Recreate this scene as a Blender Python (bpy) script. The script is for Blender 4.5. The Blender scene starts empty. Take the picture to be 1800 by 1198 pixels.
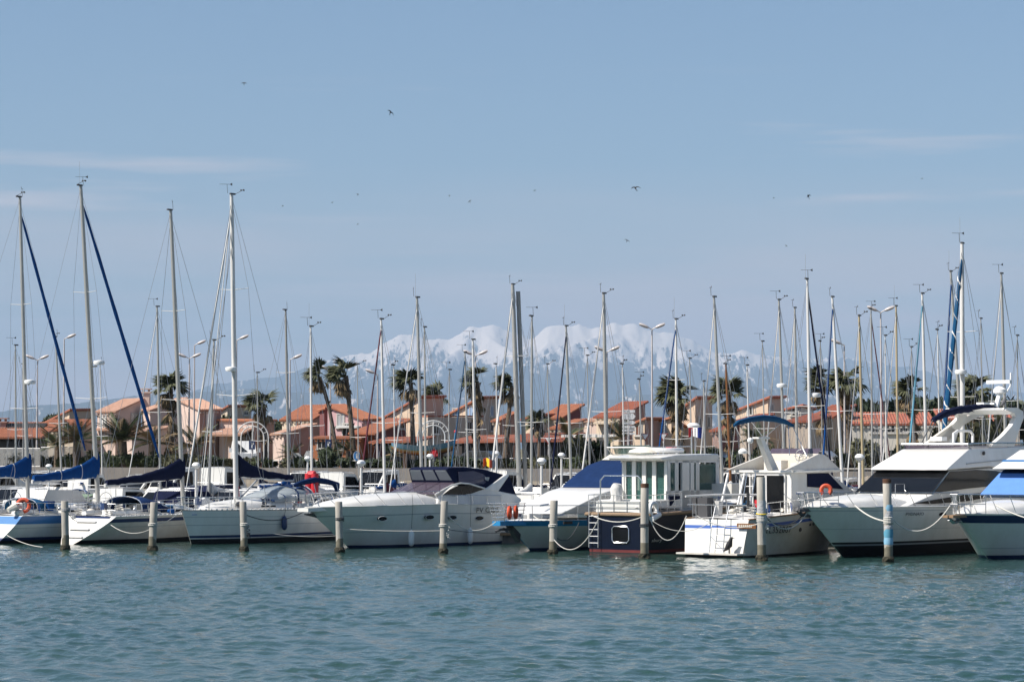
import bpy, bmesh, math, random
import numpy as np
from mathutils import Vector, Matrix, noise as mnoise
R = math.radians
random.seed(7)
# ------------------------------------------------------------------ camera, world, sun, exposure
sc = bpy.context.scene
col = sc.collection
CAMH, FPX, HZ = 4.5, 4500.0, 795.0
PITCH = math.atan((HZ - 599.0) / FPX)
cam_d = bpy.data.cameras.new('camera'); cam = bpy.data.objects.new('camera', cam_d); col.objects.link(cam)
cam_d.sensor_width = 36.0; cam_d.lens = FPX / 1800.0 * 36.0
cam_d.clip_start = 1.0; cam_d.clip_end = 200000.0
cam.location = (0, 0, CAMH); cam.rotation_euler = (math.pi / 2 + PITCH, 0, 0)
sc.camera = cam
SUN_EL, SUN_AZ = 47.0, math.atan2(-0.93, -0.36)          # azimuth from +Y towards +X
world = bpy.data.worlds.new('World'); sc.world = world; world.use_nodes = True
wn, wl = world.node_tree.nodes, world.node_tree.links
wn.clear()
w_out = wn.new('ShaderNodeOutputWorld'); w_bg = wn.new('ShaderNodeBackground')
w_sky = wn.new('ShaderNodeTexSky'); w_sky.sky_type = 'NISHITA'; w_sky.sun_disc = False
w_sky.sun_elevation = R(SUN_EL); w_sky.sun_rotation = SUN_AZ % (2 * math.pi)
w_sky.altitude = 0; w_sky.air_density = 1.0; w_sky.dust_density = 0.8; w_sky.ozone_density = 2.5
# pale horizon haze and cloud painted into the sky colour, all round
w_tc = wn.new('ShaderNodeTexCoord'); w_map = wn.new('ShaderNodeMapping')
w_map.inputs['Scale'].default_value = (4.5, 4.5, 46.0); w_map.inputs['Location'].default_value = (3.1, 1.7, 0.35)
w_n = wn.new('ShaderNodeTexNoise'); w_n.inputs['Scale'].default_value = 1.0; w_n.inputs['Detail'].default_value = 5.0
w_n.inputs['Roughness'].default_value = 0.5
w_r = wn.new('ShaderNodeMapRange'); w_r.inputs['From Min'].default_value = 0.42; w_r.inputs['From Max'].default_value = 0.66
w_sep = wn.new('ShaderNodeSeparateXYZ'); w_el = wn.new('ShaderNodeMapRange'); w_el.inputs['From Min'].default_value = 0.112; w_el.inputs['From Max'].default_value = 0.012
w_el.inputs['To Min'].default_value = 0.0; w_el.inputs['To Max'].default_value = 0.88; w_r.inputs['To Min'].default_value = 0.40; w_r.inputs['To Max'].default_value = 1.7
w_mul = wn.new('ShaderNodeMath'); w_mul.operation = 'MULTIPLY'
wl.new(w_tc.outputs['Generated'], w_sep.inputs[0]); wl.new(w_sep.outputs['Z'], w_el.inputs['Value'])
w_mix = wn.new('ShaderNodeMixRGB'); w_mix.inputs['Color2'].default_value = (7.6, 6.4, 6.2, 1)
w_hsv = wn.new('ShaderNodeMixRGB'); w_hsv.blend_type = 'MULTIPLY'; w_hsv.inputs['Fac'].default_value = 1.0
w_hsv.inputs['Color2'].default_value = (0.86, 0.98, 1.06, 1)
wl.new(w_tc.outputs['Generated'], w_map.inputs['Vector']); wl.new(w_map.outputs['Vector'], w_n.inputs['Vector'])
wl.new(w_n.outputs['Fac'], w_r.inputs['Value']); wl.new(w_r.outputs[0], w_mul.inputs[0]); wl.new(w_el.outputs[0], w_mul.inputs[1]); wl.new(w_mul.outputs[0], w_mix.inputs['Fac'])
wl.new(w_sky.outputs['Color'], w_hsv.inputs['Color1']); wl.new(w_hsv.outputs['Color'], w_mix.inputs['Color1'])
# sparse cirrus wisps
w_map2 = wn.new('ShaderNodeMapping'); w_map2.inputs['Scale'].default_value = (5.0, 5.0, 75.0); w_map2.inputs['Rotation'].default_value = (0, 0.012, 0); w_map2.inputs['Location'].default_value = (18.0, 2.3, 3.3)
w_n2 = wn.new('ShaderNodeTexNoise'); w_n2.inputs['Scale'].default_value = 1.0; w_n2.inputs['Detail'].default_value = 6.0; w_n2.inputs['Roughness'].default_value = 0.55
w_r2 = wn.new('ShaderNodeMapRange'); w_r2.inputs['From Min'].default_value = 0.56; w_r2.inputs['From Max'].default_value = 0.74; w_r2.inputs['To Max'].default_value = 0.8
w_mix2 = wn.new('ShaderNodeMixRGB'); w_mix2.inputs['Color2'].default_value = (7.2, 6.7, 6.9, 1)
wl.new(w_tc.outputs['Generated'], w_map2.inputs['Vector']); wl.new(w_map2.outputs['Vector'], w_n2.inputs['Vector']); wl.new(w_n2.outputs['Fac'], w_r2.inputs['Value'])
w_e2 = wn.new('ShaderNodeMapRange'); w_e2.inputs['From Min'].default_value = 0.150; w_e2.inputs['From Max'].default_value = 0.122; w_m2 = wn.new('ShaderNodeMath'); w_m2.operation = 'MULTIPLY'
wl.new(w_sep.outputs['Z'], w_e2.inputs['Value']); wl.new(w_r2.outputs[0], w_m2.inputs[0]); wl.new(w_e2.outputs[0], w_m2.inputs[1]); wl.new(w_m2.outputs[0], w_mix2.inputs['Fac']); wl.new(w_mix.outputs['Color'], w_mix2.inputs['Color1'])
wl.new(w_mix2.outputs['Color'], w_bg.inputs['Color']); wl.new(w_bg.outputs['Background'], w_out.inputs['Surface'])
w_bg.inputs['Strength'].default_value = 0.067
sun_d = bpy.data.lights.new('sun', 'SUN'); sun = bpy.data.objects.new('sun', sun_d); col.objects.link(sun)
sun_d.energy = 5.0; sun_d.angle = R(0.53); sun_d.color = (1.0, 0.93, 0.84)
_sd = Vector((math.sin(SUN_AZ) * math.cos(R(SUN_EL)), math.cos(SUN_AZ) * math.cos(R(SUN_EL)), math.sin(R(SUN_EL))))
sun.rotation_euler = _sd.to_track_quat('Z', 'Y').to_euler()
vs = sc.view_settings; vs.view_transform = 'Standard'; vs.look = 'None'; vs.exposure = 0.58; vs.gamma = 1.0; vs.use_curve_mapping = False
sc.render.engine = "CYCLES"; sc.cycles.use_denoising = True
sc.cycles.max_bounces = 6; sc.cycles.diffuse_bounces = 2; sc.cycles.glossy_bounces = 3; sc.cycles.transmission_bounces = 4
sc.cycles.transparent_max_bounces = 8; sc.cycles.volume_bounces = 0; sc.cycles.caustics_reflective = False; sc.cycles.caustics_refractive = False

# ------------------------------------------------------------------ pixel of the photograph -> point of the place
CP, SP = math.cos(PITCH), math.sin(PITCH)
def ray(px, py):
    u, v = (px - 900.0) / FPX, (599.0 - py) / FPX
    return Vector((u, CP - v * SP, SP + v * CP))
def P(px, py, D):
    d = ray(px, py); t = D / d.y
    return Vector((d.x * t, D, CAMH + d.z * t))
def DL(px, D0):                       # depth of a line that runs parallel to the quay
    return D0 / (1 + 0.43 * (px - 900.0) / FPX)
def PZ(px, py, z=0.0):
    d = ray(px, py); t = (z - CAMH) / d.z
    return Vector((d.x * t, d.y * t, z))

# ------------------------------------------------------------------ materials
MATS = {}
def mat(name, color, rough=0.5, metal=0.0, noise=0.0, nscale=4.0, bump=0.0, bscale=30.0, spec=0.5, trans=0.0, alpha=1.0, coat=0.0, color2=None, stretch=None):
    if name in MATS: return MATS[name]
    m = bpy.data.materials.new(name); m.use_nodes = True; MATS[name] = m
    nt = m.node_tree; b = nt.nodes['Principled BSDF']
    b.inputs['Base Color'].default_value = (*color, 1); b.inputs['Roughness'].default_value = rough
    b.inputs['Metallic'].default_value = metal; b.inputs['Specular IOR Level'].default_value = spec
    if coat: b.inputs['Coat Weight'].default_value = coat; b.inputs['Coat Roughness'].default_value = 0.12
    if trans: b.inputs['Transmission Weight'].default_value = trans
    if alpha < 1: b.inputs['Alpha'].default_value = alpha
    if noise or bump:
        tc = nt.nodes.new('ShaderNodeTexCoord'); src = tc.outputs['Object']
        if stretch:
            mp = nt.nodes.new('ShaderNodeMapping'); mp.inputs['Scale'].default_value = stretch
            nt.links.new(src, mp.inputs['Vector']); src = mp.outputs['Vector']
    if noise:
        n = nt.nodes.new('ShaderNodeTexNoise'); n.inputs['Scale'].default_value = nscale; n.inputs['Detail'].default_value = 6
        n.inputs['Roughness'].default_value = 0.65
        nt.links.new(src, n.inputs['Vector'])
        rp = nt.nodes.new('ShaderNodeValToRGB'); rp.color_ramp.elements[0].position = 0.3; rp.color_ramp.elements[1].position = 0.7
        c2 = color2 if color2 else tuple(c * (1 - noise) for c in color)
        rp.color_ramp.elements[0].color = (*c2, 1); rp.color_ramp.elements[1].color = (*color, 1)
        nt.links.new(n.outputs['Fac'], rp.inputs['Fac']); nt.links.new(rp.outputs['Color'], b.inputs['Base Color'])
    if bump:
        n2 = nt.nodes.new('ShaderNodeTexNoise'); n2.inputs['Scale'].default_value = bscale; n2.inputs['Detail'].default_value = 4
        nt.links.new(src, n2.inputs['Vector'])
        bp = nt.nodes.new('ShaderNodeBump'); bp.inputs['Strength'].default_value = bump; bp.inputs['Distance'].default_value = 0.05
        nt.links.new(n2.outputs['Fac'], bp.inputs['Height']); nt.links.new(bp.outputs['Normal'], b.inputs['Normal'])
    return m
mat('gelcoat', (0.75, 0.745, 0.72), 0.26, noise=0.1, nscale=1.1, coat=0.12, color2=(0.66, 0.645, 0.60), stretch=(1.4, 1.4, 0.3))
mat('gelcoat_old', (0.67, 0.65, 0.60), 0.42, noise=0.16, nscale=1.6, color2=(0.56, 0.51, 0.45))
mat('cream', (0.72, 0.67, 0.58), 0.4, noise=0.06)
mat('deck', (0.72, 0.71, 0.69), 0.6, noise=0.1, nscale=3)
mat('teak', (0.36, 0.22, 0.12), 0.7, noise=0.35, nscale=5, stretch=(0.3, 6, 6))
mat('navy_hull', (0.003, 0.007, 0.022), 0.3, noise=0.3, spec=0.3)
mat('navy_band', (0.012, 0.028, 0.10), 0.3)
mat('blue_band', (0.03, 0.17, 0.42), 0.35, noise=0.1)
mat('cyan_cap', (0.02, 0.24, 0.52), 0.4, noise=0.15)
mat('blue_thin', (0.05, 0.12, 0.4), 0.35)
mat('antifoul_black', (0.01, 0.011, 0.014), 0.6, noise=0.3)
mat('antifoul_navy', (0.012, 0.03, 0.10), 0.55, noise=0.3)
mat('antifoul_red', (0.15, 0.02, 0.02), 0.6, noise=0.4)
mat('grey_line', (0.32, 0.34, 0.36), 0.4)
mat('glass_dark', (0.010, 0.011, 0.013), 0.12, spec=0.22, noise=0.4, nscale=1.0)
mat('glass_green', (0.05, 0.135, 0.12), 0.06, alpha=0.55)
mat('clear_vinyl', (0.42, 0.47, 0.5), 0.12, alpha=0.55)
mat('tint_vinyl', (0.10, 0.08, 0.11), 0.12, alpha=0.75)
mat('canvas_navy', (0.008, 0.012, 0.040), 0.9, spec=0.12, noise=0.25, nscale=3, bump=0.5, bscale=6)
mat('canvas_blue', (0.006, 0.060, 0.22), 0.9, spec=0.12, noise=0.25, nscale=3, bump=0.6, bscale=6)
mat('canvas_royal', (0.010, 0.030, 0.098), 0.9, spec=0.12, noise=0.25, nscale=2, bump=0.6, bscale=4)
mat('canvas_teal', (0.012, 0.075, 0.17), 0.9, spec=0.12, noise=0.2, nscale=3, bump=0.5, bscale=6)
mat('canvas_ltblue', (0.10, 0.32, 0.45), 0.85, noise=0.2, nscale=3)
mat('canvas_burgundy', (0.10, 0.012, 0.025), 0.85, noise=0.2, nscale=3)
mat('canvas_white', (0.62, 0.61, 0.59), 0.8, noise=0.1, nscale=3, bump=0.4, bscale=6)
mat('canvas_sky', (0.10, 0.24, 0.58), 0.8, noise=0.12, nscale=2, bump=0.4, bscale=5)
mat('canvas_black', (0.02, 0.021, 0.023), 0.7, noise=0.2, nscale=2, bump=0.3, bscale=4)
mat('alu', (0.46, 0.45, 0.42), 0.45, metal=0.5, noise=0.12, nscale=0.8)
mat('alu_dark', (0.34, 0.33, 0.31), 0.5, metal=0.4, noise=0.15, nscale=0.8)
mat('mast_white', (0.64, 0.63, 0.61), 0.4, noise=0.06)
mat('mast_gold', (0.45, 0.36, 0.22), 0.45, metal=0.2)
mat('steel', (0.62, 0.62, 0.62), 0.25, metal=0.85)
mat('wire', (0.30, 0.31, 0.33), 0.5, metal=0.4)
mat('rope_white', (0.62, 0.60, 0.55), 0.9, noise=0.2, nscale=20)
mat('rope_dark', (0.05, 0.055, 0.06), 0.9)
mat('black', (0.015, 0.015, 0.016), 0.5)
mat('dark_gear', (0.06, 0.06, 0.065), 0.6)
mat('grey_plastic', (0.35, 0.36, 0.37), 0.5)
mat('white_plastic', (0.76, 0.76, 0.75), 0.4)
mat('orange', (0.62, 0.085, 0.03), 0.6, noise=0.15)
mat('red', (0.55, 0.02, 0.03), 0.5, noise=0.1)
mat('yellow', (0.7, 0.5, 0.03), 0.6)
mat('fender_blue', (0.02, 0.045, 0.13), 0.4)
mat('flag_blue', (0.03, 0.05, 0.28), 0.8); mat('flag_white', (0.75, 0.75, 0.74), 0.8); mat('flag_red', (0.55, 0.02, 0.03), 0.8)
mat('varnish', (0.22, 0.09, 0.03), 0.35, noise=0.3, nscale=4)
mat('rope_rub', (0.33, 0.23, 0.15), 0.9, noise=0.3, nscale=14, bump=0.6, bscale=25)

# ------------------------------------------------------------------ mesh collector
class MB:
    def __init__(s): s.v = []; s.f = []; s.m = []
    def add(s, vs_, fs_, mi=0):
        o = len(s.v); s.v += [tuple(v) for v in vs_]; s.f += [tuple(i + o for i in f) for f in fs_]; s.m += [mi] * len(fs_)
        return s
    def box(s, c, d, mi=0, rz=0.0, M=None):
        x, y, z = d[0] / 2, d[1] / 2, d[2] / 2
        vs_ = [Vector((sx * x, sy * y, sz * z)) for sz in (-1, 1) for sx, sy in ((-1, -1), (1, -1), (1, 1), (-1, 1))]
        if rz: vs_ = [Matrix.Rotation(rz, 3, 'Z') @ v for v in vs_]
        if M is not None: vs_ = [M @ v for v in vs_]
        vs_ = [v + Vector(c) for v in vs_]
        return s.add(vs_, [(3, 2, 1, 0), (4, 5, 6, 7), (0, 1, 5, 4), (1, 2, 6, 5), (2, 3, 7, 6), (3, 0, 4, 7)], mi)
    def tube(s, pts, r, n=6, mi=0, cap=True, sq=1.0):
        pts = [Vector(p) for p in pts]; k = len(pts); rr = r if isinstance(r, (list, tuple)) else [r] * k
        rings = []; ref = None
        for i in range(k):
            t = (pts[min(i + 1, k - 1)] - pts[max(i - 1, 0)])
            if t.length < 1e-9: t = Vector((0, 0, 1))
            t.normalize()
            if ref is None: ref = Vector((0, 0, 1)) if abs(t.z) < 0.9 else Vector((1, 0, 0))
            a = t.cross(ref)
            if a.length < 1e-6: a = t.orthogonal()
            a.normalize(); b = a.cross(t); b.normalize(); ref = b
            rings.append([pts[i] + (a * math.cos(2 * math.pi * j / n) + b * sq * math.sin(2 * math.pi * j / n)) * rr[i] for j in range(n)])
        return s.loft(rings, mi, cap)
    def loft(s, rings, mi=0, cap=True, closed=True):
        n = len(rings[0]); vs_ = [p for r_ in rings for p in r_]; fs_ = []
        for i in range(len(rings) - 1):
            for j in range(n if closed else n - 1):
                a, b = i * n + j, i * n + (j + 1) % n
                fs_.append((a, b, b + n, a + n))
        if cap and closed:
            fs_.append(tuple(range(n - 1, -1, -1))); fs_.append(tuple(range((len(rings) - 1) * n, len(rings) * n)))
        return s.add(vs_, fs_, mi)
    def lathe(s, prof, c=(0, 0, 0), n=12, mi=0):
        c = Vector(c)
        return s.loft([[c + Vector((r_ * math.cos(2 * math.pi * j / n), r_ * math.sin(2 * math.pi * j / n), z)) for j in range(n)] for r_, z in prof], mi)
    def poly(s, pts, mi=0): return s.add(pts, [tuple(range(len(pts)))], mi)
    def prism(s, pts, off, mi=0):
        off = Vector(off); a = [Vector(p) for p in pts]; return s.loft([a, [p + off for p in a]], mi)
    def ball(s, c, r, n=8, mi=0, sc_=(1, 1, 1)):
        pr = [(math.sin(math.pi * i / n) * r + 1e-5, -math.cos(math.pi * i / n) * r) for i in range(n + 1)]
        c = Vector(c)
        return s.loft([[c + Vector((q * math.cos(2 * math.pi * j / (n + 2)) * sc_[0], q * math.sin(2 * math.pi * j / (n + 2)) * sc_[1], z * sc_[2])) for j in range(n + 2)] for q, z in pr], mi)
    def build(s, name, mats_, parent=None, smooth=False, loc=None, fix=True):
        me = bpy.data.meshes.new(name); me.from_pydata(s.v, [], s.f)
        if not isinstance(mats_, (list, tuple)): mats_ = [mats_]
        for m_ in mats_: me.materials.append(MATS[m_] if isinstance(m_, str) else m_)
        if len(mats_) > 1: me.polygons.foreach_set('material_index', s.m)
        if fix:
            bm = bmesh.new(); bm.from_mesh(me); bmesh.ops.remove_doubles(bm, verts=bm.verts, dist=0.0004)
            bmesh.ops.recalc_face_normals(bm, faces=bm.faces); bm.to_mesh(me); bm.free()
        if smooth:
            me.shade_smooth()
            try: me.set_sharp_from_angle(angle=R(38))
            except Exception: pass
        o = bpy.data.objects.new(name, me); col.objects.link(o)
        if parent is not None: o.parent = parent
        if loc is not None: o.location = loc
        return o
def tag(o, label, cat, group=None, kind=None):
    if label: o['label'] = label
    if cat: o['category'] = cat
    if group: o['group'] = group
    if kind: o['kind'] = kind
    return o
def empty(name, loc, rz=0.0, label=None, cat=None, group=None):
    o = bpy.data.objects.new(name, None); col.objects.link(o); o.location = loc; o.rotation_euler = (0, 0, rz)
    o.empty_display_size = 0.3
    return tag(o, label, cat, group)
def copy_tree(o, parent=None, ch=None):
    c = o.copy(); col.objects.link(c)
    if parent is not None: c.parent = parent
    for k in list(o.children): copy_tree(k, c)
    return c
def catenary(a, b, sag, n=12):
    a, b = Vector(a), Vector(b)
    return [a.lerp(b, i / n) - Vector((0, 0, sag * 4 * (i / n) * (1 - i / n))) for i in range(n + 1)]
def text_mesh(name, body, m, parent, loc, size, rot, shear=0.0, sx=1.0):
    cu = bpy.data.curves.new(name, 'FONT'); cu.body = body; cu.size = size; cu.extrude = 0.004; cu.shear = shear
    cu.align_x = 'CENTER'; cu.align_y = 'CENTER'; cu.resolution_u = 2
    t = bpy.data.objects.new(name, cu); col.objects.link(t)
    dg = bpy.context.evaluated_depsgraph_get(); me = bpy.data.meshes.new_from_object(t.evaluated_get(dg))
    bpy.data.objects.remove(t); bpy.data.curves.remove(cu)
    me.materials.clear(); me.materials.append(MATS[m]); o = bpy.data.objects.new(name, me); col.objects.link(o)
    o.parent = parent; o.location = loc; o.rotation_euler = rot; o.scale = (sx, 1, 1)
    return o
# ------------------------------------------------------------------ the setting
RU, RV = Vector((0.9187, -0.395, 0)), Vector((0.395, 0.9187, 0))      # along the quay, and away from the water
def Q(u, v, z=0.0): return RU * u + RV * v + Vector((0, 0, z))
def v_of(D0): return 0.9187 * D0

def make_water():
    rng = np.random.default_rng(3)
    xs = np.linspace(-31, 31, 640)
    ys = [44.0]
    while ys[-1] < 142: ys.append(ys[-1] + 0.085 + max(0, ys[-1] - 46) * 0.0022)
    ys = np.array(ys); X, Y = np.meshgrid(xs, ys); Z = np.zeros_like(X); XX = X.copy(); YY = Y.copy()
    wind = R(205)
    patch = 0.75 + 0.45 * np.sin(X * 0.21 + np.sin(Y * 0.13) * 2.0) * np.sin(Y * 0.17 + X * 0.05) + 0.25 * np.sin(X * 0.5 - Y * 0.31)
    for i in range(110):
        lam = 0.34 * (10 ** (rng.random() ** 1.3 * 0.78)); k = 2 * math.pi / lam
        th = wind + rng.normal(0, 0.55); ph = rng.random() * 6.283
        amp = 0.0034 * lam ** 0.9 * (0.6 + 0.8 * rng.random())
        if lam < 1.2: amp = amp * 1.15
        if lam < 1.0: a = amp * np.clip(patch, 0.3, 1.6)
        else: a = amp
        arg = k * (X * math.cos(th) + Y * math.sin(th)) + ph
        Z += a * np.cos(arg); s_ = 0.8 * a * np.sin(arg); XX -= s_ * math.cos(th); YY -= s_ * math.sin(th)
    # calmer in the lee of the hulls, flat at the borders of the sheet
    edge = np.clip((X + 31) / 2, 0, 1) * np.clip((31 - X) / 2, 0, 1) * np.clip((142 - Y) / 6, 0, 1)
    calm = np.clip(((117 - 0.43 * X) - Y) / 14 + 0.25, 0.22, 1)
    Z *= edge * calm; XX = X + (XX - X) * edge * calm; YY = Y + (YY - Y) * edge * calm
    nr, nc = X.shape
    verts = np.stack([XX, YY, Z], -1).reshape(-1, 3)
    idx = np.arange(nr * nc).reshape(nr, nc)
    quads = np.stack([idx[:-1, :-1], idx[:-1, 1:], idx[1:, 1:], idx[1:, :-1]], -1).reshape(-1, 4)
    x0, x1, y0, y1 = -31.0, 31.0, 44.0, float(ys[-1]); B = 900.0
    ext = np.array([[-B, -400, 0], [B, -400, 0], [B, y0, 0], [x1, y0, 0], [x0, y0, 0], [-B, y0, 0], [-B, y1, 0], [x0, y1, 0], [x1, y1, 0], [B, y1, 0], [B, 620, 0], [-B, 620, 0]], float)
    n0 = len(verts); eq = np.array([[0, 1, 2, 5], [5, 4, 7, 6], [3, 2, 9, 8], [6, 9, 10, 11]]) + n0
    verts = np.vstack([verts, ext]); quads = np.vstack([quads, eq])
    me = bpy.data.meshes.new('water'); me.vertices.add(len(verts)); me.vertices.foreach_set('co', verts.astype(np.float32).ravel())
    me.loops.add(quads.size); me.loops.foreach_set('vertex_index', quads.astype(np.int32).ravel())
    me.polygons.add(len(quads)); me.polygons.foreach_set('loop_start', np.arange(0, quads.size, 4, dtype=np.int32))
    me.polygons.foreach_set('use_smooth', np.ones(len(quads), dtype=bool))
    me.update(); me.validate()
    m = bpy.data.materials.new('water'); m.use_nodes = True; nt = m.node_tree; b = nt.nodes['Principled BSDF']
    b.inputs['Base Color'].default_value = (0.018, 0.062, 0.060, 1); b.inputs['Roughness'].default_value = 0.07; b.inputs['IOR'].default_value = 1.333
    tc = nt.nodes.new('ShaderNodeTexCoord'); mp = nt.nodes.new('ShaderNodeMapping'); mp.inputs['Scale'].default_value = (1.0, 0.7, 1)
    n1 = nt.nodes.new('ShaderNodeTexNoise'); n1.inputs['Scale'].default_value = 5.0; n1.inputs['Detail'].default_value = 4
    bp = nt.nodes.new('ShaderNodeBump'); bp.inputs['Strength'].default_value = 0.9; bp.inputs['Distance'].default_value = 0.03
    nt.links.new(tc.outputs['Object'], mp.inputs['Vector']); nt.links.new(mp.outputs['Vector'], n1.inputs['Vector'])
    nt.links.new(n1.outputs['Fac'], bp.inputs['Height']); nt.links.new(bp.outputs['Normal'], b.inputs['Normal'])
    # silt drifting in the basin: slightly greener and browner patches
    n2 = nt.nodes.new('ShaderNodeTexNoise'); n2.inputs['Scale'].default_value = 0.07; n2.inputs['Detail'].default_value = 3
    rp = nt.nodes.new('ShaderNodeValToRGB'); rp.color_ramp.elements[0].position = 0.35; rp.color_ramp.elements[1].position = 0.7
    rp.color_ramp.elements[0].color = (0.017, 0.052, 0.047, 1); rp.color_ramp.elements[1].color = (0.028, 0.062, 0.050, 1)
    nt.links.new(tc.outputs['Object'], n2.inputs['Vector']); nt.links.new(n2.outputs['Fac'], rp.inputs['Fac']); nt.links.new(rp.outputs['Color'], b.inputs['Base Color'])
    me.materials.append(m); o = bpy.data.objects.new('water', me); col.objects.link(o); o['kind'] = 'structure'
make_water()

mat('earth', (0.20, 0.16, 0.10), 0.95, noise=0.5, nscale=0.15, bump=0.5, bscale=2, color2=(0.09, 0.10, 0.045))
mat('plain', (0.10, 0.11, 0.06), 0.95, noise=0.5, nscale=0.002, color2=(0.16, 0.13, 0.08))
mat('stone_bank', (0.25, 0.215, 0.165), 0.95, noise=0.45, nscale=0.8, bump=0.8, bscale=3)
mat('wall_grey', (0.20, 0.185, 0.17), 0.9, noise=0.3, nscale=0.5, bump=0.4, bscale=5)
mat('concrete', (0.40, 0.38, 0.35), 0.9, noise=0.3, nscale=0.7, bump=0.4, bscale=8)
mat('concrete_old', (0.27, 0.245, 0.22), 0.9, noise=0.4, nscale=0.9, bump=0.4, bscale=8)
mat('asphalt', (0.055, 0.055, 0.055), 0.9, noise=0.3, nscale=1.5)
mat('paving', (0.36, 0.31, 0.26), 0.9, noise=0.3, nscale=1.0)
mat('rock', (0.30, 0.26, 0.21), 0.95, noise=0.45, nscale=1.2, bump=0.9, bscale=4)
def strip(name, prof, u0, u1, m, parent=None):
    mb = MB(); mb.loft([[Q(u0, v, z) for v, z in prof], [Q(u1, v, z) for v, z in prof]], closed=False, cap=False)
    o = mb.build(name, m, parent); 
    if parent is None: o['kind'] = 'structure'
    return o
VQ = 169.0; GZ = 3.2
bank = strip('embankment', [(VQ + 2.5, 1.0), (VQ + 4, 1.25), (VQ + 9.0, 2.3), (VQ + 9.4, 2.35)], -260, 260, 'stone_bank')
quay = strip('quay', [(VQ, -2.0), (VQ, 0.9), (VQ + 0.02, 1.0), (VQ + 2.5, 1.0)], -260, 260, 'concrete')
rwall = strip('retaining_wall', [(VQ + 9.4, 2.2), (VQ + 9.4, 3.3), (VQ + 9.8, 3.3), (VQ + 9.8, 3.1)], -260, 260, 'wall_grey')
strip('ground', [(VQ + 9.8, 3.12), (VQ + 40, 3.2), (VQ + 200, 3.4), (1200, 4.2), (5000, 12.0), (58500, 20.0)], -45000, 45000, 'earth')
strip('road', [(VQ + 15, 3.16), (VQ + 22, 3.18)], -260, 260, 'asphalt')
strip('kerb', [(VQ + 14.7, 3.1), (VQ + 14.7, 3.27), (VQ + 15.0, 3.27), (VQ + 15.0, 3.1)], -260, 260, 'concrete')
strip('pavement', [(VQ + 11.2, 3.1), (VQ + 11.2, 3.24), (VQ + 14.697, 3.26)], -260, 260, 'paving')
for k in range(44):                                       # facing slabs of the wall
    u = -52 + k * 2.3; mb = MB(); mb.prism([Q(u + .03, VQ + 9.39, 2.25), Q(u + 2.27, VQ + 9.39, 2.25), Q(u + 2.27, VQ + 9.39, 3.16), Q(u + .03, VQ + 9.39, 3.16)], RV * -random.uniform(.03, .07)); mb.build('slab', random.choice(['wall_grey', 'wall_grey', 'concrete_old']), rwall)
mb = MB(); mb.prism([Q(-60, VQ + 9.28, 3.302), Q(55, VQ + 9.28, 3.302), Q(55, VQ + 9.9, 3.302), Q(-60, VQ + 9.9, 3.302)], (0, 0, .1)); mb.build('coping', 'concrete', rwall)
# loose stones along the bank
_rocks = []
for k in range(5):
    bm = bmesh.new(); bmesh.ops.create_icosphere(bm, subdivisions=1, radius=0.5)
    for v in bm.verts: v.co = Vector((v.co.x * random.uniform(0.8, 1.3), v.co.y * random.uniform(0.8, 1.3), v.co.z * random.uniform(0.5, 0.85)))
    me = bpy.data.meshes.new('stone'); bm.to_mesh(me); bm.free(); me.materials.append(MATS['rock']); _rocks.append(me)
for k in range(290):
    o = bpy.data.objects.new('stone', random.choice(_rocks)); col.objects.link(o); o.parent = bank
    v = VQ + 2.8 + 6.4 * random.random() ** 1.4; z = 1.0 + (v - VQ - 2.5) / 6.7 * 1.3
    o.location = Q(random.uniform(-52, 30), v, z + 0.12); o.scale = [random.uniform(0.6, 1.7)] * 3
    o.rotation_euler = (random.uniform(-.3, .3), random.uniform(-.3, .3), random.uniform(0, 6.3))

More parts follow.
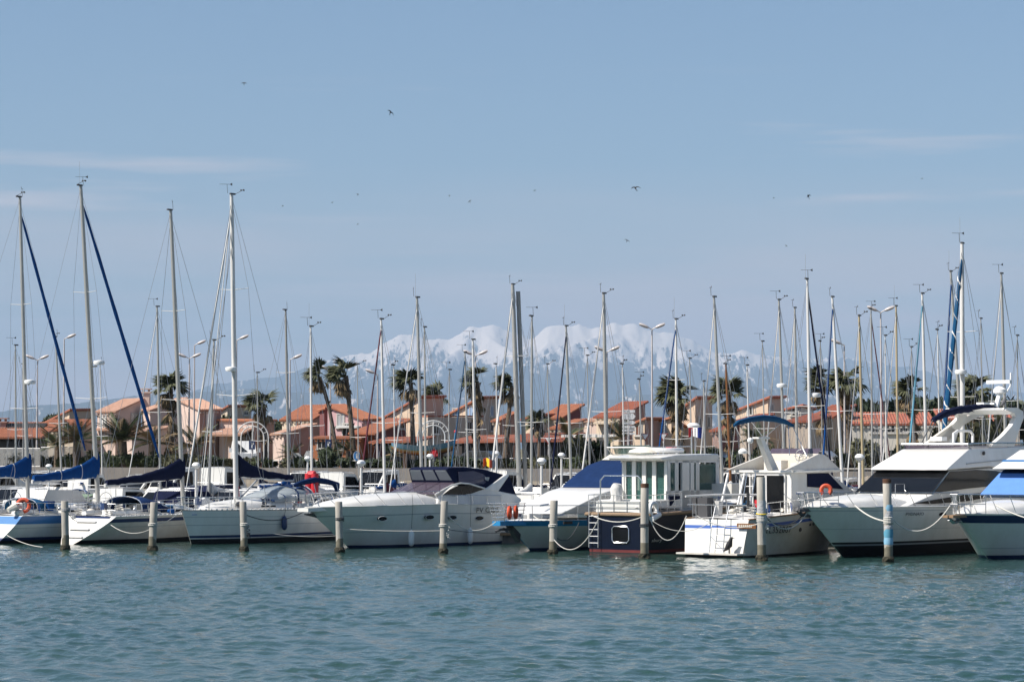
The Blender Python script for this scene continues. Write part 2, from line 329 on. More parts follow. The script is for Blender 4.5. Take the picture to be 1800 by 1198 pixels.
# ---- mountains
def make_mountain(name, prof, D0, half, seed, rough, mname):
    rng = np.random.default_rng(seed)
    pxs = np.array([p[0] for p in prof], float); pys = np.array([p[1] for p in prof], float)
    nx, nd = 1000, 190
    xs = np.linspace(-16000, 16000, nx) * (D0 / 30000.0) * (3000.0 / FPX); us = np.linspace(-1, 1, nd)
    h = np.interp(xs / D0 * FPX + 900, pxs, pys, left=pys[0], right=pys[-1])
    h = (HZ - h) / FPX * D0
    X = np.repeat(xs[None, :], nd, 0); U = np.repeat(us[:, None], nx, 1); H = np.repeat(h[None, :], nd, 0)
    def fbm(px_, py_, octs, ridged=True, sd=0.0):
        out = np.zeros_like(px_); a, fr, tot = 1.0, 1.0, 0.0
        for o_ in range(octs):
            n = np.zeros_like(px_)
            for q in range(4):
                th = rng.random() * 6.283; ph = rng.random() * 6.283
                n += np.sin((px_ * math.cos(th) + py_ * math.sin(th)) * fr * 2.2 + ph + 1.3 * np.sin((px_ * math.sin(th) - py_ * math.cos(th)) * fr * 1.7 + ph * 2))
            n /= 4
            out += a * ((1 - np.abs(n) * 2.0) if ridged else n); tot += a; a *= 0.55; fr *= 1.95
        return out / tot
    sx, sd_ = X / 1000.0 * (30000.0 / D0) * (FPX / 3000.0), U * half / 1000.0 * 0.8
    d_ = U * half; warp = 90 * fbm(sx * 1.5, sd_ * 1.5, 3, False); Xw = X + warp * 1.6; dw = d_ + warp
    Z = H - .66 * np.abs(dw) * (.55 + .45 * np.clip(H / 1800, 0, 1)); wid = xs[-1] - xs[0]
    def spurs(count, slope, side, jitter):
        nonlocal Z
        for i_ in range(count):
            x0_ = xs[0] + wid * (i_ + rng.random() * jitter) / count; hi_ = float(np.interp(x0_, xs, h)) * rng.uniform(.93, 1.0); an = rng.normal(0, .34)
            for sg in (-1, 1):
                ux, uy = math.sin(an), sg * math.cos(an); rx, ry = Xw - x0_, dw; al = rx * ux + ry * uy; pe = np.abs(rx * uy - ry * ux)
                Z = np.maximum(Z, hi_ - slope * rng.uniform(.8, 1.25) * np.abs(al) - side * pe - np.where(al < 0, 9e3, 0))
    spurs(int(wid / 1500), .24, .58, .9); spurs(int(wid / 620), .36, .72, .95); spurs(int(wid / 300), .5, .9, .95)
    n1 = fbm(sx * 2.4, sd_ * 1.6, 4)
    Z = Z + H * rough * .14 * (n1 - .55) * np.clip(np.abs(U) * 8, .35, 1) + 10 * fbm(sx * 9, sd_ * 6, 3)
    Z = np.minimum(Z, H + 25)
    jg = np.zeros_like(xs)
    for q_ in range(10): ph_ = rng.random() * 9; jg += (np.abs(((xs / (170. + 95 * q_) + ph_) % 2) - 1) - .5) * (10 + 2.2 * q_)
    Z = Z + 1.9 * jg[None, :] * np.exp(-(U / .07) ** 2) * np.clip(H / 2000, 0, 1.1)
    ends = np.clip((1 - np.abs(U)) / .12, 0, 1); Z = Z * ends - 60 * (1 - ends)
    Z = np.maximum(Z, -40)
    Yd = D0 + U * half
    verts = np.stack([X, Yd, Z + 5], -1).reshape(-1, 3); idx = np.arange(nd * nx).reshape(nd, nx)
    q = np.stack([idx[:-1, :-1], idx[:-1, 1:], idx[1:, 1:], idx[1:, :-1]], -1).reshape(-1, 4)
    me = bpy.data.meshes.new(name); me.from_pydata(verts.tolist(), [], q.tolist()); me.shade_smooth(); me.materials.append(MATS[mname])
    o = bpy.data.objects.new(name, me); col.objects.link(o); o['kind'] = 'structure'
    return o
def mountain_mat(name, snow_lo, snow_hi):
    m = bpy.data.materials.new(name); m.use_nodes = True; MATS[name] = m; nt = m.node_tree; b = nt.nodes['Principled BSDF']
    b.inputs['Roughness'].default_value = 0.95; b.inputs['Specular IOR Level'].default_value = 0.1
    tc = nt.nodes.new('ShaderNodeTexCoord'); sep = nt.nodes.new('ShaderNodeSeparateXYZ'); nt.links.new(tc.outputs['Object'], sep.inputs[0])
    n = nt.nodes.new('ShaderNodeTexNoise'); n.inputs['Scale'].default_value = 0.0022; n.inputs['Detail'].default_value = 8; n.inputs['Roughness'].default_value = 0.7
    mp = nt.nodes.new('ShaderNodeMapping'); mp.inputs['Scale'].default_value = (1.6, 0.5, 0.6); nt.links.new(tc.outputs['Object'], mp.inputs[0]); nt.links.new(mp.outputs[0], n.inputs['Vector'])
    mr = nt.nodes.new('ShaderNodeMapRange'); mr.inputs['From Min'].default_value = snow_lo; mr.inputs['From Max'].default_value = snow_hi
    nt.links.new(sep.outputs['Z'], mr.inputs['Value'])
    geo = nt.nodes.new('ShaderNodeNewGeometry'); s2 = nt.nodes.new('ShaderNodeSeparateXYZ'); nt.links.new(geo.outputs['Normal'], s2.inputs[0])
    a1 = nt.nodes.new('ShaderNodeMath'); a1.operation = 'MULTIPLY_ADD'; a1.inputs[1].default_value = 2.4; a1.inputs[2].default_value = -1.2
    nt.links.new(n.outputs['Fac'], a1.inputs[0])
    a2 = nt.nodes.new('ShaderNodeMath'); nt.links.new(mr.outputs[0], a2.inputs[0]); nt.links.new(a1.outputs[0], a2.inputs[1])
    a3 = nt.nodes.new('ShaderNodeMath'); a3.operation = 'MULTIPLY_ADD'; a3.inputs[1].default_value = 0.5; nt.links.new(s2.outputs['Z'], a3.inputs[0]); nt.links.new(a2.outputs[0], a3.inputs[2])
    nf = nt.nodes.new('ShaderNodeTexNoise'); nf.inputs['Scale'].default_value = 0.0075; nf.inputs['Detail'].default_value = 5; nf.inputs['Roughness'].default_value = 0.7
    mf = nt.nodes.new('ShaderNodeMapping'); mf.inputs['Scale'].default_value = (1.8, 0.35, 0.55); mf.inputs['Rotation'].default_value = (0, 0.5, 0); nt.links.new(tc.outputs['Object'], mf.inputs[0]); nt.links.new(mf.outputs[0], nf.inputs['Vector'])
    a4 = nt.nodes.new('ShaderNodeMath'); a4.operation = 'MULTIPLY_ADD'; a4.inputs[1].default_value = 2.1; nt.links.new(nf.outputs['Fac'], a4.inputs[0])
    a5 = nt.nodes.new('ShaderNodeMath'); a5.inputs[1].default_value = -1.05; nt.links.new(a3.outputs[0], a5.inputs[0]); nt.links.new(a5.outputs[0], a4.inputs[2])
    rp = nt.nodes.new('ShaderNodeValToRGB'); e = rp.color_ramp.elements
    e[0].position = 0.70; e[0].color = (0.035, 0.045, 0.04, 1); e[1].position = 0.95; e[1].color = (0.70, 0.62, 0.56, 1)
    nt.links.new(a4.outputs[0], rp.inputs['Fac']); nt.links.new(rp.outputs['Color'], b.inputs['Base Color'])
mountain_mat('mountain_snow', 1300, 2200); mountain_mat('hill_forest', 20000, 30000)
make_mountain('mountain_range', [(-700, 745), (0, 728), (150, 715), (300, 692), (400, 672), (500, 655), (560, 640), (620, 620), (680, 602), (705, 597), (745, 588), (790, 596), (830, 578), (870, 570), (905, 580), (930, 592), (960, 577), (1000, 570), (1040, 578), (1080, 562), (1120, 569), (1150, 579), (1200, 595), (1240, 608), (1300, 616), (1380, 640), (1480, 668), (1600, 690), (1800, 715), (2500, 750)], 48000, 6500, 11, 0.46, 'mountain_snow')
mountain_mat('mountain_far', 1720, 2350)
make_mountain('far_range', [(-900, 760), (900, 700), (1250, 640), (1330, 622), (1400, 632), (1450, 626), (1500, 631), (1560, 638), (1620, 652), (1700, 668), (1800, 690), (2300, 720)], 54000, 4000, 17, 0.3, 'mountain_far')
make_mountain('foothills', [(-700, 735), (0, 722), (120, 708), (250, 695), (330, 690), (430, 682), (520, 690), (640, 700), (760, 705), (900, 708), (1050, 700), (1200, 690), (1300, 672), (1400, 688), (1500, 700), (1650, 708), (1800, 715), (2500, 740)], 34000, 4500, 23, 0.3, 'hill_forest')

# ---- the air between here and the mountains
mb = MB(); mb.box((0, 29400, 1430), (110000, 60000, 3060))
hz_m = bpy.data.materials.new('air'); hz_m.use_nodes = True; hz_m.node_tree.nodes.clear()
_o = hz_m.node_tree.nodes.new('ShaderNodeOutputMaterial'); _v = hz_m.node_tree.nodes.new('ShaderNodeVolumePrincipled')
_v.inputs['Color'].default_value = (0.52, 0.71, 0.95, 1); _v.inputs['Density'].default_value = 3.2e-5; _v.inputs['Anisotropy'].default_value = 0.0
hz_m.node_tree.links.new(_v.outputs[0], _o.inputs['Volume'])
hz = mb.build('haze', hz_m); hz['kind'] = 'stuff'
# ------------------------------------------------------------------ houses
def plaster(name, c): mat(name, c, 0.95, noise=0.16, nscale=0.6, bump=0.25, bscale=9)
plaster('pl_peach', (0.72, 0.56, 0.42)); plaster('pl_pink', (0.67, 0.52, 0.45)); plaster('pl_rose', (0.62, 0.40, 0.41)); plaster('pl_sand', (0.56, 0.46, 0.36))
plaster('pl_cream', (0.72, 0.60, 0.46)); plaster('pl_orange', (0.42, 0.16, 0.075)); plaster('pl_plum_shade', (0.22, 0.09, 0.09)); plaster('pl_white', (0.66, 0.63, 0.57)); plaster('pl_taupe_shade', (0.50, 0.42, 0.35)); plaster('pl_brick_shade', (0.40, 0.26, 0.22))  # taupe, brick and plum also serve as painted shade on walls facing right
def tiles(name, c, c2): mat(name, c, 0.9, noise=0.4, nscale=2.2, color2=c2, bump=0.3, bscale=10)
tiles('tile_orange', (0.42, 0.165, 0.088), (0.28, 0.105, 0.06)); tiles('tile_pale', (0.54, 0.34, 0.25), (0.42, 0.24, 0.17)); tiles('tile_red', (0.37, 0.12, 0.07), (0.25, 0.08, 0.05)); tiles('tile_rust', (0.38, 0.13, 0.075), (0.27, 0.1, 0.065))
mat('shutter_white', (0.66, 0.66, 0.64), 0.6); mat('shutter_green', (0.18, 0.25, 0.17), 0.7); mat('shutter_brown', (0.16, 0.06, 0.035), 0.7); mat('shutter_blue', (0.25, 0.36, 0.52), 0.6)
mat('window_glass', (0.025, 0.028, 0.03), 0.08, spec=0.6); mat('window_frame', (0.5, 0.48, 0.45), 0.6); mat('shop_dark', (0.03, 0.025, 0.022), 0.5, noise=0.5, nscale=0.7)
mat('metal_paint', (0.66, 0.65, 0.63), 0.5); mat('timber_dark', (0.10, 0.055, 0.03), 0.8, noise=0.3)
PI2 = 2 * math.pi
def roof_sheet(parent, corners, m, name='roof', period=0.24, amp=0.035, over=0.0, thick=0.16):
    """corners a,b (eave, left to right) c,d (upper, right to left); ridged like rows of canal tiles running up the slope"""
    a, b, c, d = [Vector(p) for p in corners]; n = max(3, int((b - a).length / period)); k = 4
    nrm = (b - a).cross(d - a).normalized()
    if nrm.z < 0: nrm = -nrm
    top, bot = [], []
    for i in range(n * k + 1):
        t = i / (n * k); h = amp * (abs(math.sin(math.pi * i / k)) * 2 - 1)
        lo, hi = a.lerp(b, t), d.lerp(c, t)
        top.append((lo + nrm * h, hi + nrm * h)); bot.append((lo - nrm * thick, hi - nrm * thick))
    mb = MB(); rows = []
    rings = [[p[0] for p in top], [p[1] for p in top], [p[1] for p in bot], [p[0] for p in bot], [p[0] for p in top]]
    mb.loft(rings, closed=False)
    mb.poly([top[0][0], top[0][1], bot[0][1], bot[0][0]]); mb.poly([top[-1][0], bot[-1][0], bot[-1][1], top[-1][1]])
    return mb.build(name, m, parent)
class House:
    def __init__(s, label, D, xl, xc, xr, yl, yc, yr, wl, wr=None, roof='tile_orange', beta=33, base=3.15, flat=False, over=0.22, name='house', depth=None):
        D = DL(xc, D + 38); s.D = D; cT = P(xc, yc, D); s.C = Vector((cT.x, cT.y, base)); b = R(beta)
        s.dl = Vector((-math.cos(b), math.sin(b), 0)); s.dr = Vector((math.sin(b), math.cos(b), 0))
        def along(px, d_):      # how far along d_ from the corner a wall ends at picture column px
            k = (px - 900.0) / FPX; return (k * s.C.y - s.C.x) / (d_.x - k * d_.y)
        s.Ll = along(xl, s.dl); s.Lr = depth if depth else along(xr, s.dr)
        def zat(px, py, d_, L): p = s.C + d_ * L; return P(px, py, p.y).z
        s.zc = cT.z; s.zl = zat(xl, yl, s.dl, s.Ll); s.zr = zat(xr, yr, s.dr, s.Lr); s.zb = s.zl + s.zr - s.zc
        s.o = empty(name, s.C, 0, label, 'house')
        c0, l0, r0 = Vector((0, 0, 0)), s.dl * s.Ll, s.dr * s.Lr; b0 = l0 + r0; H = lambda p, z: p + Vector((0, 0, z - base))
        mb = MB(); quad = [c0, r0, b0, l0]; zs = [s.zc, s.zr, s.zb, s.zl]
        lo = [p - Vector((0, 0, 1.0)) for p in quad]; hi = [H(p, z) for p, z in zip(quad, zs)]
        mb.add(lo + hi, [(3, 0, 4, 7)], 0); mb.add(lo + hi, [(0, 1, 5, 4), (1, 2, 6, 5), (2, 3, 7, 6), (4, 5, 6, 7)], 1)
        mb.build('wall', [wl, wr or wl], s.o)  # second slot is often a darker plaster, shade put into the wall colour
        s.base = base
        if not flat:
            ov = over; e = 0.10
            ql, qr = s.dl.normalized() * ov, s.dr.normalized() * ov
            cc = [H(c0 - ql - qr, s.zc + e), H(r0 - ql + qr, s.zr + e), H(b0 + ql + qr, s.zb + e), H(l0 + ql - qr, s.zl + e)]
            sl, sr = abs(s.zl - s.zc) / max(s.Ll, .1), abs(s.zr - s.zc) / max(s.Lr, .1)
            if sr >= sl: cs = [cc[3], cc[0], cc[1], cc[2]] if s.zr >= s.zc else [cc[1], cc[2], cc[3], cc[0]]
            else: cs = [cc[0], cc[1], cc[2], cc[3]] if s.zl >= s.zc else [cc[3], cc[2], cc[1], cc[0]]
            s.roof = roof_sheet(s.o, cs, roof)
            e0, e1 = Vector(cs[0]), Vector(cs[1]); k = max(3, int((e1 - e0).length / .42)); inn = (Vector(cs[3]) - e0); inn.z = 0; inn.normalize(); mb = MB()
            for i in range(k): mb.box(e0.lerp(e1, (i + .5) / k) + inn * (ov * .75) - Vector((0, 0, .30)), (.2, .2, .16))
            mb.build('eave_course', wl, s.o)['kind'] = 'stuff'
        else:
            mb = MB(); cp = [H(p, z + 0.02) for p, z in zip(quad, zs)]; mb.prism(cp, (0, 0, 0.14)); s.roof = mb.build('coping', roof, s.o)
    def win(s, face, px, py, w, h, shut=None, kind='plain', sm='shutter_white'):
        w *= .85; h *= .85
        d_ = s.dl if face == 'l' else s.dr; nrm = Vector((-s.dr.x, -s.dr.y, 0)) if face == 'l' else Vector((-s.dl.x, -s.dl.y, 0))
        k = (px - 900.0) / FPX; L = (k * s.C.y - s.C.x) / (d_.x - k * d_.y); p = d_ * L; z = P(px, py, s.C.y + p.y).z - s.base
        c = Vector((p.x, p.y, z)); ax = d_.normalized(); M = Matrix((ax, nrm, Vector((0, 0, 1)))).transposed()
        fr = MB()
        for (a_, b_, ww, hh) in ((0, h / 2, w + .12, .1), (0, -h / 2, w + .12, .1), (-w / 2, 0, .1, h), (w / 2, 0, .1, h), (0, 0, .05, h)):
            fr.box(c + M @ Vector((a_, 0.015, b_)), (ww, .1, hh), M=M)
        wo = fr.build('window', 'window_frame', s.o)
        g = MB(); g.box(c + M @ Vector((0, 0.012, 0)), (w, .03, h), M=M); g.build('pane', 'window_glass' if kind != 'closed' else sm, wo)
        sl = MB(); sl.box(c + M @ Vector((0, .06, -h / 2 - .08)), (w + .3, .2, .07), M=M); sl.build('sill', 'window_frame', wo)
        if shut:
            for sd in ((-1, 1) if shut == 'both' else (1,)):
                q = MB(); q.box(c + M @ Vector((sd * (w / 2 + w * .27), 0.05, 0)), (w * .5, .05, h + .05), M=M)
                for r_ in range(4): q.box(c + M @ Vector((sd * (w / 2 + w * .27), 0.085, -h / 2 + h * (r_ + .5) / 4)), (w * .4, .03, h * .16), M=M)
                q.build('shutter', sm, wo)
        return wo
    def band(s, face, px0, px1, py, m='tile_orange', out=0.9, drop=0.25, name='porch_roof'):
        """small lean-to tile roof on a wall"""
        d_ = s.dl if face == 'l' else s.dr; nrm = Vector((-s.dr.x, -s.dr.y, 0)) if face == 'l' else Vector((-s.dl.x, -s.dl.y, 0))
        def at(px): k = (px - 900.0) / FPX; L = (k * s.C.y - s.C.x) / (d_.x - k * d_.y); p = d_ * L; return Vector((p.x, p.y, P(px, py, s.C.y + p.y).z - s.base))
        a, b = at(px0), at(px1); b.z = a.z
        return roof_sheet(s.o, [a + nrm * out - Vector((0, 0, drop)), b + nrm * out - Vector((0, 0, drop)), b + nrm * .02, a + nrm * .02], m, name)
    def chimney(s, px, py, w=0.7, h=1.4, m='pl_pink'):
        p = P(px, py, s.D + 3) - s.C; mb = MB(); mb.box((p.x, p.y, p.z - h / 2), (w, w, h)); mb.box((p.x, p.y, p.z - .02), (w + .25, w + .25, .12))
        for dx in (-.25, .25): mb.box((p.x + dx, p.y, p.z + .14), (.1, w, .2))
        mb.box((p.x, p.y, p.z + .3), (w + .3, w + .3, .1)); mb.build('chimney', m, s.o)
HS = []
def house(*a, **k): h = House(*a, **k); HS.append(h); return h
h = house('pale peach house with green shutters between the first tall masts at the left', 188, 66, 122, 163, 752, 720, 719, 'pl_peach', 'pl_taupe_shade', 'tile_rust', flat=False)
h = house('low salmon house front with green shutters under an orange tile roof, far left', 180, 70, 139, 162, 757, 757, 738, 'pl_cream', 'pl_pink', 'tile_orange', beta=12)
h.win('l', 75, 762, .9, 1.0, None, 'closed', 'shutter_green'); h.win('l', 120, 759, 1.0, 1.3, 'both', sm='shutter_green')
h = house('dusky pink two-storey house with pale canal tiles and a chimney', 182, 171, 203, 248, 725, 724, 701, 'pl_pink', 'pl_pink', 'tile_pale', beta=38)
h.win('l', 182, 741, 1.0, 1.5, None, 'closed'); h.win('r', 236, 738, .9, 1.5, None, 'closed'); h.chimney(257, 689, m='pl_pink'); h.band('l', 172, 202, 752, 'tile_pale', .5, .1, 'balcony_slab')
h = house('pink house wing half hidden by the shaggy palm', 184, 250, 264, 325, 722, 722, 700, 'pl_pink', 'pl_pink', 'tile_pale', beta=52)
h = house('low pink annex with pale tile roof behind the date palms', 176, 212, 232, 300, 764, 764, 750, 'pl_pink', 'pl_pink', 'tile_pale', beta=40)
h = house('pink house corner with a closed pale shutter, right of the shaggy palm', 181, 318, 351, 388, 703, 721, 720, 'pl_pink', 'pl_brick_shade', 'tile_pale', beta=40)
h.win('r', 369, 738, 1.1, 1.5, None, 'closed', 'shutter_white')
h = house('small peach house with a flat shaded wall behind the white arch', 196, 386, 400, 442, 725, 713, 712, 'pl_cream', 'pl_taupe_shade', 'tile_rust', beta=33)
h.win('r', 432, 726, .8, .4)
h = house('low pink gabled house behind the first white arch', 183, 386, 446, 482, 738, 739, 739, 'pl_pink', 'pl_brick_shade', 'tile_orange', beta=24)
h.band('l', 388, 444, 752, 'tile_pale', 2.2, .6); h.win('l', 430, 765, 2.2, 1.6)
h = house('peach house with a broad orange roof and skylight left of the twin palms', 184, 496, 549, 586, 739, 738, 712, 'pl_cream', 'pl_taupe_shade', 'tile_orange', beta=30)
h.win('l', 536, 755, .9, 1.0, None, 'closed', 'shutter_brown'); h.win('l', 526, 748, .7, 1.0, None, 'closed', 'shutter_brown')
h = house('low house with pale pink tile roof in front of the orange roof', 178, 480, 500, 552, 764, 762, 745, 'pl_pink', 'pl_brick_shade', 'tile_pale', beta=40)
h = house('rose pink gabled house between the twin windblown palms', 182, 576, 636, 668, 712, 738, 737, 'pl_rose', 'pl_rose', 'tile_orange', beta=22)
h.win('l', 599, 739, .8, 1.4, None, 'closed', 'grey_plastic'); h.band('l', 596, 634, 748, 'shutter_white', .8, .05, 'awning'); h.win('l', 610, 760, 1.0, 1.9)
h = house('shaded plum lean-to wall left of the rose pink house', 183, 562, 570, 584, 722, 718, 714, 'pl_plum_shade', 'pl_plum_shade', 'tile_orange', beta=33)  # plum plaster has the shade of this wall in its colour
h = house('orange building with a big sloping tile roof behind the burgundy furled sail', 176, 626, 658, 714, 762, 763, 737, 'pl_orange', 'pl_plum_shade', 'tile_orange', beta=36, over=.5)
h.win('r', 706, 746, .8, .8)
h = house('long orange shop front behind the twin palm trunks', 174, 548, 632, 650, 770, 770, 768, 'pl_orange', 'pl_orange', 'tile_orange', beta=10)
h.win('l', 566, 779, .9, 1.0, None, 'plain'); h.win('l', 590, 780, 1.4, 1.2)
h = house('tall peach house with a windowless shaded end wall, left of the second arch', 187, 655, 736, 779, 748, 697, 696, 'pl_peach', 'pl_taupe_shade', 'tile_rust', beta=30)
h = house('shaded lower block linking the two tall peach houses', 183, 742, 752, 850, 733, 733, 733, 'pl_taupe_shade', 'pl_taupe_shade', 'tile_rust', beta=66, flat=True, name='house')  # whole block coloured in the shaded wall tone
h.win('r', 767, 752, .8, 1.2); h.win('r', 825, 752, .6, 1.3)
h = house('tall peach house with two blue windows behind the thick double mast', 188, 780, 843, 875, 735, 698, 697, 'pl_peach', 'pl_taupe_shade', 'tile_orange', beta=30)
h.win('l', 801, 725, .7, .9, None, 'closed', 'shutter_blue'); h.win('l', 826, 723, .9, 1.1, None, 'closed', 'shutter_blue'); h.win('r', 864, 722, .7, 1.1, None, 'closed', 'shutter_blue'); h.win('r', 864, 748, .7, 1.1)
h = house('shaded house with a short orange roof left of the big double mast', 185, 868, 878, 906, 741, 740, 724, 'pl_sand', 'pl_brick_shade', 'tile_orange', beta=40)
h.win('r', 893, 757, .7, 1.5)
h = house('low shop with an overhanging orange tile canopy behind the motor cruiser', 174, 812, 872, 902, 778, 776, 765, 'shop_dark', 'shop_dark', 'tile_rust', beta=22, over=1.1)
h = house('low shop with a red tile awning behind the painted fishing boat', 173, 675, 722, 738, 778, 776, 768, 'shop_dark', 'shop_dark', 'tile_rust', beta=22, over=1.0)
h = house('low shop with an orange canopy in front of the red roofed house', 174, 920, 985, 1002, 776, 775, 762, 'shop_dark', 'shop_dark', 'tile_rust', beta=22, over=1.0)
h = house('shaded flat-topped house left of the steep orange roof', 184, 920, 938, 990, 738, 729, 728, 'pl_peach', 'pl_taupe_shade', 'tile_rust', beta=36)
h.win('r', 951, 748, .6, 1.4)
h = house('house with a shaded plum wall and a steep orange roof, centre', 186, 950, 985, 1022, 737, 736, 711, 'pl_sand', 'pl_plum_shade', 'tile_orange', beta=34)
h = house('peach annex with an orange roof below the steep roofed house', 180, 968, 984, 1026, 754, 753, 737, 'pl_peach', 'pl_taupe_shade', 'tile_orange', beta=34)
h = house('cream house with a red roof and skylight behind the white direction boards', 185, 1048, 1088, 1134, 734, 733, 706, 'pl_cream', 'pl_brick_shade', 'tile_red', beta=34)
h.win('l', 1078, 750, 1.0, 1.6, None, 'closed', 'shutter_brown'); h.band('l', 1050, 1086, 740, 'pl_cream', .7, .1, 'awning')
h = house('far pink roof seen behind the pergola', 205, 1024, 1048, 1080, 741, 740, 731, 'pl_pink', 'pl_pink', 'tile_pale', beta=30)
h = house('narrow mauve house beside the direction boards', 180, 1112, 1133, 1162, 747, 735, 735, 'pl_peach', 'pl_brick_shade', 'tile_orange', beta=30)
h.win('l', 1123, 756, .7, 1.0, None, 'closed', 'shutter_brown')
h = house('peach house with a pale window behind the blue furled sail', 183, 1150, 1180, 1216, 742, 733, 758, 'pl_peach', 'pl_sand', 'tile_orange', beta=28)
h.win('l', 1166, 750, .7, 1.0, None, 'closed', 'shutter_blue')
h = house('shaded tower house right of the broad shaggy palm', 186, 1196, 1222, 1252, 722, 698, 697, 'pl_peach', 'pl_taupe_shade', 'tile_rust', beta=30)
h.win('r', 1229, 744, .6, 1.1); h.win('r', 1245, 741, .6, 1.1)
h = house('low orange roofed house behind the tricolour flag', 176, 1252, 1268, 1300, 758, 757, 742, 'pl_brick_shade', 'pl_plum_shade', 'tile_red', beta=34)
h = house('tall peach house with a small dark window behind the blue folded bimini', 187, 1293, 1350, 1377, 724, 698, 697, 'pl_peach', 'pl_taupe_shade', 'tile_rust', beta=30)
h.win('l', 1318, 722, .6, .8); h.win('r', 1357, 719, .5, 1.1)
h = house('taupe house with an orange roof below the tall peach house', 181, 1290, 1312, 1356, 742, 741, 728, 'pl_taupe_shade', 'pl_taupe_shade', 'tile_red', beta=34)
h = house('small grey house with two square windows, right of the bimini', 192, 1379, 1408, 1430, 721, 712, 719, 'pl_white', 'pl_white', 'tile_red', beta=20)
h.win('l', 1398, 723, .7, .9); 
h = house('orange roofed house between the two palms on the right', 180, 1382, 1425, 1470, 742, 741, 727, 'pl_taupe_shade', 'pl_taupe_shade', 'tile_red', beta=20)
h = house('red roofed house behind the right-hand pair of palms', 187, 1425, 1462, 1500, 735, 734, 712, 'pl_sand', 'pl_sand', 'tile_red', beta=30)
h = house('long white terrace with a red tile roof at the right', 190, 1498, 1640, 1662, 746, 746, 726, 'pl_white', 'pl_white', 'tile_red', beta=6, depth=8)
for px in (1538, 1566, 1588, 1608): h.win('l', px, 752, .8, .9)
h = house('peach house with a red roof at the right edge behind the radar arch', 186, 1738, 1792, 1830, 742, 742, 722, 'pl_peach', 'pl_peach', 'tile_red', beta=10, depth=8)
h = house('low red roofed house glimpsed inside the radar arch', 190, 1655, 1736, 1760, 738, 738, 720, 'pl_white', 'pl_white', 'tile_red', beta=6, depth=8)
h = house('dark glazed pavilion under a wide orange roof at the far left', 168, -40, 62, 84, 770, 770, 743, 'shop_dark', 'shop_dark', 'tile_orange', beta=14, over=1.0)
h.chimney(5, 741, m='pl_brick_shade')

# ------------------------------------------------------------------ palms
mat('frond', (0.085, 0.090, 0.036), 0.7, noise=0.45, nscale=1.5, color2=(0.045, 0.052, 0.024)); mat('frond_dry', (0.24, 0.17, 0.09), 0.85, noise=0.5, nscale=2)
mat('palm_bark', (0.16, 0.12, 0.085), 0.95, noise=0.5, nscale=3, bump=1.0, bscale=8); mat('leaf_dark', (0.030, 0.048, 0.018), 0.7, noise=0.4, nscale=1.5); mat('leaf_mid', (0.062, 0.085, 0.028), 0.7, noise=0.4, nscale=1.5)
mat('twig', (0.13, 0.10, 0.07), 0.9)
def frond_mesh(name, m, length, spread, drop, n=13, seed=0, feather=False):
    rg = random.Random(seed); mb = MB(); pet = length * (.38 if not feather else .06)
    def curve(t): return Vector((0, t * length, -drop * length * t * t))
    mb.tube([curve(0), curve(pet / length * .5), curve(pet / length)], [.03, .025, .02], n=3)
    if feather:
        for i in range(22):
            t = .12 + .86 * i / 21; c = curve(t); w = length * .28 * math.sin(math.pi * min(1, .15 + t * .85)) * rg.uniform(.8, 1.1)
            for sd in (-1, 1):
                tip = c + Vector((sd * w, w * .75, -w * .5)); d_ = Vector((0, .035, 0)); mb.poly([c - d_, c + d_, tip])
        mb.tube([curve(i / 6) for i in range(7)], [.03, .028, .025, .02, .016, .01, .005], n=3)
    else:
        c = curve(pet / length)
        for i in range(n):
            a = (i / (n - 1) - .5) * spread + rg.uniform(-.05, .05); L = length * (1 - .38) * rg.uniform(.8, 1.1) * (1 - .18 * abs(a))
            d1 = Vector((math.sin(a), math.cos(a), 0)); sd = Vector((math.cos(a), -math.sin(a), 0))
            mid = c + d1 * L * .55 + Vector((0, 0, -drop * L * .45 + rg.uniform(-.06, .06))); tip = c + d1 * L * .95 + Vector((0, 0, -drop * L * 1.25 - rg.uniform(0, .25)))
            w = .085
            mb.add([c - sd * .012, c + sd * .012, mid + sd * w, tip, mid - sd * w, mid + Vector((0, 0, .05))], [(0, 1, 2, 5), (0, 5, 4), (5, 2, 3), (5, 3, 4)])
    o = mb.build(name, m, fix=False); me = o.data; bpy.data.objects.remove(o); return me
FR = [frond_mesh('frond', 'frond', 1.55, 2.3, .22, seed=1), frond_mesh('frond', 'frond', 1.7, 2.0, .38, seed=2), frond_mesh('frond', 'frond', 1.4, 2.6, .12, seed=3)]
FD = [frond_mesh('frond', 'frond_dry', 1.4, 1.5, .35, seed=4), frond_mesh('frond', 'frond_dry', 1.25, 1.1, .5, seed=5)]
FF = [frond_mesh('frond', 'leaf_mid', 2.6, 0, .45, seed=6, feather=True), frond_mesh('frond', 'frond_dry', 2.4, 0, .6, seed=7, feather=True), frond_mesh('frond', 'leaf_dark', 2.2, 0, .3, seed=8, feather=True)]
def put_frond(parent, me, at, d_, size, rg):
    y = d_.normalized(); z = Vector((0, 0, 1)) - y * y.z
    if z.length < .05: z = Vector((1, 0, 0)) - y * y.x
    z.normalize(); x = y.cross(z); M = Matrix((x, y, z)).transposed().to_4x4() @ Matrix.Rotation(rg.uniform(-.5, .5), 4, 'Y')
    o = bpy.data.objects.new('frond', me); col.objects.link(o); o.parent = parent
    o.matrix_local = Matrix.Translation(at) @ M @ Matrix.Scale(size, 4)
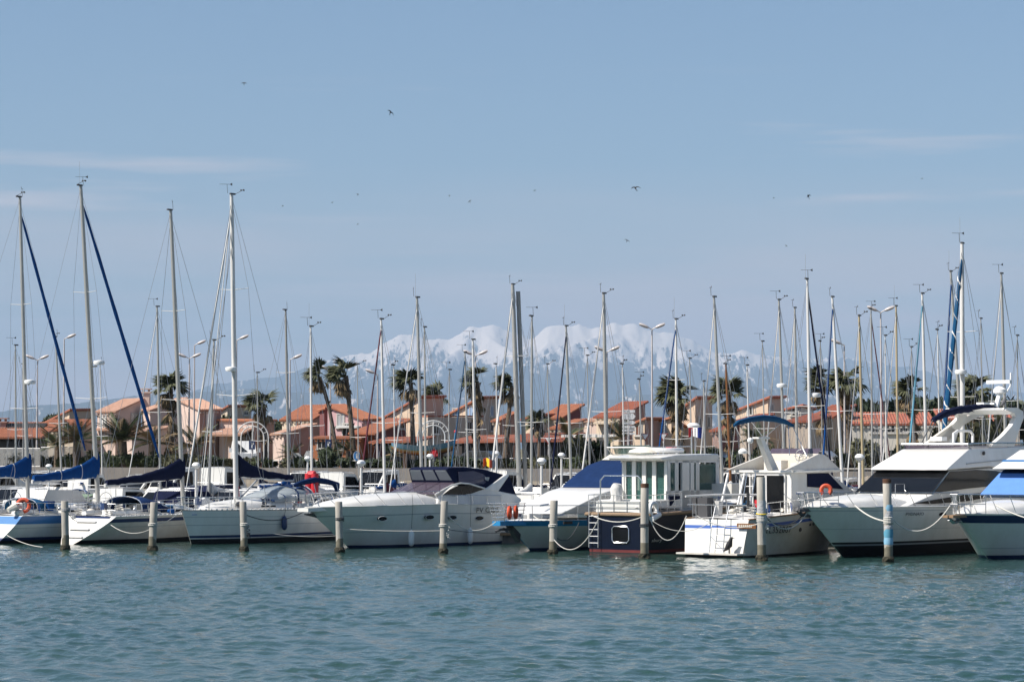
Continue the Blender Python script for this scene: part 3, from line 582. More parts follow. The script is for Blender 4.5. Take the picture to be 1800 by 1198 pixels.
def fan_palm(px, py, pbx, D, label, r=1.0, n=30, dry=16, skirt=0.0, wind=0.75, seed=0, gz=3.12, bend=0.0):
    D = DL(px, max(D, 160.5) + 38); r *= 1.25 * D / 164 * 3000 / FPX; n = int(n * 1.25); rg = random.Random(seed); top = P(px, py, D); bot = P(pbx, 815, D); bot.z = gz
    t = empty('palm_tree', bot, 0, label, 'palm tree', 'palm trees along the promenade'); hv = top - bot
    mb = MB(); pts = []
    for i in range(9):
        k = i / 8; pts.append(Vector((hv.x * (k ** (1 + bend)), hv.y * k, hv.z * k)))
    rad = [.22 * r * (1.25 - .45 * min(1, i / 5)) for i in range(9)]; mb.tube(pts, rad, n=9)
    for i in range(int(hv.z * 3.2)):                     # old leaf boots
        k = rg.random(); k2 = min(7, int(k * 8)); p = pts[k2].lerp(pts[k2 + 1], k * 8 - k2); a = rg.uniform(0, PI2); d_ = Vector((math.cos(a), math.sin(a), 0))
        q = p + d_ * rad[k2] * .9; mb.tube([q, q + d_ * .12 + Vector((0, 0, .2))], [.06, .02], n=4)
    mb.build('trunk', 'palm_bark', t, smooth=False)
    W = Vector((-1, -.1, .12)) * wind * 1.45
    for i in range(n):
        a = rg.uniform(0, PI2); e = rg.uniform(-.15, 1.35); d_ = Vector((math.cos(a) * math.cos(e), math.sin(a) * math.cos(e), math.sin(e))) + W * rg.uniform(.3, 1.25)
        put_frond(t, rg.choice(FR), hv + Vector((0, 0, rg.uniform(-.25, .25))), d_, r * rg.uniform(.8, 1.15), rg)
    for i in range(dry):
        a = rg.uniform(0, PI2); e = rg.uniform(-1.2, -.25); d_ = Vector((math.cos(a) * math.cos(e), math.sin(a) * math.cos(e), math.sin(e))) + W * rg.uniform(.1, .9)
        put_frond(t, rg.choice(FD), hv + Vector((0, 0, rg.uniform(-.7, -.1))), d_, r * rg.uniform(.75, 1.05), rg)
    ns = int(skirt * 16)
    for i in range(ns):
        k = rg.uniform(.25, .95); a = rg.uniform(0, PI2); d_ = Vector((math.cos(a) * .35, math.sin(a) * .35, -1)) + W * .25
        kk = min(7, int((1 - (1 - k) * skirt) * 8)); put_frond(t, rg.choice(FD), pts[kk] + Vector((rg.uniform(-.2, .2), 0, rg.uniform(-.5, .3))), d_, r * rg.uniform(.8, 1.1), rg)
    return t
fan_palm(300, 682, 300, 164, 'tall palm wrapped in a thick skirt of dead fronds before the pink houses', r=1.05, n=26, dry=22, skirt=2.4, wind=.35, seed=1)
fan_palm(463, 712, 467, 164, 'short bushy palm with a green wrapped trunk behind the white arch', r=.95, n=34, dry=14, skirt=.5, seed=2)
fan_palm(562, 662, 590, 160, 'leaning slender palm, left of the windblown pair', r=.78, n=28, dry=18, wind=1.0, seed=3, bend=1.1)
fan_palm(608, 660, 622, 158, 'tall windblown palm, right of the pair before the rose pink house', r=1.0, n=28, dry=22, wind=1.05, seed=4, bend=.5)
fan_palm(722, 672, 728, 164, 'windblown palm in front of the tall peach house gable', r=.95, n=30, dry=20, wind=.8, seed=5)
fan_palm(772, 700, 776, 200, 'small palm top peeping over the windowless end wall', r=.9, n=22, dry=8, wind=.6, seed=6)
fan_palm(840, 672, 838, 162, 'ragged thin-crowned palm before the house with blue windows', r=1.0, n=20, dry=14, skirt=.9, wind=.8, seed=7)
fan_palm(900, 680, 888, 162, 'palm half hidden behind the thick double mast', r=.95, n=26, dry=12, wind=.85, seed=8, bend=.6)
fan_palm(1194, 694, 1194, 164, 'broad shaggy palm beside the shaded tower house', r=1.25, n=40, dry=34, skirt=1.4, wind=.7, seed=9)
fan_palm(1281, 694, 1283, 164, 'palm with fronds streaming both ways behind the dark wooden mast', r=1.05, n=30, dry=22, skirt=.9, wind=.35, seed=10)
fan_palm(1446, 676, 1450, 163, 'left palm of the right-hand pair, thick straight trunk', r=1.05, n=32, dry=22, skirt=.4, wind=.75, seed=11)
fan_palm(1490, 670, 1494, 163, 'right palm of the right-hand pair, tallest on that side', r=1.1, n=34, dry=22, skirt=.4, wind=.7, seed=12)
fan_palm(1602, 688, 1612, 160, 'dry ragged palm in front of the long red roof', r=1.0, n=20, dry=20, skirt=.6, wind=.8, seed=13)
fan_palm(1716, 690, 1716, 164, 'brown windblown palm seen through the radar arch', r=1.15, n=28, dry=26, skirt=1.4, wind=.45, seed=14)
fan_palm(948, 742, 948, 168, 'small palm in front of the shaded flat-topped house', r=.75, n=22, dry=10, wind=.5, seed=15)
def date_palm(px, py, D, label, r=1.0, n=26, seed=0, gz=3.12):
    D = DL(px, max(D, 160) + 38); r *= 1.1 * D / 160 * 3000 / FPX; rg = random.Random(seed); top = P(px, py, D); t = empty('date_palm', (top.x, top.y, gz), 0, label, 'palm tree', 'low feathery palms'); h_ = max(.4, top.z - gz)
    mb = MB(); mb.tube([(0, 0, -.2), (0, 0, h_ * .5), (0, 0, h_)], [.4 * r, .36 * r, .3 * r], n=8); mb.build('trunk', 'palm_bark', t)
    for i in range(n):
        a = rg.uniform(0, PI2); e = rg.uniform(0, 1.4); d_ = Vector((math.cos(a) * math.cos(e), math.sin(a) * math.cos(e), math.sin(e))) + Vector((-.3, 0, 0)) * rg.random()
        put_frond(t, rg.choice(FF), Vector((0, 0, h_)), d_, r * rg.uniform(.8, 1.15), rg)
date_palm(215, 775, 158, 'large feathery palm in front of the dusky pink house', 1.25, 34, 1); date_palm(135, 775, 160, 'feathery palm left of the second tall mast', 1.0, 26, 2)
date_palm(102, 785, 157, 'bare brown feathery palm by the white railing', .9, 18, 3); date_palm(345, 785, 158, 'feathery palm behind the lattice of white stays', 1.0, 24, 4)
date_palm(1092, 770, 160, 'small palm beside the foot of the direction boards', .75, 20, 5); date_palm(612, 792, 156, 'low spiky palm at the foot of the twin palms', .6, 18, 6)
date_palm(690, 800, 155, 'low green palm by the painted fishing boat', .6, 18, 7); date_palm(515, 800, 156, 'low spiky palm beside the tall twin masts', .6, 16, 8); date_palm(1000, 770, 176, 'olive feathery palm in front of the centre houses', .9, 18, 9)
date_palm(268, 778, 160, 'brownish feathery palm right of the blue furled genoa', 1.0, 22, 10); date_palm(1330, 770, 162, 'low feathery palm under the blue folded bimini', .8, 18, 11)

# ------------------------------------------------------------------ bushes, hedges, trees
def leaf_cluster(name, m, n, sx, sy, sz, seed, leaf=.2):
    rg = random.Random(seed); vs_, fs_ = [], []
    lob = [(Vector((rg.uniform(-.6, .6) * sx, rg.uniform(-.6, .6) * sy, rg.uniform(.2, .75) * sz)), rg.uniform(.25, .5)) for _ in range(9)]
    for i in range(n):
        c, rr = rg.choice(lob); d_ = Vector((rg.gauss(0, 1), rg.gauss(0, 1), rg.gauss(0, 1))).normalized(); k = rg.random() ** .35
        p = c + Vector((d_.x * sx, d_.y * sy, d_.z * sz)) * rr * k
        if p.z < .02: p.z = abs(p.z)
        a = Vector((rg.gauss(0, 1), rg.gauss(0, 1), rg.gauss(0, 1))).normalized() * leaf * rg.uniform(.6, 1.3); b = a.orthogonal().normalized() * leaf * rg.uniform(.3, .6)
        o = len(vs_); vs_ += [p - a, p + b, p + a, p - b]; fs_.append((o, o + 1, o + 2, o + 3))
    mb = MB(); mb.add(vs_, fs_); o = mb.build(name, m, fix=False); me = o.data; bpy.data.objects.remove(o); return me
mat('leaf_olive', (0.095, 0.095, 0.045), 0.8, noise=0.4, nscale=1.2)
BU = [leaf_cluster('foliage', 'leaf_dark', 900, 1, 1, 1, 1), leaf_cluster('foliage', 'leaf_mid', 900, 1, 1, 1, 2), leaf_cluster('foliage', 'leaf_olive', 800, 1, 1, 1, 3)]
def bush(px, py, D, w, h_, k, label, name='bush', cat='bush', gz=3.12):
    D = DL(px, max(D, 160) + 38); w *= .82; h_ *= .9; p = P(px, py, D); t = empty(name, (p.x, p.y, gz), 0, label, cat, 'bushes along the promenade')
    o = bpy.data.objects.new('foliage', BU[k]); col.objects.link(o); o.parent = t; o.scale = (w, w * .8, h_); o.rotation_euler = (0, 0, random.uniform(0, 6))
    mb = MB()
    for i in range(3): mb.tube([(0, 0, -.1), (random.uniform(-.4, .4) * w, random.uniform(-.3, .3) * w, h_ * .7)], [.05, .02], n=4)
    mb.build('stem', 'twig', t)
mat('hedge', (0.05, 0.075, 0.025), 0.9)
def hedge(px0, px1, D, h_, label, k=1, gz=3.12):
    D = max(D, 160) + 38; a, b = P(px0, 820, DL(px0, D)), P(px1, 820, DL(px1, D)); n = max(2, int((b.x - a.x) / 1.3)); t = empty('hedge', ((a.x + b.x) / 2, (a.y + b.y) / 2, gz), 0, label, 'hedge', 'clipped hedges')
    for i in range(n + 1):
        o = bpy.data.objects.new('foliage', BU[k if random.random() < .75 else (k + 1) % 3]); col.objects.link(o); o.parent = t
        o.location = ((b.x - a.x) * (i / n - .5), (b.y - a.y) * (i / n - .5) + random.uniform(-.2, .2), 0); o.scale = (1.15, .8, h_ * random.uniform(.9, 1.1)); o.rotation_euler = (0, 0, random.uniform(0, 6))
hedge(160, 300, 156, 1.3, 'long green hedge in front of the dusky pink house', 1); hedge(60, 150, 158, 1.1, 'low hedge behind the white railing', 0)
hedge(540, 640, 156, .9, 'low planted bed at the foot of the twin palms', 0); hedge(655, 765, 155, .8, 'planting beneath the painted fishing boat', 0)
hedge(1250, 1340, 158, 1.6, 'dense dark shrubs behind the white trawler', 0); hedge(1380, 1480, 166, 1.5, 'olive shrubs in front of the orange roofed houses', 2); hedge(1500, 1660, 164, 1.8, 'dry shrubs below the long white terrace', 2)
hedge(380, 440, 156, .8, 'green bed left of the parked van', 1); hedge(820, 920, 160, .8, 'thin hedge behind the orange flag', 2)
for i, (px, py, D, w, h_, k, lb) in enumerate([(575, 800, 158, 1.6, 1.9, 0, 'dark round bush left of the twin palm trunks'), (528, 795, 157, 1.0, 1.3, 1, 'green bush by the white anchor sculpture'), (1010, 790, 166, 1.6, 2.8, 2, 'olive bush in front of the centre houses'), (1040, 780, 168, 1.5, 2.6, 0, 'dark bush beside the pergola'), (1478, 800, 158, .9, 1.4, 0, 'dark spiky shrub above the brown bank'), (1345, 790, 160, 1.4, 2.0, 2, 'yellowish shrub under the bimini'), (1745, 780, 158, 2.4, 4.2, 2, 'big dry thicket seen through the radar arch'), (1700, 780, 159, 2.0, 3.6, 2, 'dry brushwood left inside the radar arch'), (1520, 790, 160, 1.6, 2.4, 2, 'pale shrub at the foot of the right-hand palms'), (1655, 770, 165, 1.5, 3.0, 2, 'grey shrub right of the ragged dry palm'), (1180, 790, 160, 1.6, 1.8, 0, 'dark shrub at the foot of the broad shaggy palm'), (165, 800, 156, 1.2, 1.6, 2, 'scrubby bush beside the second tall mast'), (445, 810, 156, .8, 1.0, 1, 'small green bush before the parked van'), (660, 800, 155, .9, 1.0, 0, 'dark bush right of the round blue sign'), (1225, 800, 159, 1.3, 1.6, 1, 'green shrub below the tricolour flag')]):
    bush(px, py, D, w, h_, k, lb)
hedge(300, 380, 156, 1.2, 'shrubs at the foot of the shaggy palm', 2); hedge(440, 540, 156, .9, 'green bed right of the parked van', 1); hedge(765, 830, 157, 1.1, 'shrubs right of the painted fishing boat', 0); hedge(920, 1010, 157, 1.0, 'low shrubs before the orange canopy shop', 1); hedge(1060, 1160, 157, 1.1, 'shrubs at the foot of the direction boards', 0); hedge(1160, 1250, 157, 1.2, 'shrubs before the shaded tower house', 2); hedge(-20, 60, 157, 1.4, 'shrubs at the far left before the glazed pavilion', 2); hedge(1340, 1400, 157, 1.2, 'shrubs left of the right-hand palms', 0); hedge(1660, 1800, 158, 1.6, 'shrubs behind the flybridge yacht at the right', 2)
def tree(px, ytop, D, w, label, k=0, cat='tree'):
    D = DL(px, D + 38); w *= .82; p = P(px, ytop, D); gz = 3.2; h_ = p.z - gz; t = empty('pine_tree', (p.x, p.y, gz), 0, label, cat, 'dark trees behind the houses')
    mb = MB(); mb.tube([(0, 0, 0), (.1, 0, h_ * .5), (0, .1, h_ * .8)], [.3, .22, .08], n=7)
    for i in range(4): a = i * 1.6; mb.tube([(0, 0, h_ * .5), (math.cos(a) * w * .5, math.sin(a) * w * .5, h_ * .72)], [.12, .04], n=5)
    mb.build('trunk', 'twig', t)
    for i in range(4):
        o = bpy.data.objects.new('crown', BU[k]); col.objects.link(o); o.parent = t; o.scale = (w * random.uniform(.6, .9), w * .7, h_ * random.uniform(.4, .52))
        o.location = (random.uniform(-.4, .4) * w, random.uniform(-.3, .3) * w, h_ * random.uniform(.42, .55)); o.rotation_euler = (0, 0, random.uniform(0, 6))
for i, (px, yt, w) in enumerate([(1515, 709, 3.5), (1545, 706, 3.8), (1575, 700, 3.5), (1625, 706, 4), (1650, 704, 4), (1675, 700, 3.5), (1735, 700, 4), (1775, 703, 4), (1800, 706, 4)]):
    tree(px, yt, 225 + (i % 3) * 6, w, ['bushy dark pine at the left end of the tree line', 'dark pine above the long terrace roof, second from the left', 'taller dark pine left of the dry ragged palm', 'dark pine right of the dry ragged palm', 'dark pine left of the blue twisted sails', 'dark pine behind the blue twisted sails', 'dark pine above the folded navy bimini', 'dark pine right of the radar column', 'dark pine at the right edge of the picture'][i])
tree(97, 728, 205, 2.0, 'lone dark tree above the orange pavilion roof'); tree(392, 733, 195, 1.6, 'dark tree top between the two pink houses'); tree(486, 738, 200, 1.6, 'dark tree top right of the short bushy palm')
# ------------------------------------------------------------------ boats: frame, hull, rails, rig
class Boat:
    """local x runs away from the camera along the berth, local y to the left; the side we see is y < 0"""
    def __init__(s, name, label, cat, origin, phi, group):
        s.o = empty(name, origin, R(phi), label, cat, group); s.M = Matrix.Translation(origin) @ Matrix.Rotation(R(phi), 4, 'Z'); s.I = s.M.inverted()
        s.C = s.I @ Vector((0, 0, CAMH)); s.R3 = s.I.to_3x3()
    def loc(s, px, py, y=0.0):
        d_ = s.R3 @ ray(px, py); t = (y - s.C.y) / d_.y; p = s.C + d_ * t; return Vector((p.x, y, p.z))
    def atx(s, px, py, x):
        d_ = s.R3 @ ray(px, py); t = (x - s.C.x) / d_.x; return s.C + d_ * t
    def part(s, mb, name, m, smooth=False, parent=None): return mb.build(name, m, parent or s.o, smooth)
    # outline traced on the near side, given body across the beam: points are (px, py, half width)
    def body(s, name, pts, m, smooth=False, side=None, parent=None, bev=0.0):
        q = [(s.loc(px, py, -w), w) for px, py, w in pts]
        mb = MB(); mb.loft([[p for p, w in q], [Vector((p.x, w, p.z)) for p, w in q]])
        o = mb.build(name, m, parent or s.o)
        if bev:
            md = o.modifiers.new('b', 'BEVEL'); md.width = bev; md.segments = 3; md.limit_method = 'ANGLE'; md.angle_limit = R(25)
            o.data.shade_smooth()
            try: o.data.set_sharp_from_angle(angle=R(40))
            except Exception: pass
        return o
    def pane(s, name, pts, m, w, both=True, th=.02, parent=None):
        """flat patch on the near side (and its twin on the far side)"""
        for sgn in ((-1, 1) if both else (-1,)):
            q = [s.loc(px, py, -(w if not isinstance(w, (list, tuple)) else w[i]) - .012) for i, (px, py) in enumerate(pts)]
            if sgn > 0: q = [Vector((p.x, -p.y, p.z)) for p in q]
            mb = MB(); mb.prism(q, (0, sgn * th, 0)); o = mb.build(name, m, parent or s.o)
            if sgn < 0: first = o
        return first
    def across(s, name, a, b, m, th=.03, parent=None, n=1, gap=.08):
        """slanted screen spanning the beam between two (px,py,w) stations, cut into n panes"""
        pa, pb = s.loc(a[0], a[1], -a[2]), s.loc(b[0], b[1], -b[2]); last = None
        nrm = Vector((pb.z - pa.z, 0, -(pb.x - pa.x))).normalized()
        if (nrm.x > 0) == s.bow_out: nrm = -nrm
        for i in range(n):
            t0, t1 = i / n, (i + 1) / n
            def yy(w, t, e): return -w + 2 * w * t + e
            q = [Vector((pa.x, yy(a[2], t0, gap / 2 if n > 1 else 0), pa.z)), Vector((pa.x, yy(a[2], t1, -gap / 2 if n > 1 else 0), pa.z)), Vector((pb.x, yy(b[2], t1, -gap / 2 if n > 1 else 0), pb.z)), Vector((pb.x, yy(b[2], t0, gap / 2 if n > 1 else 0), pb.z))]
            mb = MB(); mb.prism([p + nrm * .012 for p in q], nrm * th); last = mb.build(name, m, parent or s.o)
        return last
    def hull(s, L, B, bow_out, zb, zm, zt, rake, levels, mats_, flare=.35, tr=.85, scoop=0.0, full=2.2, nst=26, deckmat='deck', low=-.35, name='hull', tmats=None, cap=None, sround=0.0, capm='white_plastic'):
        s.L, s.bow_out = L, bow_out
        def hb(t):
            f = (1 - (1 - min(t / .58, 1)) ** full); 
            if t > .6: f *= 1 - (1 - tr) * ((t - .6) / .4) ** 2
            return max(.03, B / 2 * f)
        def zs(t): return zb + (zm - zb) * min(1, t / .55) ** .9 + (zt - zm) * max(0, (t - .55) / .45)
        s.hb, s.zs = hb, zs
        def xs(t, z):
            x = t * L; q = 1 - max(min(z / zs(t), 1), -.3)
            x += rake * q * max(0, 1 - t / .42) ** 1.4
            if scoop: x += scoop * q * max(0, (t - .72) / .28)
            return x if bow_out else L - x
        s.xs = xs
        def half(t, z):
            q = 1 - max(min(z / zs(t), 1), -.4); return max(.012, hb(t) * (1 - (flare * (1 - t) ** 1.5 + .1) * max(q, 0) ** 1.15 - (.25 if z < 0 else 0) * abs(z)) * (1 - sround * max(q, 0) ** 1.6 * max(0, (t - .7) / .3)))
        s.half = half
        mb = MB(); rings = []
        for i in range(nst + 1):
            t = (i / nst) ** 1.15; zz = []
            for kind, v in levels: zz.append(v if kind == 'a' else zs(t) + v if kind == 's' else v * zs(t))
            zz.append(low)
            for j in range(1, len(zz)): zz[j] = min(zz[j], zz[j - 1] - .004)
            rings.append([[Vector((xs(t, z), -half(t, z), z)) for z in zz], [Vector((xs(t, z), half(t, z), z)) for z in zz]])
        k = len(levels) + 1; nb = k - 1
        for sd in (0, 1):
            for i in range(nst):
                for j in range(nb): mb.add([rings[i][sd][j], rings[i + 1][sd][j], rings[i + 1][sd][j + 1], rings[i][sd][j + 1]], [(0, 1, 2, 3)], j)
        for j in range(nb): mb.add([rings[-1][0][j], rings[-1][1][j], rings[-1][1][j + 1], rings[-1][0][j + 1]], [(0, 1, 2, 3)], (nb + j) if tmats else j)
        mb.add([rings[0][0][j] for j in range(k)] + [rings[0][1][j] for j in range(k)], [(j, j + 1, k + j + 1, k + j) for j in range(nb)], 0)
        h_ = mb.build(name, list(mats_) + (list(tmats) if tmats else []), s.o, smooth=True)
        # deck with a little camber
        mb = MB(); rr = []
        for i in range(nst + 1):
            t = (i / nst) ** 1.15; w = hb(t) * .985; z = zs(t) - .03
            rr.append([Vector((xs(t, zs(t)), -w + 2 * w * j / 6, z + .09 * (1 - (j / 3 - 1) ** 2) * min(1, w))) for j in range(7)])
        mb.loft(rr, closed=False); mb.build('deck', deckmat, s.o, smooth=True)
        # toe rail / rubbing strake
        if cap:
            for sd in (-1, 1):
                mb = MB(); mb.tube([Vector((xs(i / 24, zs(i / 24)), sd * hb(i / 24), zs(i / 24) + cap * .2)) for i in range(25)], cap, n=6, sq=.7); mb.build('toe_rail', capm, s.o, smooth=True)
        return h_
    def hull_text(s, name, body, m, px, py, size, sx=1.0, shear=0.0):
        y = -s.hb(.5)
        for _ in range(6):
            p = s.loc(px, py, y); t = p.x / s.L if s.bow_out else 1 - p.x / s.L; t = max(.02, min(.98, t)); y = -s.half(t, p.z)
        e = .06; ta, tb = max(0, t - e), min(1, t + e); dy = -(s.half(tb, p.z) - s.half(ta, p.z)); dx = (tb - ta) * s.L * (1 if s.bow_out else -1)
        dz = .15; tilt = math.atan2(s.half(t, p.z + dz) - s.half(t, p.z - dz), 2 * dz)
        return text_mesh(name, body, m, s.o, (p.x, y - .09, p.z), size, (math.pi / 2 + tilt, 0, math.atan2(dy, dx) if dx > 0 else math.atan2(-dy, -dx)), shear, sx)
    def edge(s, t, sd=-1, inset=.08, up=0.0): return Vector((s.xs(t, s.zs(t)), sd * max(.03, s.hb(t) - inset), s.zs(t) + up))
    def rail(s, t0, t1, h_, n, name='railing', m='steel', inset=.08, lines=(1.0,), r=.014, lean=0.0, close_bow=True, sides=(-1, 1), post=True):
        for sd in sides:
            mb = MB()
            for ln in lines: mb.tube([s.edge(t0 + (t1 - t0) * i / 20, sd, inset, h_ * ln) for i in range(21)], r if ln == 1.0 else r * .7, n=5)
            if post:
                for i in range(n + 1):
                    t = t0 + (t1 - t0) * i / n; a = s.edge(t, sd, inset); b = s.edge(max(0.0, t - lean), sd, inset, h_); mb.tube([a, b], r * .9, n=5)
            mb.build(name, m, s.o)
    def pulpit(s, h_, t1=.12, ahead=.25, r=.018, m='steel'):
        mb = MB(); sg = -1 if s.bow_out else 1; tip = s.edge(0, -1, 0, h_); tip.y = 0; tip.x += sg * ahead
        for z in (h_, h_ * .5):
            pts = [s.edge(t1, -1, .05, z), s.edge(t1 * .5, -1, .02, z), Vector((tip.x - sg * .1, -.16, s.zs(0) + z)), Vector((tip.x - sg * .1, .16, s.zs(0) + z)), s.edge(t1 * .5, 1, .02, z), s.edge(t1, 1, .05, z)]; mb.tube(pts, r if z == h_ else r * .8, n=6)
        for t in (t1, t1 * .5):
            for sd in (-1, 1): mb.tube([s.edge(t, sd, .05), s.edge(t, sd, .05, h_)], r, n=6)
        for sd in (-1, 1): mb.tube([s.edge(.012, sd, .0), Vector((tip.x - sg * .1, sd * .16, s.zs(0) + h_))], r, n=6)
        mb.build('pulpit', m, s.o)
    def pushpit(s, h_, t0=.86, r=.018, m='steel', gate=True):
        mb = MB()
        for z in (h_, h_ * .5):
            for sd in (-1, 1): mb.tube([s.edge(t0, sd, .05, z), s.edge(.93, sd, .05, z), s.edge(.995, sd, .08, z), s.edge(.999, sd, .55, z)], r, n=6)
        for t in (t0, .93, .995):
            for sd in (-1, 1): mb.tube([s.edge(t, sd, .06), s.edge(t, sd, .06, h_)], r, n=6)
        mb.build('pushpit', m, s.o)
    def fender(s, t, z, m='white_plastic', r=.13, ln=.62, sd=-1):
        e = s.edge(t, sd, -.12); x = s.xs(t, z); y = sd * (s.hb(t) * .97 + r * .6); c = Vector((x, y, z))
        mb = MB(); mb.lathe([(.02, ln / 2 + .07), (.035, ln / 2 + .02), (r * .7, ln / 2 - .05), (r, ln / 2 - .15), (r, -ln / 2 + .15), (r * .7, -ln / 2 + .05), (.03, -ln / 2)], c, 10); f = mb.build('fender', m, s.o, smooth=True)
        mb = MB(); mb.tube([c + Vector((0, 0, ln / 2 + .05)), e + Vector((0, 0, .05)), e + Vector((0, -sd * .05, .5))], .012, n=4); mb.build('fender_line', 'rope_dark', f)
    def mast(s, bot, top, r=.085, m='alu', spreaders=(), wires=True, rigw=1.5, fore=None, back=None, furl=None, gear=True, radar=None, wr=.009, antenna=False):
        """bot, top in local coordinates; spreaders: (fraction, half length, sweep up)"""
        mb = MB(); d_ = top - bot; mb.tube([bot, bot + d_ * .6, bot + d_ * .9, top], [r * 1.05, r, r * .85, r * .7], n=10); ms = mb.build('mast', m, s.o, smooth=True)
        aft = 1 if s.bow_out else -1
        g = MB(); g.box(top + Vector((aft * .08, 0, .04)), (.36, .1, .08)); g.build('masthead', 'dark_gear', ms)
        if gear:
            g = MB(); q = top + Vector((aft * -.25, .05, .05)); g.tube([q, q + Vector((-.05, 0, .45))], .012, n=4); e = q + Vector((-.05, 0, .45)); ax = Vector((.3, .22, 0)) if random.random() < .5 else Vector((-.25, .28, 0))
            g.tube([e - ax * .7, e + ax], .009, n=4); g.prism([e - ax * .7 + Vector((0, 0, -.07)), e - ax * .7 + Vector((0, 0, .07)), e - ax * .35], (0, .01, 0)); g.build('wind_vane', 'dark_gear', ms)
        if gear and random.random() < .6:
            g = MB(); q = top + Vector((aft * .3, 0, .05)); e = q + Vector((.35, -.2, .22)); g.tube([q, e], .012, n=4)
            for a in (0, 2.1, 4.2): g.ball(e + Vector((math.cos(a) * .09, math.sin(a) * .09, 0)), .045, 4)
            g.build('anemometer', 'dark_gear', ms)
        if antenna: g = MB(); g.tube([top + Vector((0, .1, 0)), top + Vector((0, .1, 1.3))], .007, n=4); g.build('antenna', 'grey_plastic', ms)
        tips = []
        for f, hl, up in spreaders:
            c = bot + d_ * f
            for sd in (-1, 1):
                tp = c + Vector((aft * .12, sd * hl, up)); g = MB(); g.tube([c, tp], [.035, .022], n=5, sq=.6); g.build('spreader', 'mast_white' if m != 'mast_gold' else m, ms); tips.append((f, sd, tp))
        if wires:
            ch_x = bot.x + aft * .25
            for sd in (-1, 1):
                foot = Vector((ch_x, sd * rigw, s.zs(.45) if hasattr(s, 'zs') else bot.z)); pts = [foot] + [tp for f, d2, tp in sorted(tips, key=lambda q: q[0]) if d2 == sd] + [bot + d_ * .98]
                g = MB(); g.tube(pts, wr, n=4); g.build('shroud', 'wire', s.o)
                if tips:
                    g = MB(); g.tube([foot + Vector((aft * .3, 0, 0)), bot + d_ * sorted(tips, key=lambda q: q[0])[-1][0] * (.96 if len(spreaders) < 2 else .55)], wr, n=4); g.build('shroud', 'wire', s.o)
        if fore is not None:
            g = MB(); g.tube([bot + d_ * .985, fore], wr, n=4); g.build('forestay', 'wire', s.o)
            if furl:
                a, b = (bot + d_ * .955).lerp(fore, .0), (bot + d_ * .985).lerp(fore, .94); n = 14; g = MB(); rad = []
                for i in range(n + 1): t = i / n; rad.append(furl[1] * (.45 + .75 * math.sin(math.pi * min(1, .12 + t * .62))) * (1 + .1 * math.sin(i * 2.4)))
                rad[0] = .02; rad[-1] = furl[1] * .45
                g.tube([a.lerp(b, i / n) for i in range(n + 1)], rad, n=7); g.build('furled_sail', furl[0], s.o, smooth=True)
                if len(furl) > 2:      # helical strip of the sacrificial edge
                    g = MB(); k = 90; pts = []
                    for i in range(k + 1): t = i / k; c = a.lerp(b, t); rr = rad[min(n, int(t * n))] * 1.02; an = t * furl[3]; pts.append(c + Vector((math.cos(an), math.sin(an), 0)) * rr)
                    g.tube(pts, furl[1] * .42, n=4, sq=.5); g.build('sail_edge', furl[2], s.o)
        if back is not None: g = MB(); g.tube([bot + d_ * .995, back], wr, n=4); g.build('backstay', 'wire', s.o)
        # halyards running beside the mast
        if wires:
            g = MB(); e = bot + d_ * .95; g.tube([bot + Vector((-aft * .35, -.25, .2)), e], wr * .9, n=4); g.build('halyard', 'wire', s.o)
        if radar:
            c = bot + d_ * radar[0] + Vector((0, 0, 0)); off = Vector(radar[1]); g = MB(); g.lathe([(.05, -.12), (.27, -.11), (.31, 0), (.28, .09), (.05, .13)], c + off, 14); rd = g.build('radar', 'white_plastic', ms, smooth=True)
            g = MB(); g.tube([c, c + off * .8 - Vector((0, 0, .14))], .04, n=5); g.build('bracket', 'alu', rd)
        return ms
    def boom(s, gooseneck, end, m='alu', cover=None, hi=.42, lo=.16, side=None):
        mb = MB(); mb.tube([gooseneck, end], .075, n=8, sq=1.35); bo = mb.build('boom', m, s.o, smooth=True)
        if cover:
            n = 22; d_ = end - gooseneck; rings = []
            for i in range(n + 1):
                t = i / n; c = gooseneck + d_ * (t * .98); hgt = hi * (1 - t) ** 3.6 + lo * (1.12 - .4 * t) + .012 * math.sin(i * 1.9); w = .16 * (1 - .35 * t) + .015 * math.sin(i * 2.7)
                side_ = Vector((-d_.y, d_.x, 0)).normalized(); up = Vector((0, 0, 1)); sag = .015 * math.sin(i * .9)
                rings.append([c + side_ * w * math.cos(a) + up * (hgt * .5 + hgt * .62 * math.sin(a) + sag - .02) for a in [2 * math.pi * j / 12 for j in range(12)]])
            g = MB(); g.loft(rings); cv = g.build('sail_cover', cover, s.o, smooth=True)
            for t in (.3, .62):
                c = gooseneck + d_ * t; g = MB(); g.loft([[p + Vector((0, 0, 0)) + (p - c) * .03 + d_.normalized() * e for p in rings[int(t * n)]] for e in (-.02, .02)]); g.build('strap', 'canvas_white' if cover != 'canvas_navy' else 'canvas_navy', cv)
        return bo
    def hood(s, x0, x1, z, w, h_, m='canvas_blue', win=True):
        """sprayhood: arched canvas open towards x1"""
        mb = MB(); n = 12; rings = []
        for k, (x, hh, ww) in enumerate(((x0, .12, .92), (x0 + (x1 - x0) * .35, .72, .98), (x0 + (x1 - x0) * .7, 1.0, 1.0), (x1, .98, 1.0))):
            rings.append([Vector((x, -w * ww * math.cos(math.pi * j / n), z + h_ * hh * max(0, math.sin(math.pi * j / n)) ** .55)) for j in range(n + 1)])
        mb.loft(rings, closed=False); o = mb.build('sprayhood', m, s.o, smooth=True); md = o.modifiers.new('s', 'SOLIDIFY'); md.thickness = .03
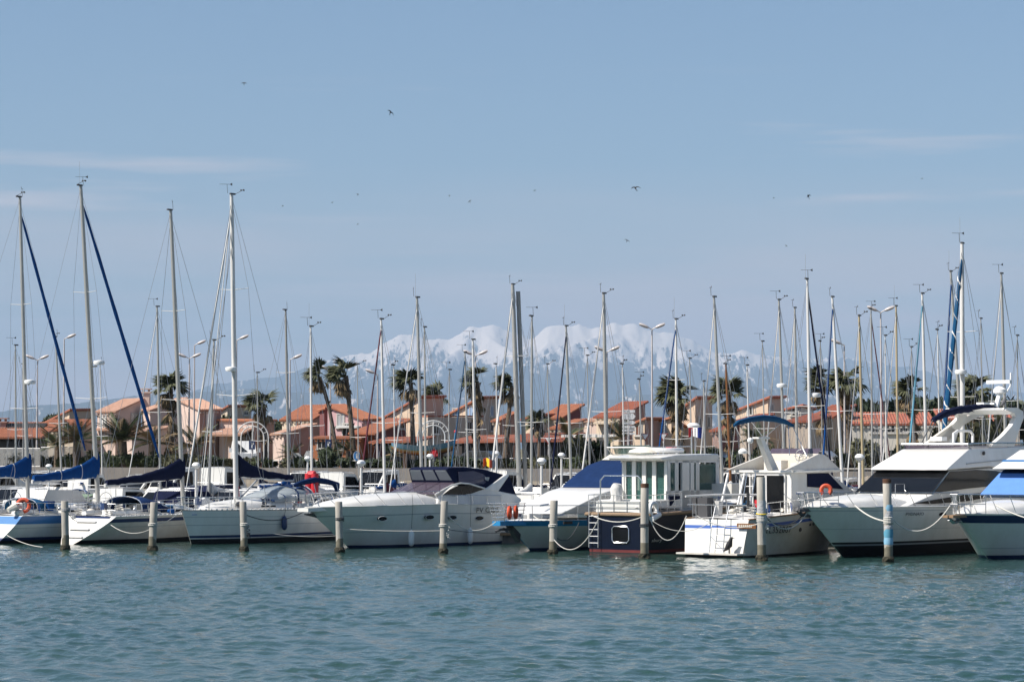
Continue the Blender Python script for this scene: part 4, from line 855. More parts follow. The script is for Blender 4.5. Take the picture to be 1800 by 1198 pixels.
        if win:
            for sd in (-1, 1):
                q = [rings[0][1 if sd < 0 else n - 1], rings[1][1 if sd < 0 else n - 1], rings[1][3 if sd < 0 else n - 3], rings[0][3 if sd < 0 else n - 3]]; g = MB(); g.prism([p + Vector((0, sd * .02, .01)) for p in q], (0, sd * .01, 0)); g.build('window', 'clear_vinyl', o)
        g = MB(); g.tube([p + Vector((0, 0, .02)) for p in rings[3]], .025, n=5); g.build('hoop', 'steel', o)
        return o
    def trunk(s, pts, m='gelcoat', wins=(), name='coachroof', n=10, crown=.12):
        """cabin top: pts are (t, half width, height above deck); t from the bow"""
        mb = MB(); rings = []
        for t, w, h_ in pts:
            x = s.xs(t, s.zs(t)); z0 = s.zs(t) - .02; pr = [(-w, 0), (-w * .93, h_ * .62), (-w * .8, h_ * .93), (-w * .4, h_ + crown * .7), (0, h_ + crown)]; pr = pr + [(-a, b) for a, b in pr[-2::-1]]
            rings.append([Vector((x, a, z0 + b)) for a, b in pr])
        mb.loft(rings, closed=False); mb.poly(rings[0]); mb.poly(rings[-1]); o = mb.build(name, m, s.o, smooth=True)
        for t0, t1, lo, hi in wins:
            for sd in (-1, 1):
                q = []
                for t, f in ((t0, lo), (t1, lo), (t1, hi), (t0, hi)):
                    a = max([p for p in pts if p[0] <= t], key=lambda p: p[0]); b = min([p for p in pts if p[0] >= t], key=lambda p: p[0]); k = 0 if a[0] == b[0] else (t - a[0]) / (b[0] - a[0]); w = a[1] + (b[1] - a[1]) * k; h_ = a[2] + (b[2] - a[2]) * k
                    q.append(Vector((s.xs(t, s.zs(t)), sd * (w * (1 - .07 * f / .62) + .006), s.zs(t) - .02 + h_ * f)))
                g = MB(); g.prism(q, (0, sd * .012, 0)); g.build('window', 'glass_dark', o)
        return o
def ring_buoy(parent, c, nrm, R0=.3, r=.085, m='orange', name='lifebuoy', a0=0.0, a1=PI2, top=None):
    nrm = Vector(nrm).normalized(); a = nrm.orthogonal().normalized(); 
    if abs(nrm.z) < .9: a = Vector((0, 0, 1)).cross(nrm).normalized()
    b = nrm.cross(a); n = 22; pts = [Vector(c) + (a * math.cos(a0 + (a1 - a0) * i / n) + b * math.sin(a0 + (a1 - a0) * i / n)) * R0 for i in range(n + 1)]
    mb = MB(); mb.tube(pts, r, n=8); o = mb.build(name, m, parent, smooth=True)
    return o
# ------------------------------------------------------------------ front row of boats
FG = 'boats in the front row'
def clutter(b, n=12, t0=.5, t1=.97, seed=0, cab=0.0):
    """bags, coiled lines, jerrycans and blocks left about the cockpit and side decks"""
    rg = random.Random(seed)
    for i in range(n):
        t = rg.uniform(t0, t1); sd = -1 if rg.random() < .7 else 1; c = b.edge(t, sd, rg.uniform(.15, b.hb(t) * .8), .06 + cab * rg.random()); k = rg.choice('bcjr'); mb = MB()
        if k == 'b': mb.ball(c + Vector((0, 0, .1)), rg.uniform(.12, .22), 6, sc_=(1.3, 1, .7)); b.part(mb, 'deck_bag', rg.choice(['canvas_blue', 'cream', 'canvas_white', 'dark_gear', 'canvas_navy']), True)
        elif k == 'c': mb.tube([c + Vector((math.cos(j * .6) * .2, math.sin(j * .6) * .2, .012 * j)) for j in range(26)], .022, n=4); b.part(mb, 'rope_coil', rg.choice(['rope_white', 'rope_dark', 'rope_white']))
        elif k == 'j': mb.box(c + Vector((0, 0, .17)), (.18, .3, .34), rz=rg.uniform(0, 3)); mb.tube([c + Vector((-.05, 0, .34)), c + Vector((-.05, 0, .42)), c + Vector((.06, 0, .42))], .02, n=4); b.part(mb, 'jerrycan', rg.choice(['red', 'white_plastic', 'grey_plastic', 'fender_blue']))
        else: mb.tube([c + Vector((0, 0, .05)), c + Vector((rg.uniform(.4, .9), 0, .05))], .09, n=7); b.part(mb, 'rolled_mat', rg.choice(['cream', 'canvas_teal', 'grey_plastic']), True)
    for sd in (-1, 1):                                     # sheets led along the side deck
        mb = MB(); mb.tube([b.edge(.2 + .7 * i / 14, sd, .35 + .06 * math.sin(i * 1.3 + seed), .05 + .03 * (i % 2)) for i in range(15)], .018, n=4); b.part(mb, 'sheet', 'rope_white' if sd < 0 else 'rope_dark')
    for j in range(6):                                     # lines and blocks hung on the rail
        t = rg.uniform(.15, .95); c = b.edge(t, -1, .05, .55); mb = MB(); mb.tube([c, c + Vector((.03, -.03, -.25)), c + Vector((.08, -.02, -.42)), c + Vector((.12, -.02, -.2)), c + Vector((.06, 0, 0))], .016, n=4); b.part(mb, 'hung_line', rg.choice(['rope_white', 'rope_white', 'rope_dark', 'blue_thin']))
    for t in (.06, .5, .93):
        for sd in (-1, 1): mb = MB(); c = b.edge(t, sd, .1, .06); mb.tube([c + Vector((-.14, 0, 0)), c + Vector((.14, 0, 0))], .02, n=5); mb.box(c - Vector((0, 0, .03)), (.1, .05, .06)); b.part(mb, 'cleat', 'steel')
def org(px, py, x, y, phi):
    p = PZ(px, py); M = Matrix.Rotation(R(phi), 3, 'Z'); q = p - M @ Vector((x, y, 0)); q.z = 0; return q
def sail_deck_gear(b, cockpit=(.72, .97), wheel=True, winches=True, hatch=(.25,), stern_h=.6):
    """cockpit coamings, benches, winches, hatches and lines of a sailing yacht"""
    t0, t1 = cockpit
    for sd in (-1, 1):
        mb = MB(); mb.tube([b.edge(t0 + (t1 - t0) * i / 6, sd, b.hb(t0) * .42, .12) for i in range(7)], .16, n=6, sq=1.0); mb.build('coaming', 'gelcoat', b.o, smooth=True)
    if wheel:
        c = b.edge(.9, -1, 0, .75); c.y = 0; mb = MB(); n = 20; mb.tube([c + Vector((0, math.cos(PI2 * i / n) * .42, math.sin(PI2 * i / n) * .42)) for i in range(n + 1)], .018, n=5)
        for i in range(5): a = PI2 * i / 5; mb.tube([c, c + Vector((0, math.cos(a) * .42, math.sin(a) * .42))], .01, n=4)
        mb.build('wheel', 'steel', b.o); mb = MB(); mb.box(c - Vector((0, 0, .4)), (.22, .28, .75)); mb.build('pedestal', 'gelcoat', b.o)
    if winches:
        for sd in (-1, 1):
            for t in (.7, .8):
                mb = MB(); mb.lathe([(.09, 0), (.09, .06), (.06, .1), (.08, .2), (.07, .22)], b.edge(t, sd, b.hb(t) * .42, .27), 9); mb.build('winch', 'steel', b.o, smooth=True)
    for t in hatch:
        c = b.edge(t, -1, 0, .14); c.y = 0; mb = MB(); mb.box(c, (.5, .5, .06)); mb.build('hatch', 'glass_dark', b.o)
def beads(b, m='white_plastic', n=34, t0=.03, t1=.97):
    mb = MB()
    for i in range(n): mb.ball(b.edge(t0 + (t1 - t0) * i / (n - 1), -1, -.012, .015), .045, 4)
    mb.build('toe_rail_fittings', m, b.o)
def coil(b, c, r, m, name='rope_coil'):
    mb = MB(); n = 40; mb.tube([Vector(c) + Vector((math.cos(i * .55) * r * (1 - i / 90), math.sin(i * .55) * r * (1 - i / 90), .01 * (i % 7))) for i in range(n)], .02, n=4); mb.build(name, m, b.o)

# --- boat off the left edge, only its rig and boom come into view
b = Boat('sailboat', 'yacht at the left edge showing only its blue boom cover and blue furled genoa', 'sailboat', org(-140, 954, -1.0, -1.3, 57), 57, FG)
b.hull(9.79, 3.5, False, 1.5, 1.3, 1.25, 1.0, [('s', 0), ('s', -.05), ('s', -.3), ('a', .22)], ['gelcoat', 'navy_band', 'gelcoat', 'antifoul_black'], tr=.75, scoop=.8, cap=.03)
mbt = b.loc(50, 880, 0); mbt.z = 1.3; mtp = b.loc(35, 347, 0)
b.mast(mbt, mtp, .10, 'alu', [(.33, 1.0, .05), (.66, .75, .04)], fore=b.loc(157, 818, 0), back=Vector((.2, 0, 1.4)), furl=('canvas_blue', .078), rigw=1.5, radar=(.415, (-.05, -.42, 0)))
b.boom(b.loc(52, 836, 0), b.loc(-60, 838, .0), 'mast_white', 'canvas_blue', hi=.62, lo=.42); b.trunk([(.25, .3, .05), (.4, 1.0, .38), (.68, 1.15, .42)], wins=[(.42, .66, .3, .6)]); b.pushpit(.6); b.rail(.12, .86, .6, 6, lines=(1.0, .5)); sail_deck_gear(b)

# --- 1: blue-banded yacht, stern towards us
b = Boat('sailboat', 'white sailing yacht with a broad blue band and an orange lifebuoy on its stern', 'sailboat', org(10, 956, -.9, -1.25, 57), 57, FG)
b.hull(10.32, 3.7, False, 1.55, 1.38, 1.38, 1.2, [('s', 0), ('s', -.03), ('s', -.42), ('s', -.6), ('s', -.62), ('a', .30), ('a', .16)], ['gelcoat', 'blue_band', 'gelcoat', 'grey_line', 'gelcoat', 'navy_band', 'antifoul_black'], tr=.8, scoop=1.0, sround=.45, cap=.03)
mbt = b.loc(173, 890, 0); mbt.z = 1.6; mtp = b.loc(142, 327, 0)
b.mast(mbt, mtp, .115, 'alu', [(.34, 1.1, .08), (.67, .8, .06)], fore=b.loc(288, 832, 0), back=Vector((.1, 0, 1.5)), furl=('canvas_blue', .082), rigw=1.6, antenna=True, radar=(.44, (.25, -.35, .22)))
b.boom(b.loc(172, 836, 0), b.loc(56, 846, .25), 'mast_white', 'canvas_blue', hi=.62, lo=.42)
b.trunk([(.22, .35, .05), (.36, 1.0, .4), (.66, 1.2, .45)], wins=[(.4, .5, .3, .6), (.53, .63, .3, .6)]); b.pushpit(.62); b.pulpit(.6); b.rail(.12, .86, .6, 6, lines=(1.0, .5)); sail_deck_gear(b)
b.hood(b.loc(96, 880, -.6).x, b.loc(52, 880, -.6).x, 1.6, 1.15, .62, 'canvas_teal')
e = b.loc(41, 888, -1.2); ring_buoy(b.o, e, (-.8, -.5, .1), .3, .1, 'orange', 'lifebuoy', .75, PI2 - .25 + .75)
mb = MB(); mb.prism([b.loc(83, 880, -1.3), b.loc(97, 880, -1.3), b.loc(94, 897, -1.3), b.loc(87, 897, -1.3)], (0, .5, 0)); b.part(mb, 'canvas_bucket', 'canvas_blue')
mb = MB(); mb.tube([b.loc(14, 896, -.9), b.loc(26, 890, -1.0), b.loc(36, 892, -1.0)], [.12, .2, .14], n=8); b.part(mb, 'rolled_cushion', 'cream', True); mb = MB(); mb.ball(b.loc(34, 901, -1.1), .24, 7, sc_=(1.2, 1, .7)); b.part(mb, 'cushion', 'cream', True); coil(b, b.loc(62, 906, -1.2), .25, 'rope_dark')
mb = MB(); mb.tube([b.loc(12, 905, -.2), b.loc(12, 960, -.2)], .02, n=5); mb.tube([b.loc(4, 905, .2), b.loc(4, 960, .2)], .02, n=5); b.part(mb, 'stern_ladder', 'steel')

clutter(b, 16, .55, .97, 1, .3)
# --- 2: navy-striped yacht with a scooped stern
b = Boat('sailboat', 'white sailing yacht with a navy stripe, scooped stern and navy boom cover', 'sailboat', org(142, 957, -1.9, -1.0, 57), 57, FG)
b.hull(9.97, 3.7, False, 1.5, 1.36, 1.34, 1.2, [('s', 0), ('s', -.12), ('s', -.30), ('s', -.52), ('s', -.54), ('a', .20)], ['gelcoat_old', 'navy_band', 'gelcoat_old', 'grey_line', 'gelcoat_old', 'antifoul_black'], tr=.84, scoop=1.8, sround=.72, cap=.03, tmats=['gelcoat', 'gelcoat', 'gelcoat', 'gelcoat', 'gelcoat', 'gelcoat_old'])
beads(b, 'gelcoat', 30)
mbt = b.loc(322, 900, 0); mbt.z = 1.7; mtp = b.loc(300, 370, 0)
b.mast(mbt, mtp, .11, 'alu', [(.36, 1.05, .06), (.66, .8, .05)], fore=b.loc(430, 830, 0), back=Vector((.1, 0, 1.4)), rigw=1.6, wr=.012)
b.boom(b.loc(322, 838, 0), b.loc(184, 853, .3), 'mast_white', 'canvas_navy', hi=.6, lo=.36)
b.trunk([(.22, .35, .05), (.38, 1.0, .36), (.64, 1.25, .45)], wins=[(.4, .5, .3, .62), (.53, .62, .3, .62)]); b.pulpit(.6); b.pushpit(.62); b.rail(.12, .86, .6, 6, lines=(1.0, .5)); sail_deck_gear(b)
b.hood(b.loc(296, 885, -.8).x, b.loc(238, 885, -.8).x, 1.55, 1.25, .75, 'canvas_royal')
for px in (205, 222): mb = MB(); mb.ball(b.loc(px, 905, -.7), .12, 6); b.part(mb, 'rolled_line', 'rope_white', True)
mb = MB(); mb.tube([b.loc(150, 905, .4), b.loc(140, 950, .4)], .018, n=5); mb.tube([b.loc(165, 905, -.1), b.loc(155, 950, -.1)], .018, n=5)
for k in range(4): mb.tube([b.loc(150 - 2.5 * k, 908 + 11 * k, .4), b.loc(165 - 2.5 * k, 908 + 11 * k, -.1)], .014, n=5)
b.part(mb, 'stern_ladder', 'steel'); coil(b, b.loc(185, 908, -.8), .22, 'rope_white')
for z_, x_ in ((.35, -1.25), (.72, -.78), (1.08, -.28)): mb = MB(); mb.box((x_ - .06, 0, z_), (.34, 1.3, .04)); b.part(mb, 'transom_step', 'deck'); mb = MB(); mb.box((x_ - .02, 0, z_ - .1), (.2, 1.2, .13)); b.part(mb, 'step_recess_shade', 'grey_line')  # grey boxes under the steps paint the shade of the recesses
mb = MB(); mb.box((-.08, 0, 1.28), (.1, 2.5, .12)); b.part(mb, 'transom_band', 'navy_band')
mb = MB(); mb.tube([b.loc(130, 905, 1.1), b.loc(131, 930, 1.1)], .13, n=8); b.part(mb, 'stern_fender', 'grey_plastic', True)

clutter(b, 18, .45, .97, 2, .3)
# --- 3: white yacht, bow towards us
b = Boat('sailboat', 'white sailing yacht, bow to the left, with radar dome and clear windscreen hood', 'sailboat', org(336, 956, .75, 0, 57), 57, FG)
b.hull(10.86, 3.9, True, 1.70, 1.64, 1.62, .75, [('s', 0), ('s', -.05), ('s', -.34), ('s', -.36), ('f', .56), ('f', .545), ('a', .42), ('a', .30), ('a', .25)], ['alu_dark', 'gelcoat', 'grey_line', 'gelcoat', 'grey_line', 'gelcoat', 'navy_band', 'gelcoat', 'antifoul_black'], flare=.25, tr=.86, scoop=.3, full=2.0)
beads(b, 'white_plastic', 40)
mbt = b.loc(415, 892, 0); mbt.z = 2.0; mtp = b.loc(407, 342, 0)
b.mast(mbt, mtp, .125, 'mast_white', [(.345, 1.25, .1), (.69, .9, .06)], fore=b.loc(322, 893, 0), back=Vector((10.7, 0, 1.7)), furl=('canvas_white', .042), rigw=1.75, wr=.011, radar=(.432, (-.35, -.1, 0)))
for k, (px, py) in enumerate(((352, 880), (361, 884), (345, 886))):
    mb = MB(); mb.tube([mbt + (mtp - mbt) * (.97 - k * .06), b.loc(px, py, 0)], .016 + .008 * (k == 0), n=5); b.part(mb, 'inner_forestay', 'canvas_white' if k == 0 else 'wire')
b.boom(b.loc(418, 835, 0), b.loc(515, 843, 0), 'mast_white', 'canvas_navy', hi=.6, lo=.34)
mb = MB(); mb.tube([b.loc(417, 880, 0), b.loc(452, 843, 0)], .05, n=6); b.part(mb, 'vang', 'grey_plastic')
mb = MB(); mb.tube([b.loc(418, 855, .1), b.loc(419, 872, .1)], .07, n=6); b.part(mb, 'rolled_ensign', 'red')
b.trunk([(.14, .3, .03), (.24, .8, .24), (.4, 1.2, .38), (.66, 1.35, .42)], wins=[(.44, .54, .35, .55)], crown=.16); b.pulpit(.62); b.pushpit(.62); b.rail(.12, .86, .6, 7, lines=(1.0, .5)); sail_deck_gear(b, (.7, .95))
# windscreen hood of clear panels
x0, x1 = b.loc(478, 888, -1.2).x, b.loc(556, 888, -1.2).x; zc = 2.0
o = b.hood(x0, x1 - .4, zc, 1.35, .82, 'clear_vinyl', win=False)
for f in (.0, .3, .62, .95):
    x = x0 + (x1 - .4 - x0) * f; hh = .15 + .85 * min(1, f * 1.6); mb = MB(); mb.tube([Vector((x, -1.35 * math.cos(math.pi * j / 12), zc + .02 + .82 * hh * max(0, math.sin(math.pi * j / 12)) ** .55)) for j in range(13)], .035, n=5); b.part(mb, 'hood_seam', 'canvas_royal', parent=o)
b.body('hood_top', [(513, 861, 1.0), (530, 855, 1.05), (541, 864, 1.15), (536, 868, 1.2)], 'canvas_royal', parent=o)
mb = MB(); mb.tube([b.loc(508, 857, -.6), b.loc(530, 848, -.6), b.loc(553, 843, -.6), b.loc(575, 846, -.6), b.loc(594, 851, -.6)], [.1, .14, .16, .15, .12], n=8); bm_ = b.part(mb, 'folded_bimini', 'canvas_royal', True)
mb = MB(); mb.tube([b.loc(590, 850, -.6), b.loc(593, 862, -.6)], [.2, .12], n=7); b.part(mb, 'bimini_flap', 'canvas_royal', parent=bm_)
for px in (515, 552, 592): mb = MB(); mb.tube([b.loc(px, 850, -1.0), b.loc(px + 8, 885, -1.3)], .02, n=5); b.part(mb, 'bimini_leg', 'steel', parent=bm_)
b.fender(.52, .95, 'fender_blue', .15, .7)
mb = MB(); mb.box(b.loc(342, 904, -.4), (.35, .02, .03)); b.part(mb, 'bow_mark', 'blue_thin')
c = b.loc(548, 850, -.3); mb = MB()
for dy in (-.2, .2): mb.tube([c + Vector((0, dy, .55)), c + Vector((0, dy, -.55))], .2, n=10)
mb.tube([c + Vector((0, -.2, .5)), c + Vector((0, .2, .5))], .18, n=8); b.part(mb, 'horseshoe_buoy', 'red', True)

clutter(b, 12, .1, .95, 3, .2)
# --- 4: motor cruiser under navy canvas
b = Boat('motor_cruiser', 'white motor cruiser under a navy canvas top with portholes and hanging fenders', 'motorboat', org(613, 962, 2.9, 0, 50), 50, FG)
b.hull(12.28, 4.0, True, 1.95, 2.02, 1.92, 2.9, [('s', 0), ('s', -.10), ('s', -.42), ('s', -.46), ('f', .38), ('f', .37), ('a', .12)], ['gelcoat', 'gelcoat', 'grey_line', 'gelcoat', 'grey_line', 'gelcoat', 'antifoul_navy'], flare=.5, tr=.92, scoop=.5, full=2.6, cap=.04, capm='gelcoat')
b.trunk([(.05, .25, .02), (.12, .75, .16), (.22, 1.2, .3), (.36, 1.45, .42), (.55, 1.62, .5), (.62, 1.65, .35)], crown=.12, name='foredeck')
b.body('coaming', [(765, 899, 1.8), (772, 872, 1.62), (800, 852, 1.6), (852, 856, 1.62), (905, 868, 1.68), (917, 876, 1.72), (917, 899, 1.8)], 'gelcoat', bev=.08)
b.pane('side_window', [(777, 870), (790, 860), (806, 852.5), (828, 853), (850, 859), (828, 867), (800, 871)], 'glass_dark', 1.63)
mb = MB(); mb.tube([b.loc(px, py, -1.67) for px, py in ((765, 869), (780, 860), (795, 852), (810, 848.5), (826, 850), (845, 856), (852, 858))], .045, n=6); b.part(mb, 'window_arch', 'gelcoat', True)
b.across('windscreen', (766, 869, 1.6), (801, 848, 1.42), 'tint_vinyl', n=3, gap=.06)
b.across('front_window', (800, 847, 1.42), (786, 826, 1.25), 'clear_vinyl', n=3, gap=.14)
cv = b.body('canvas_top', [(800, 849, 1.44), (785, 824, 1.26), (790, 821, 1.2), (815, 820, 1.2), (850, 824, 1.25), (884, 833, 1.38), (886, 836, 1.42), (856, 857, 1.6)], 'canvas_navy', bev=.06)
b.pane('canvas_window', [(806, 846), (805, 829), (832, 827), (850, 833), (858, 842), (850, 850), (830, 850)], 'tint_vinyl', [1.43, 1.3, 1.3, 1.33, 1.4, 1.5, 1.5], parent=cv)
b.pane('vinyl_light', [(853, 843), (853, 838), (860, 838), (858, 845)], 'clear_vinyl', 1.45, both=False, parent=cv)
b.body('radar_arch', [(852, 860, 1.66), (890, 833, 1.5), (896, 835, 1.5), (876, 864, 1.68)], 'gelcoat', bev=.05)
b.body('aft_canvas', [(874, 864, 1.64), (895, 836, 1.46), (907, 868, 1.64)], 'canvas_navy')
b.rail(.015, .6, .62, 6, inset=.1, lean=.05, r=.018); b.rail(.6, .98, .45, 4, inset=.08, r=.016)
for px, py in ((672, 911), (755, 908.5), (795, 909), (842, 910)):
    c = b.loc(px, py, -1.0); t = max(.1, min(.95, c.x / b.L)); y = -(b.hb(t) * .985); c = b.loc(px, py, y); n = 14
    mb = MB(); mb.prism([c + Vector((math.cos(PI2 * i / n) * .30, -.03, math.sin(PI2 * i / n) * .1)) for i in range(n)], (0, .1, 0)); f = b.part(mb, 'porthole', 'glass_dark'); mb = MB(); mb.tube([c + Vector((math.cos(PI2 * i / n) * .31, -.03, math.sin(PI2 * i / n) * .11)) for i in range(n + 1)], .012, n=4); b.part(mb, 'porthole_rim', 'gelcoat', parent=f)
b.fender(.42, .42, 'white_plastic', .14, .75); b.fender(.76, .42, 'white_plastic', .14, .75)
b.hull_text('registration', 'PV C525', 'black', 855, 896, .38, 1.35)
mb = MB(); mb.prism([Vector((-.2, -.35, 1.75)), Vector((1.6, -.55, 1.8)), Vector((1.6, .55, 1.8)), Vector((-.2, .35, 1.75))], (0, 0, .17)); b.part(mb, 'bow_platform', 'gelcoat')
mb = MB(); mb.box((.5, 0, 1.62), (.7, .1, .1)); mb.prism([Vector((.2, -.3, 1.6)), Vector((.2, .3, 1.6)), Vector((.75, 0, 1.45))], (0, 0, .06)); b.part(mb, 'anchor', 'dark_gear')
mb = MB(); mb.box(b.loc(765, 862, .2), (.5, 1.4, .25)); mb.box(b.loc(786, 860, -.3), (.4, .5, .3)); b.part(mb, 'red_cushion', 'red')

# --- 5: motor yacht with the bright blue cap and a blue windscreen cover
b = Boat('motor_yacht', 'white motor yacht with a bright blue cap rail and a blue windscreen cover', 'motorboat', org(932, 967, 2.0, 0, 55), 55, FG)
b.hull(11.57, 4.2, True, 1.42, 1.36, 1.3, 2.0, [('s', 0), ('s', -.26), ('s', -.30), ('a', .12)], ['cyan_cap', 'gelcoat', 'gelcoat', 'antifoul_navy'], flare=.5, tr=.9, full=2.6)
mb = MB(); mb.prism([Vector((-.7, -.22, 1.2)), Vector((.9, -.55, 1.2)), Vector((.9, .55, 1.2)), Vector((-.7, .22, 1.2))], (0, 0, .2)); b.part(mb, 'bow_platform', 'cyan_cap')
b.body('deckhouse', [(984, 903, 1.5), (1064, 864, 1.65), (1090, 857, 1.72), (1240, 857, 1.75), (1240, 903, 1.8)], 'gelcoat', bev=.07)
b.body('windscreen_cover', [(1086, 858, 1.72), (1106, 836, 1.66), (1128, 816, 1.6), (1150, 807, 1.55), (1215, 805, 1.55), (1225, 858, 1.72)], 'canvas_royal', bev=.24)
mb = MB(); mb.tube([b.loc(1086, 858.5, 1.5), b.loc(1086, 858.5, -1.5), b.loc(1180, 858.5, -1.5)], .05, n=6); b.part(mb, 'gasket', 'black')
b.body('flybridge', [(1135, 808, 1.3), (1150, 798, 1.3), (1225, 797, 1.3), (1225, 808, 1.3)], 'cream', bev=.06)
mb = MB()
for y in (1.2, -1.2): mb.tube([Vector((b.loc(1150, 800, -1.2).x, y, b.loc(1150, 800, -1.2).z)), Vector((b.loc(1140, 786, -1.2).x, y, b.loc(1140, 786, -1.2).z)), Vector((b.loc(1215, 784, -1.2).x, y, b.loc(1215, 784, -1.2).z))], .035, n=6)
q = b.loc(1140, 786, -1.2); mb.tube([Vector((q.x, -1.2, q.z)), Vector((q.x, 1.2, q.z))], .035, n=6); b.part(mb, 'flybridge_rail', 'mast_white')
q = b.loc(1150, 800, -1.2); mb = MB(); mb.prism([Vector((q.x + .1, -1.1, q.z)), Vector((q.x - .2, -1.1, q.z + .5)), Vector((q.x - .2, 1.1, q.z + .5)), Vector((q.x + .1, 1.1, q.z))], (.02, 0, 0)); b.part(mb, 'wind_deflector', 'glass_green')
b.rail(.0, .7, .68, 7, inset=.12, r=.018)
mb = MB()
for k in range(5):
    z = 1.42 + .16 * (k + 1); w = .30 + .05 * k; mb.tube([Vector((.7, -.55 - .03 * k, z)), Vector((-.55 - .05 * k, -w, z)), Vector((-.55 - .05 * k, w, z)), Vector((.7, .55 + .03 * k, z))], .016, n=5)
for y in (-1, 1):
    for x in (-.5, .1, .7): mb.tube([Vector((x, y * (.3 if x < -.4 else .45), 1.38)), Vector((x - .1, y * (.5 if x < -.4 else .66), 2.2))], .018, n=5)
b.part(mb, 'bow_pulpit', 'steel')
ring_buoy(b.o, Vector((-.45, -.55, 1.8)), (.42, -.9, 0), .24, .08, 'orange', 'lifebuoy'); ring_buoy(b.o, Vector((-.05, -.62, 1.8)), (.42, -.9, 0), .24, .08, 'orange', 'lifebuoy')
mb = MB(); mb.box((.2, 0, 1.02), (1.0, .12, .12)); mb.tube([Vector((-.3, -.35, .92)), Vector((-.1, 0, 1.05)), Vector((-.3, .35, .92))], .06, n=5); mb.prism([Vector((.25, -.1, 1.18)), Vector((1.1, -.14, 1.15)), Vector((1.0, -.12, .4))], (0, .26, 0)); b.part(mb, 'anchor', 'dark_gear')
mb = MB(); mb.box(b.loc(998, 918, -1.75), (.7, .06, .13)); b.part(mb, 'hawse_slot', 'black')
for px, py in ((950, 888), (975, 889)): mb = MB(); mb.tube([b.loc(px, py, -.3), b.loc(px + 14, py - 2, -.3)], .05, n=5); b.part(mb, 'deck_cleat', 'steel')

# --- 6: navy trawler, stern towards us
b = Boat('trawler_yacht', 'navy hulled trawler yacht with a boarding ladder, red waterline and rope rubbing strake', 'motorboat', org(1036, 971, -.05, 1.45, 55), 55, FG)
b.hull(10.68, 3.7, False, 2.3, 1.95, 1.82, 1.2, [('s', 0), ('s', -.16), ('a', .17), ('a', .05)], ['rope_rub', 'navy_hull', 'antifoul_red', 'antifoul_black'], flare=.4, tr=.88, full=2.6, scoop=0, deckmat='deck')
mb = MB(); 
for sd in (-1, 1): mb.tube([b.edge(t, sd, -.04, -.08) for t in [i / 20 for i in range(2, 21)]], .085, n=7)
mb.tube([b.edge(1, -1, -.04, -.08), b.edge(1, 1, -.04, -.08)], .085, n=7); b.part(mb, 'rope_strake', 'rope_rub', True)
b.body('bulwark', [(1152, 893, 1.55), (1152, 879, 1.52), (1200, 876, 1.6), (1200, 893, 1.62)], 'gelcoat', bev=.03)
c = b.loc(1100, 885, 0); 
q0 = Vector((.0, 0, 1.82)); mb = MB(); mb.box((.5, 0, 2.08), (.9, 2.3, .5)); b.part(mb, 'aft_locker', 'gelcoat')
# cabin: aft face and near side
xa = b.loc(1171, 870, -1.3).x; zt = b.loc(1171, 806, -1.3).z; zf = 1.85; xf = b.loc(1258, 850, -1.3).x
mb = MB()
for x in (xa,):
    for y in (-1.3, -.66, -.12, .42, .95): mb.box((x + .06, y, (zf + zt) / 2), (.14, .2, zt - zf))
    mb.box((x + .06, -.17, zf + .22), (.12, 2.3, .5)); mb.box((x + .06, -.17, zt - .03), (.12, 2.4, .16))
Ls = xf - xa
for f in (.0, .16, .34, .47, .58, .99):
    for y in (-1.33, .98): mb.box((xa + Ls * f + .1, y, (zf + zt) / 2), (.3 if f not in (.34,) else .62, .1, zt - zf))
for y in (-1.33, .98): mb.box((xa + Ls * .5, y, zf + .45), (Ls + .3, .1, .95)); mb.box((xa + Ls * .5, y, zt - .06), (Ls + .3, .1, .22))
b.part(mb, 'cabin_frame', 'gelcoat')
for k, y in enumerate((-.98, -.39, .15, .69)): mb = MB(); mb.box((xa + .07, y, (zf + zt) / 2 + .1), (.02, .42, zt - zf - .5)); b.part(mb, 'window', 'glass_green')
for f0, f1 in ((.03, .15), (.50, .57), (.62, .98)):
    for y in (-1.335, .985): mb = MB(); mb.box((xa + Ls * (f0 + f1) / 2 + .1, y, (zf + zt) / 2 + .35), (Ls * (f1 - f0), .02, (zt - zf) * .5)); b.part(mb, 'window', 'glass_green')
mb = MB(); mb.box((xf + .15, -.17, (zf + zt) / 2 + .35), (.03, 2.1, (zt - zf) * .5)); b.part(mb, 'windscreen', 'glass_green'); mb = MB(); mb.box((xf + .15, -.17, zf + .4), (.12, 2.3, 1.0)); b.part(mb, 'cabin_front', 'gelcoat')
mb = MB(); mb.box((xa + Ls * .5, -.4, zf + .5), (.5, .6, 1.0)); mb.box((xa + Ls * .8, .3, zf + .6), (.6, 1.0, 1.2)); b.part(mb, 'helm_seat', 'black')
b.body('roof', [(1165, 809, 1.42), (1162, 804, 1.44), (1190, 799, 1.44), (1262, 797, 1.42), (1266, 801, 1.4), (1262, 809, 1.4)], 'gelcoat', bev=.05)
mb = MB(); mb.lathe([(.9, 0), (.85, .12), (.55, .22), (.05, .27)], Vector((xa + 1.4, .55, zt + .27)), 16); b.part(mb, 'roof_dome', 'cream', True)
mb = MB(); mb.lathe([(.26, 0), (.3, .1), (.2, .2), (.03, .22)], b.atx(1219, 751, xa + 3.2), 12); rd = b.part(mb, 'radar', 'white_plastic', True); q = b.atx(1219, 760, xa + 3.2)
mb = MB()
for dx in (-.15, .15): mb.tube([Vector((q.x + dx, q.y, q.z + .2)), Vector((q.x + dx, q.y, zt + .25))], .025, n=5)
b.part(mb, 'radar_stand', 'steel', parent=rd)
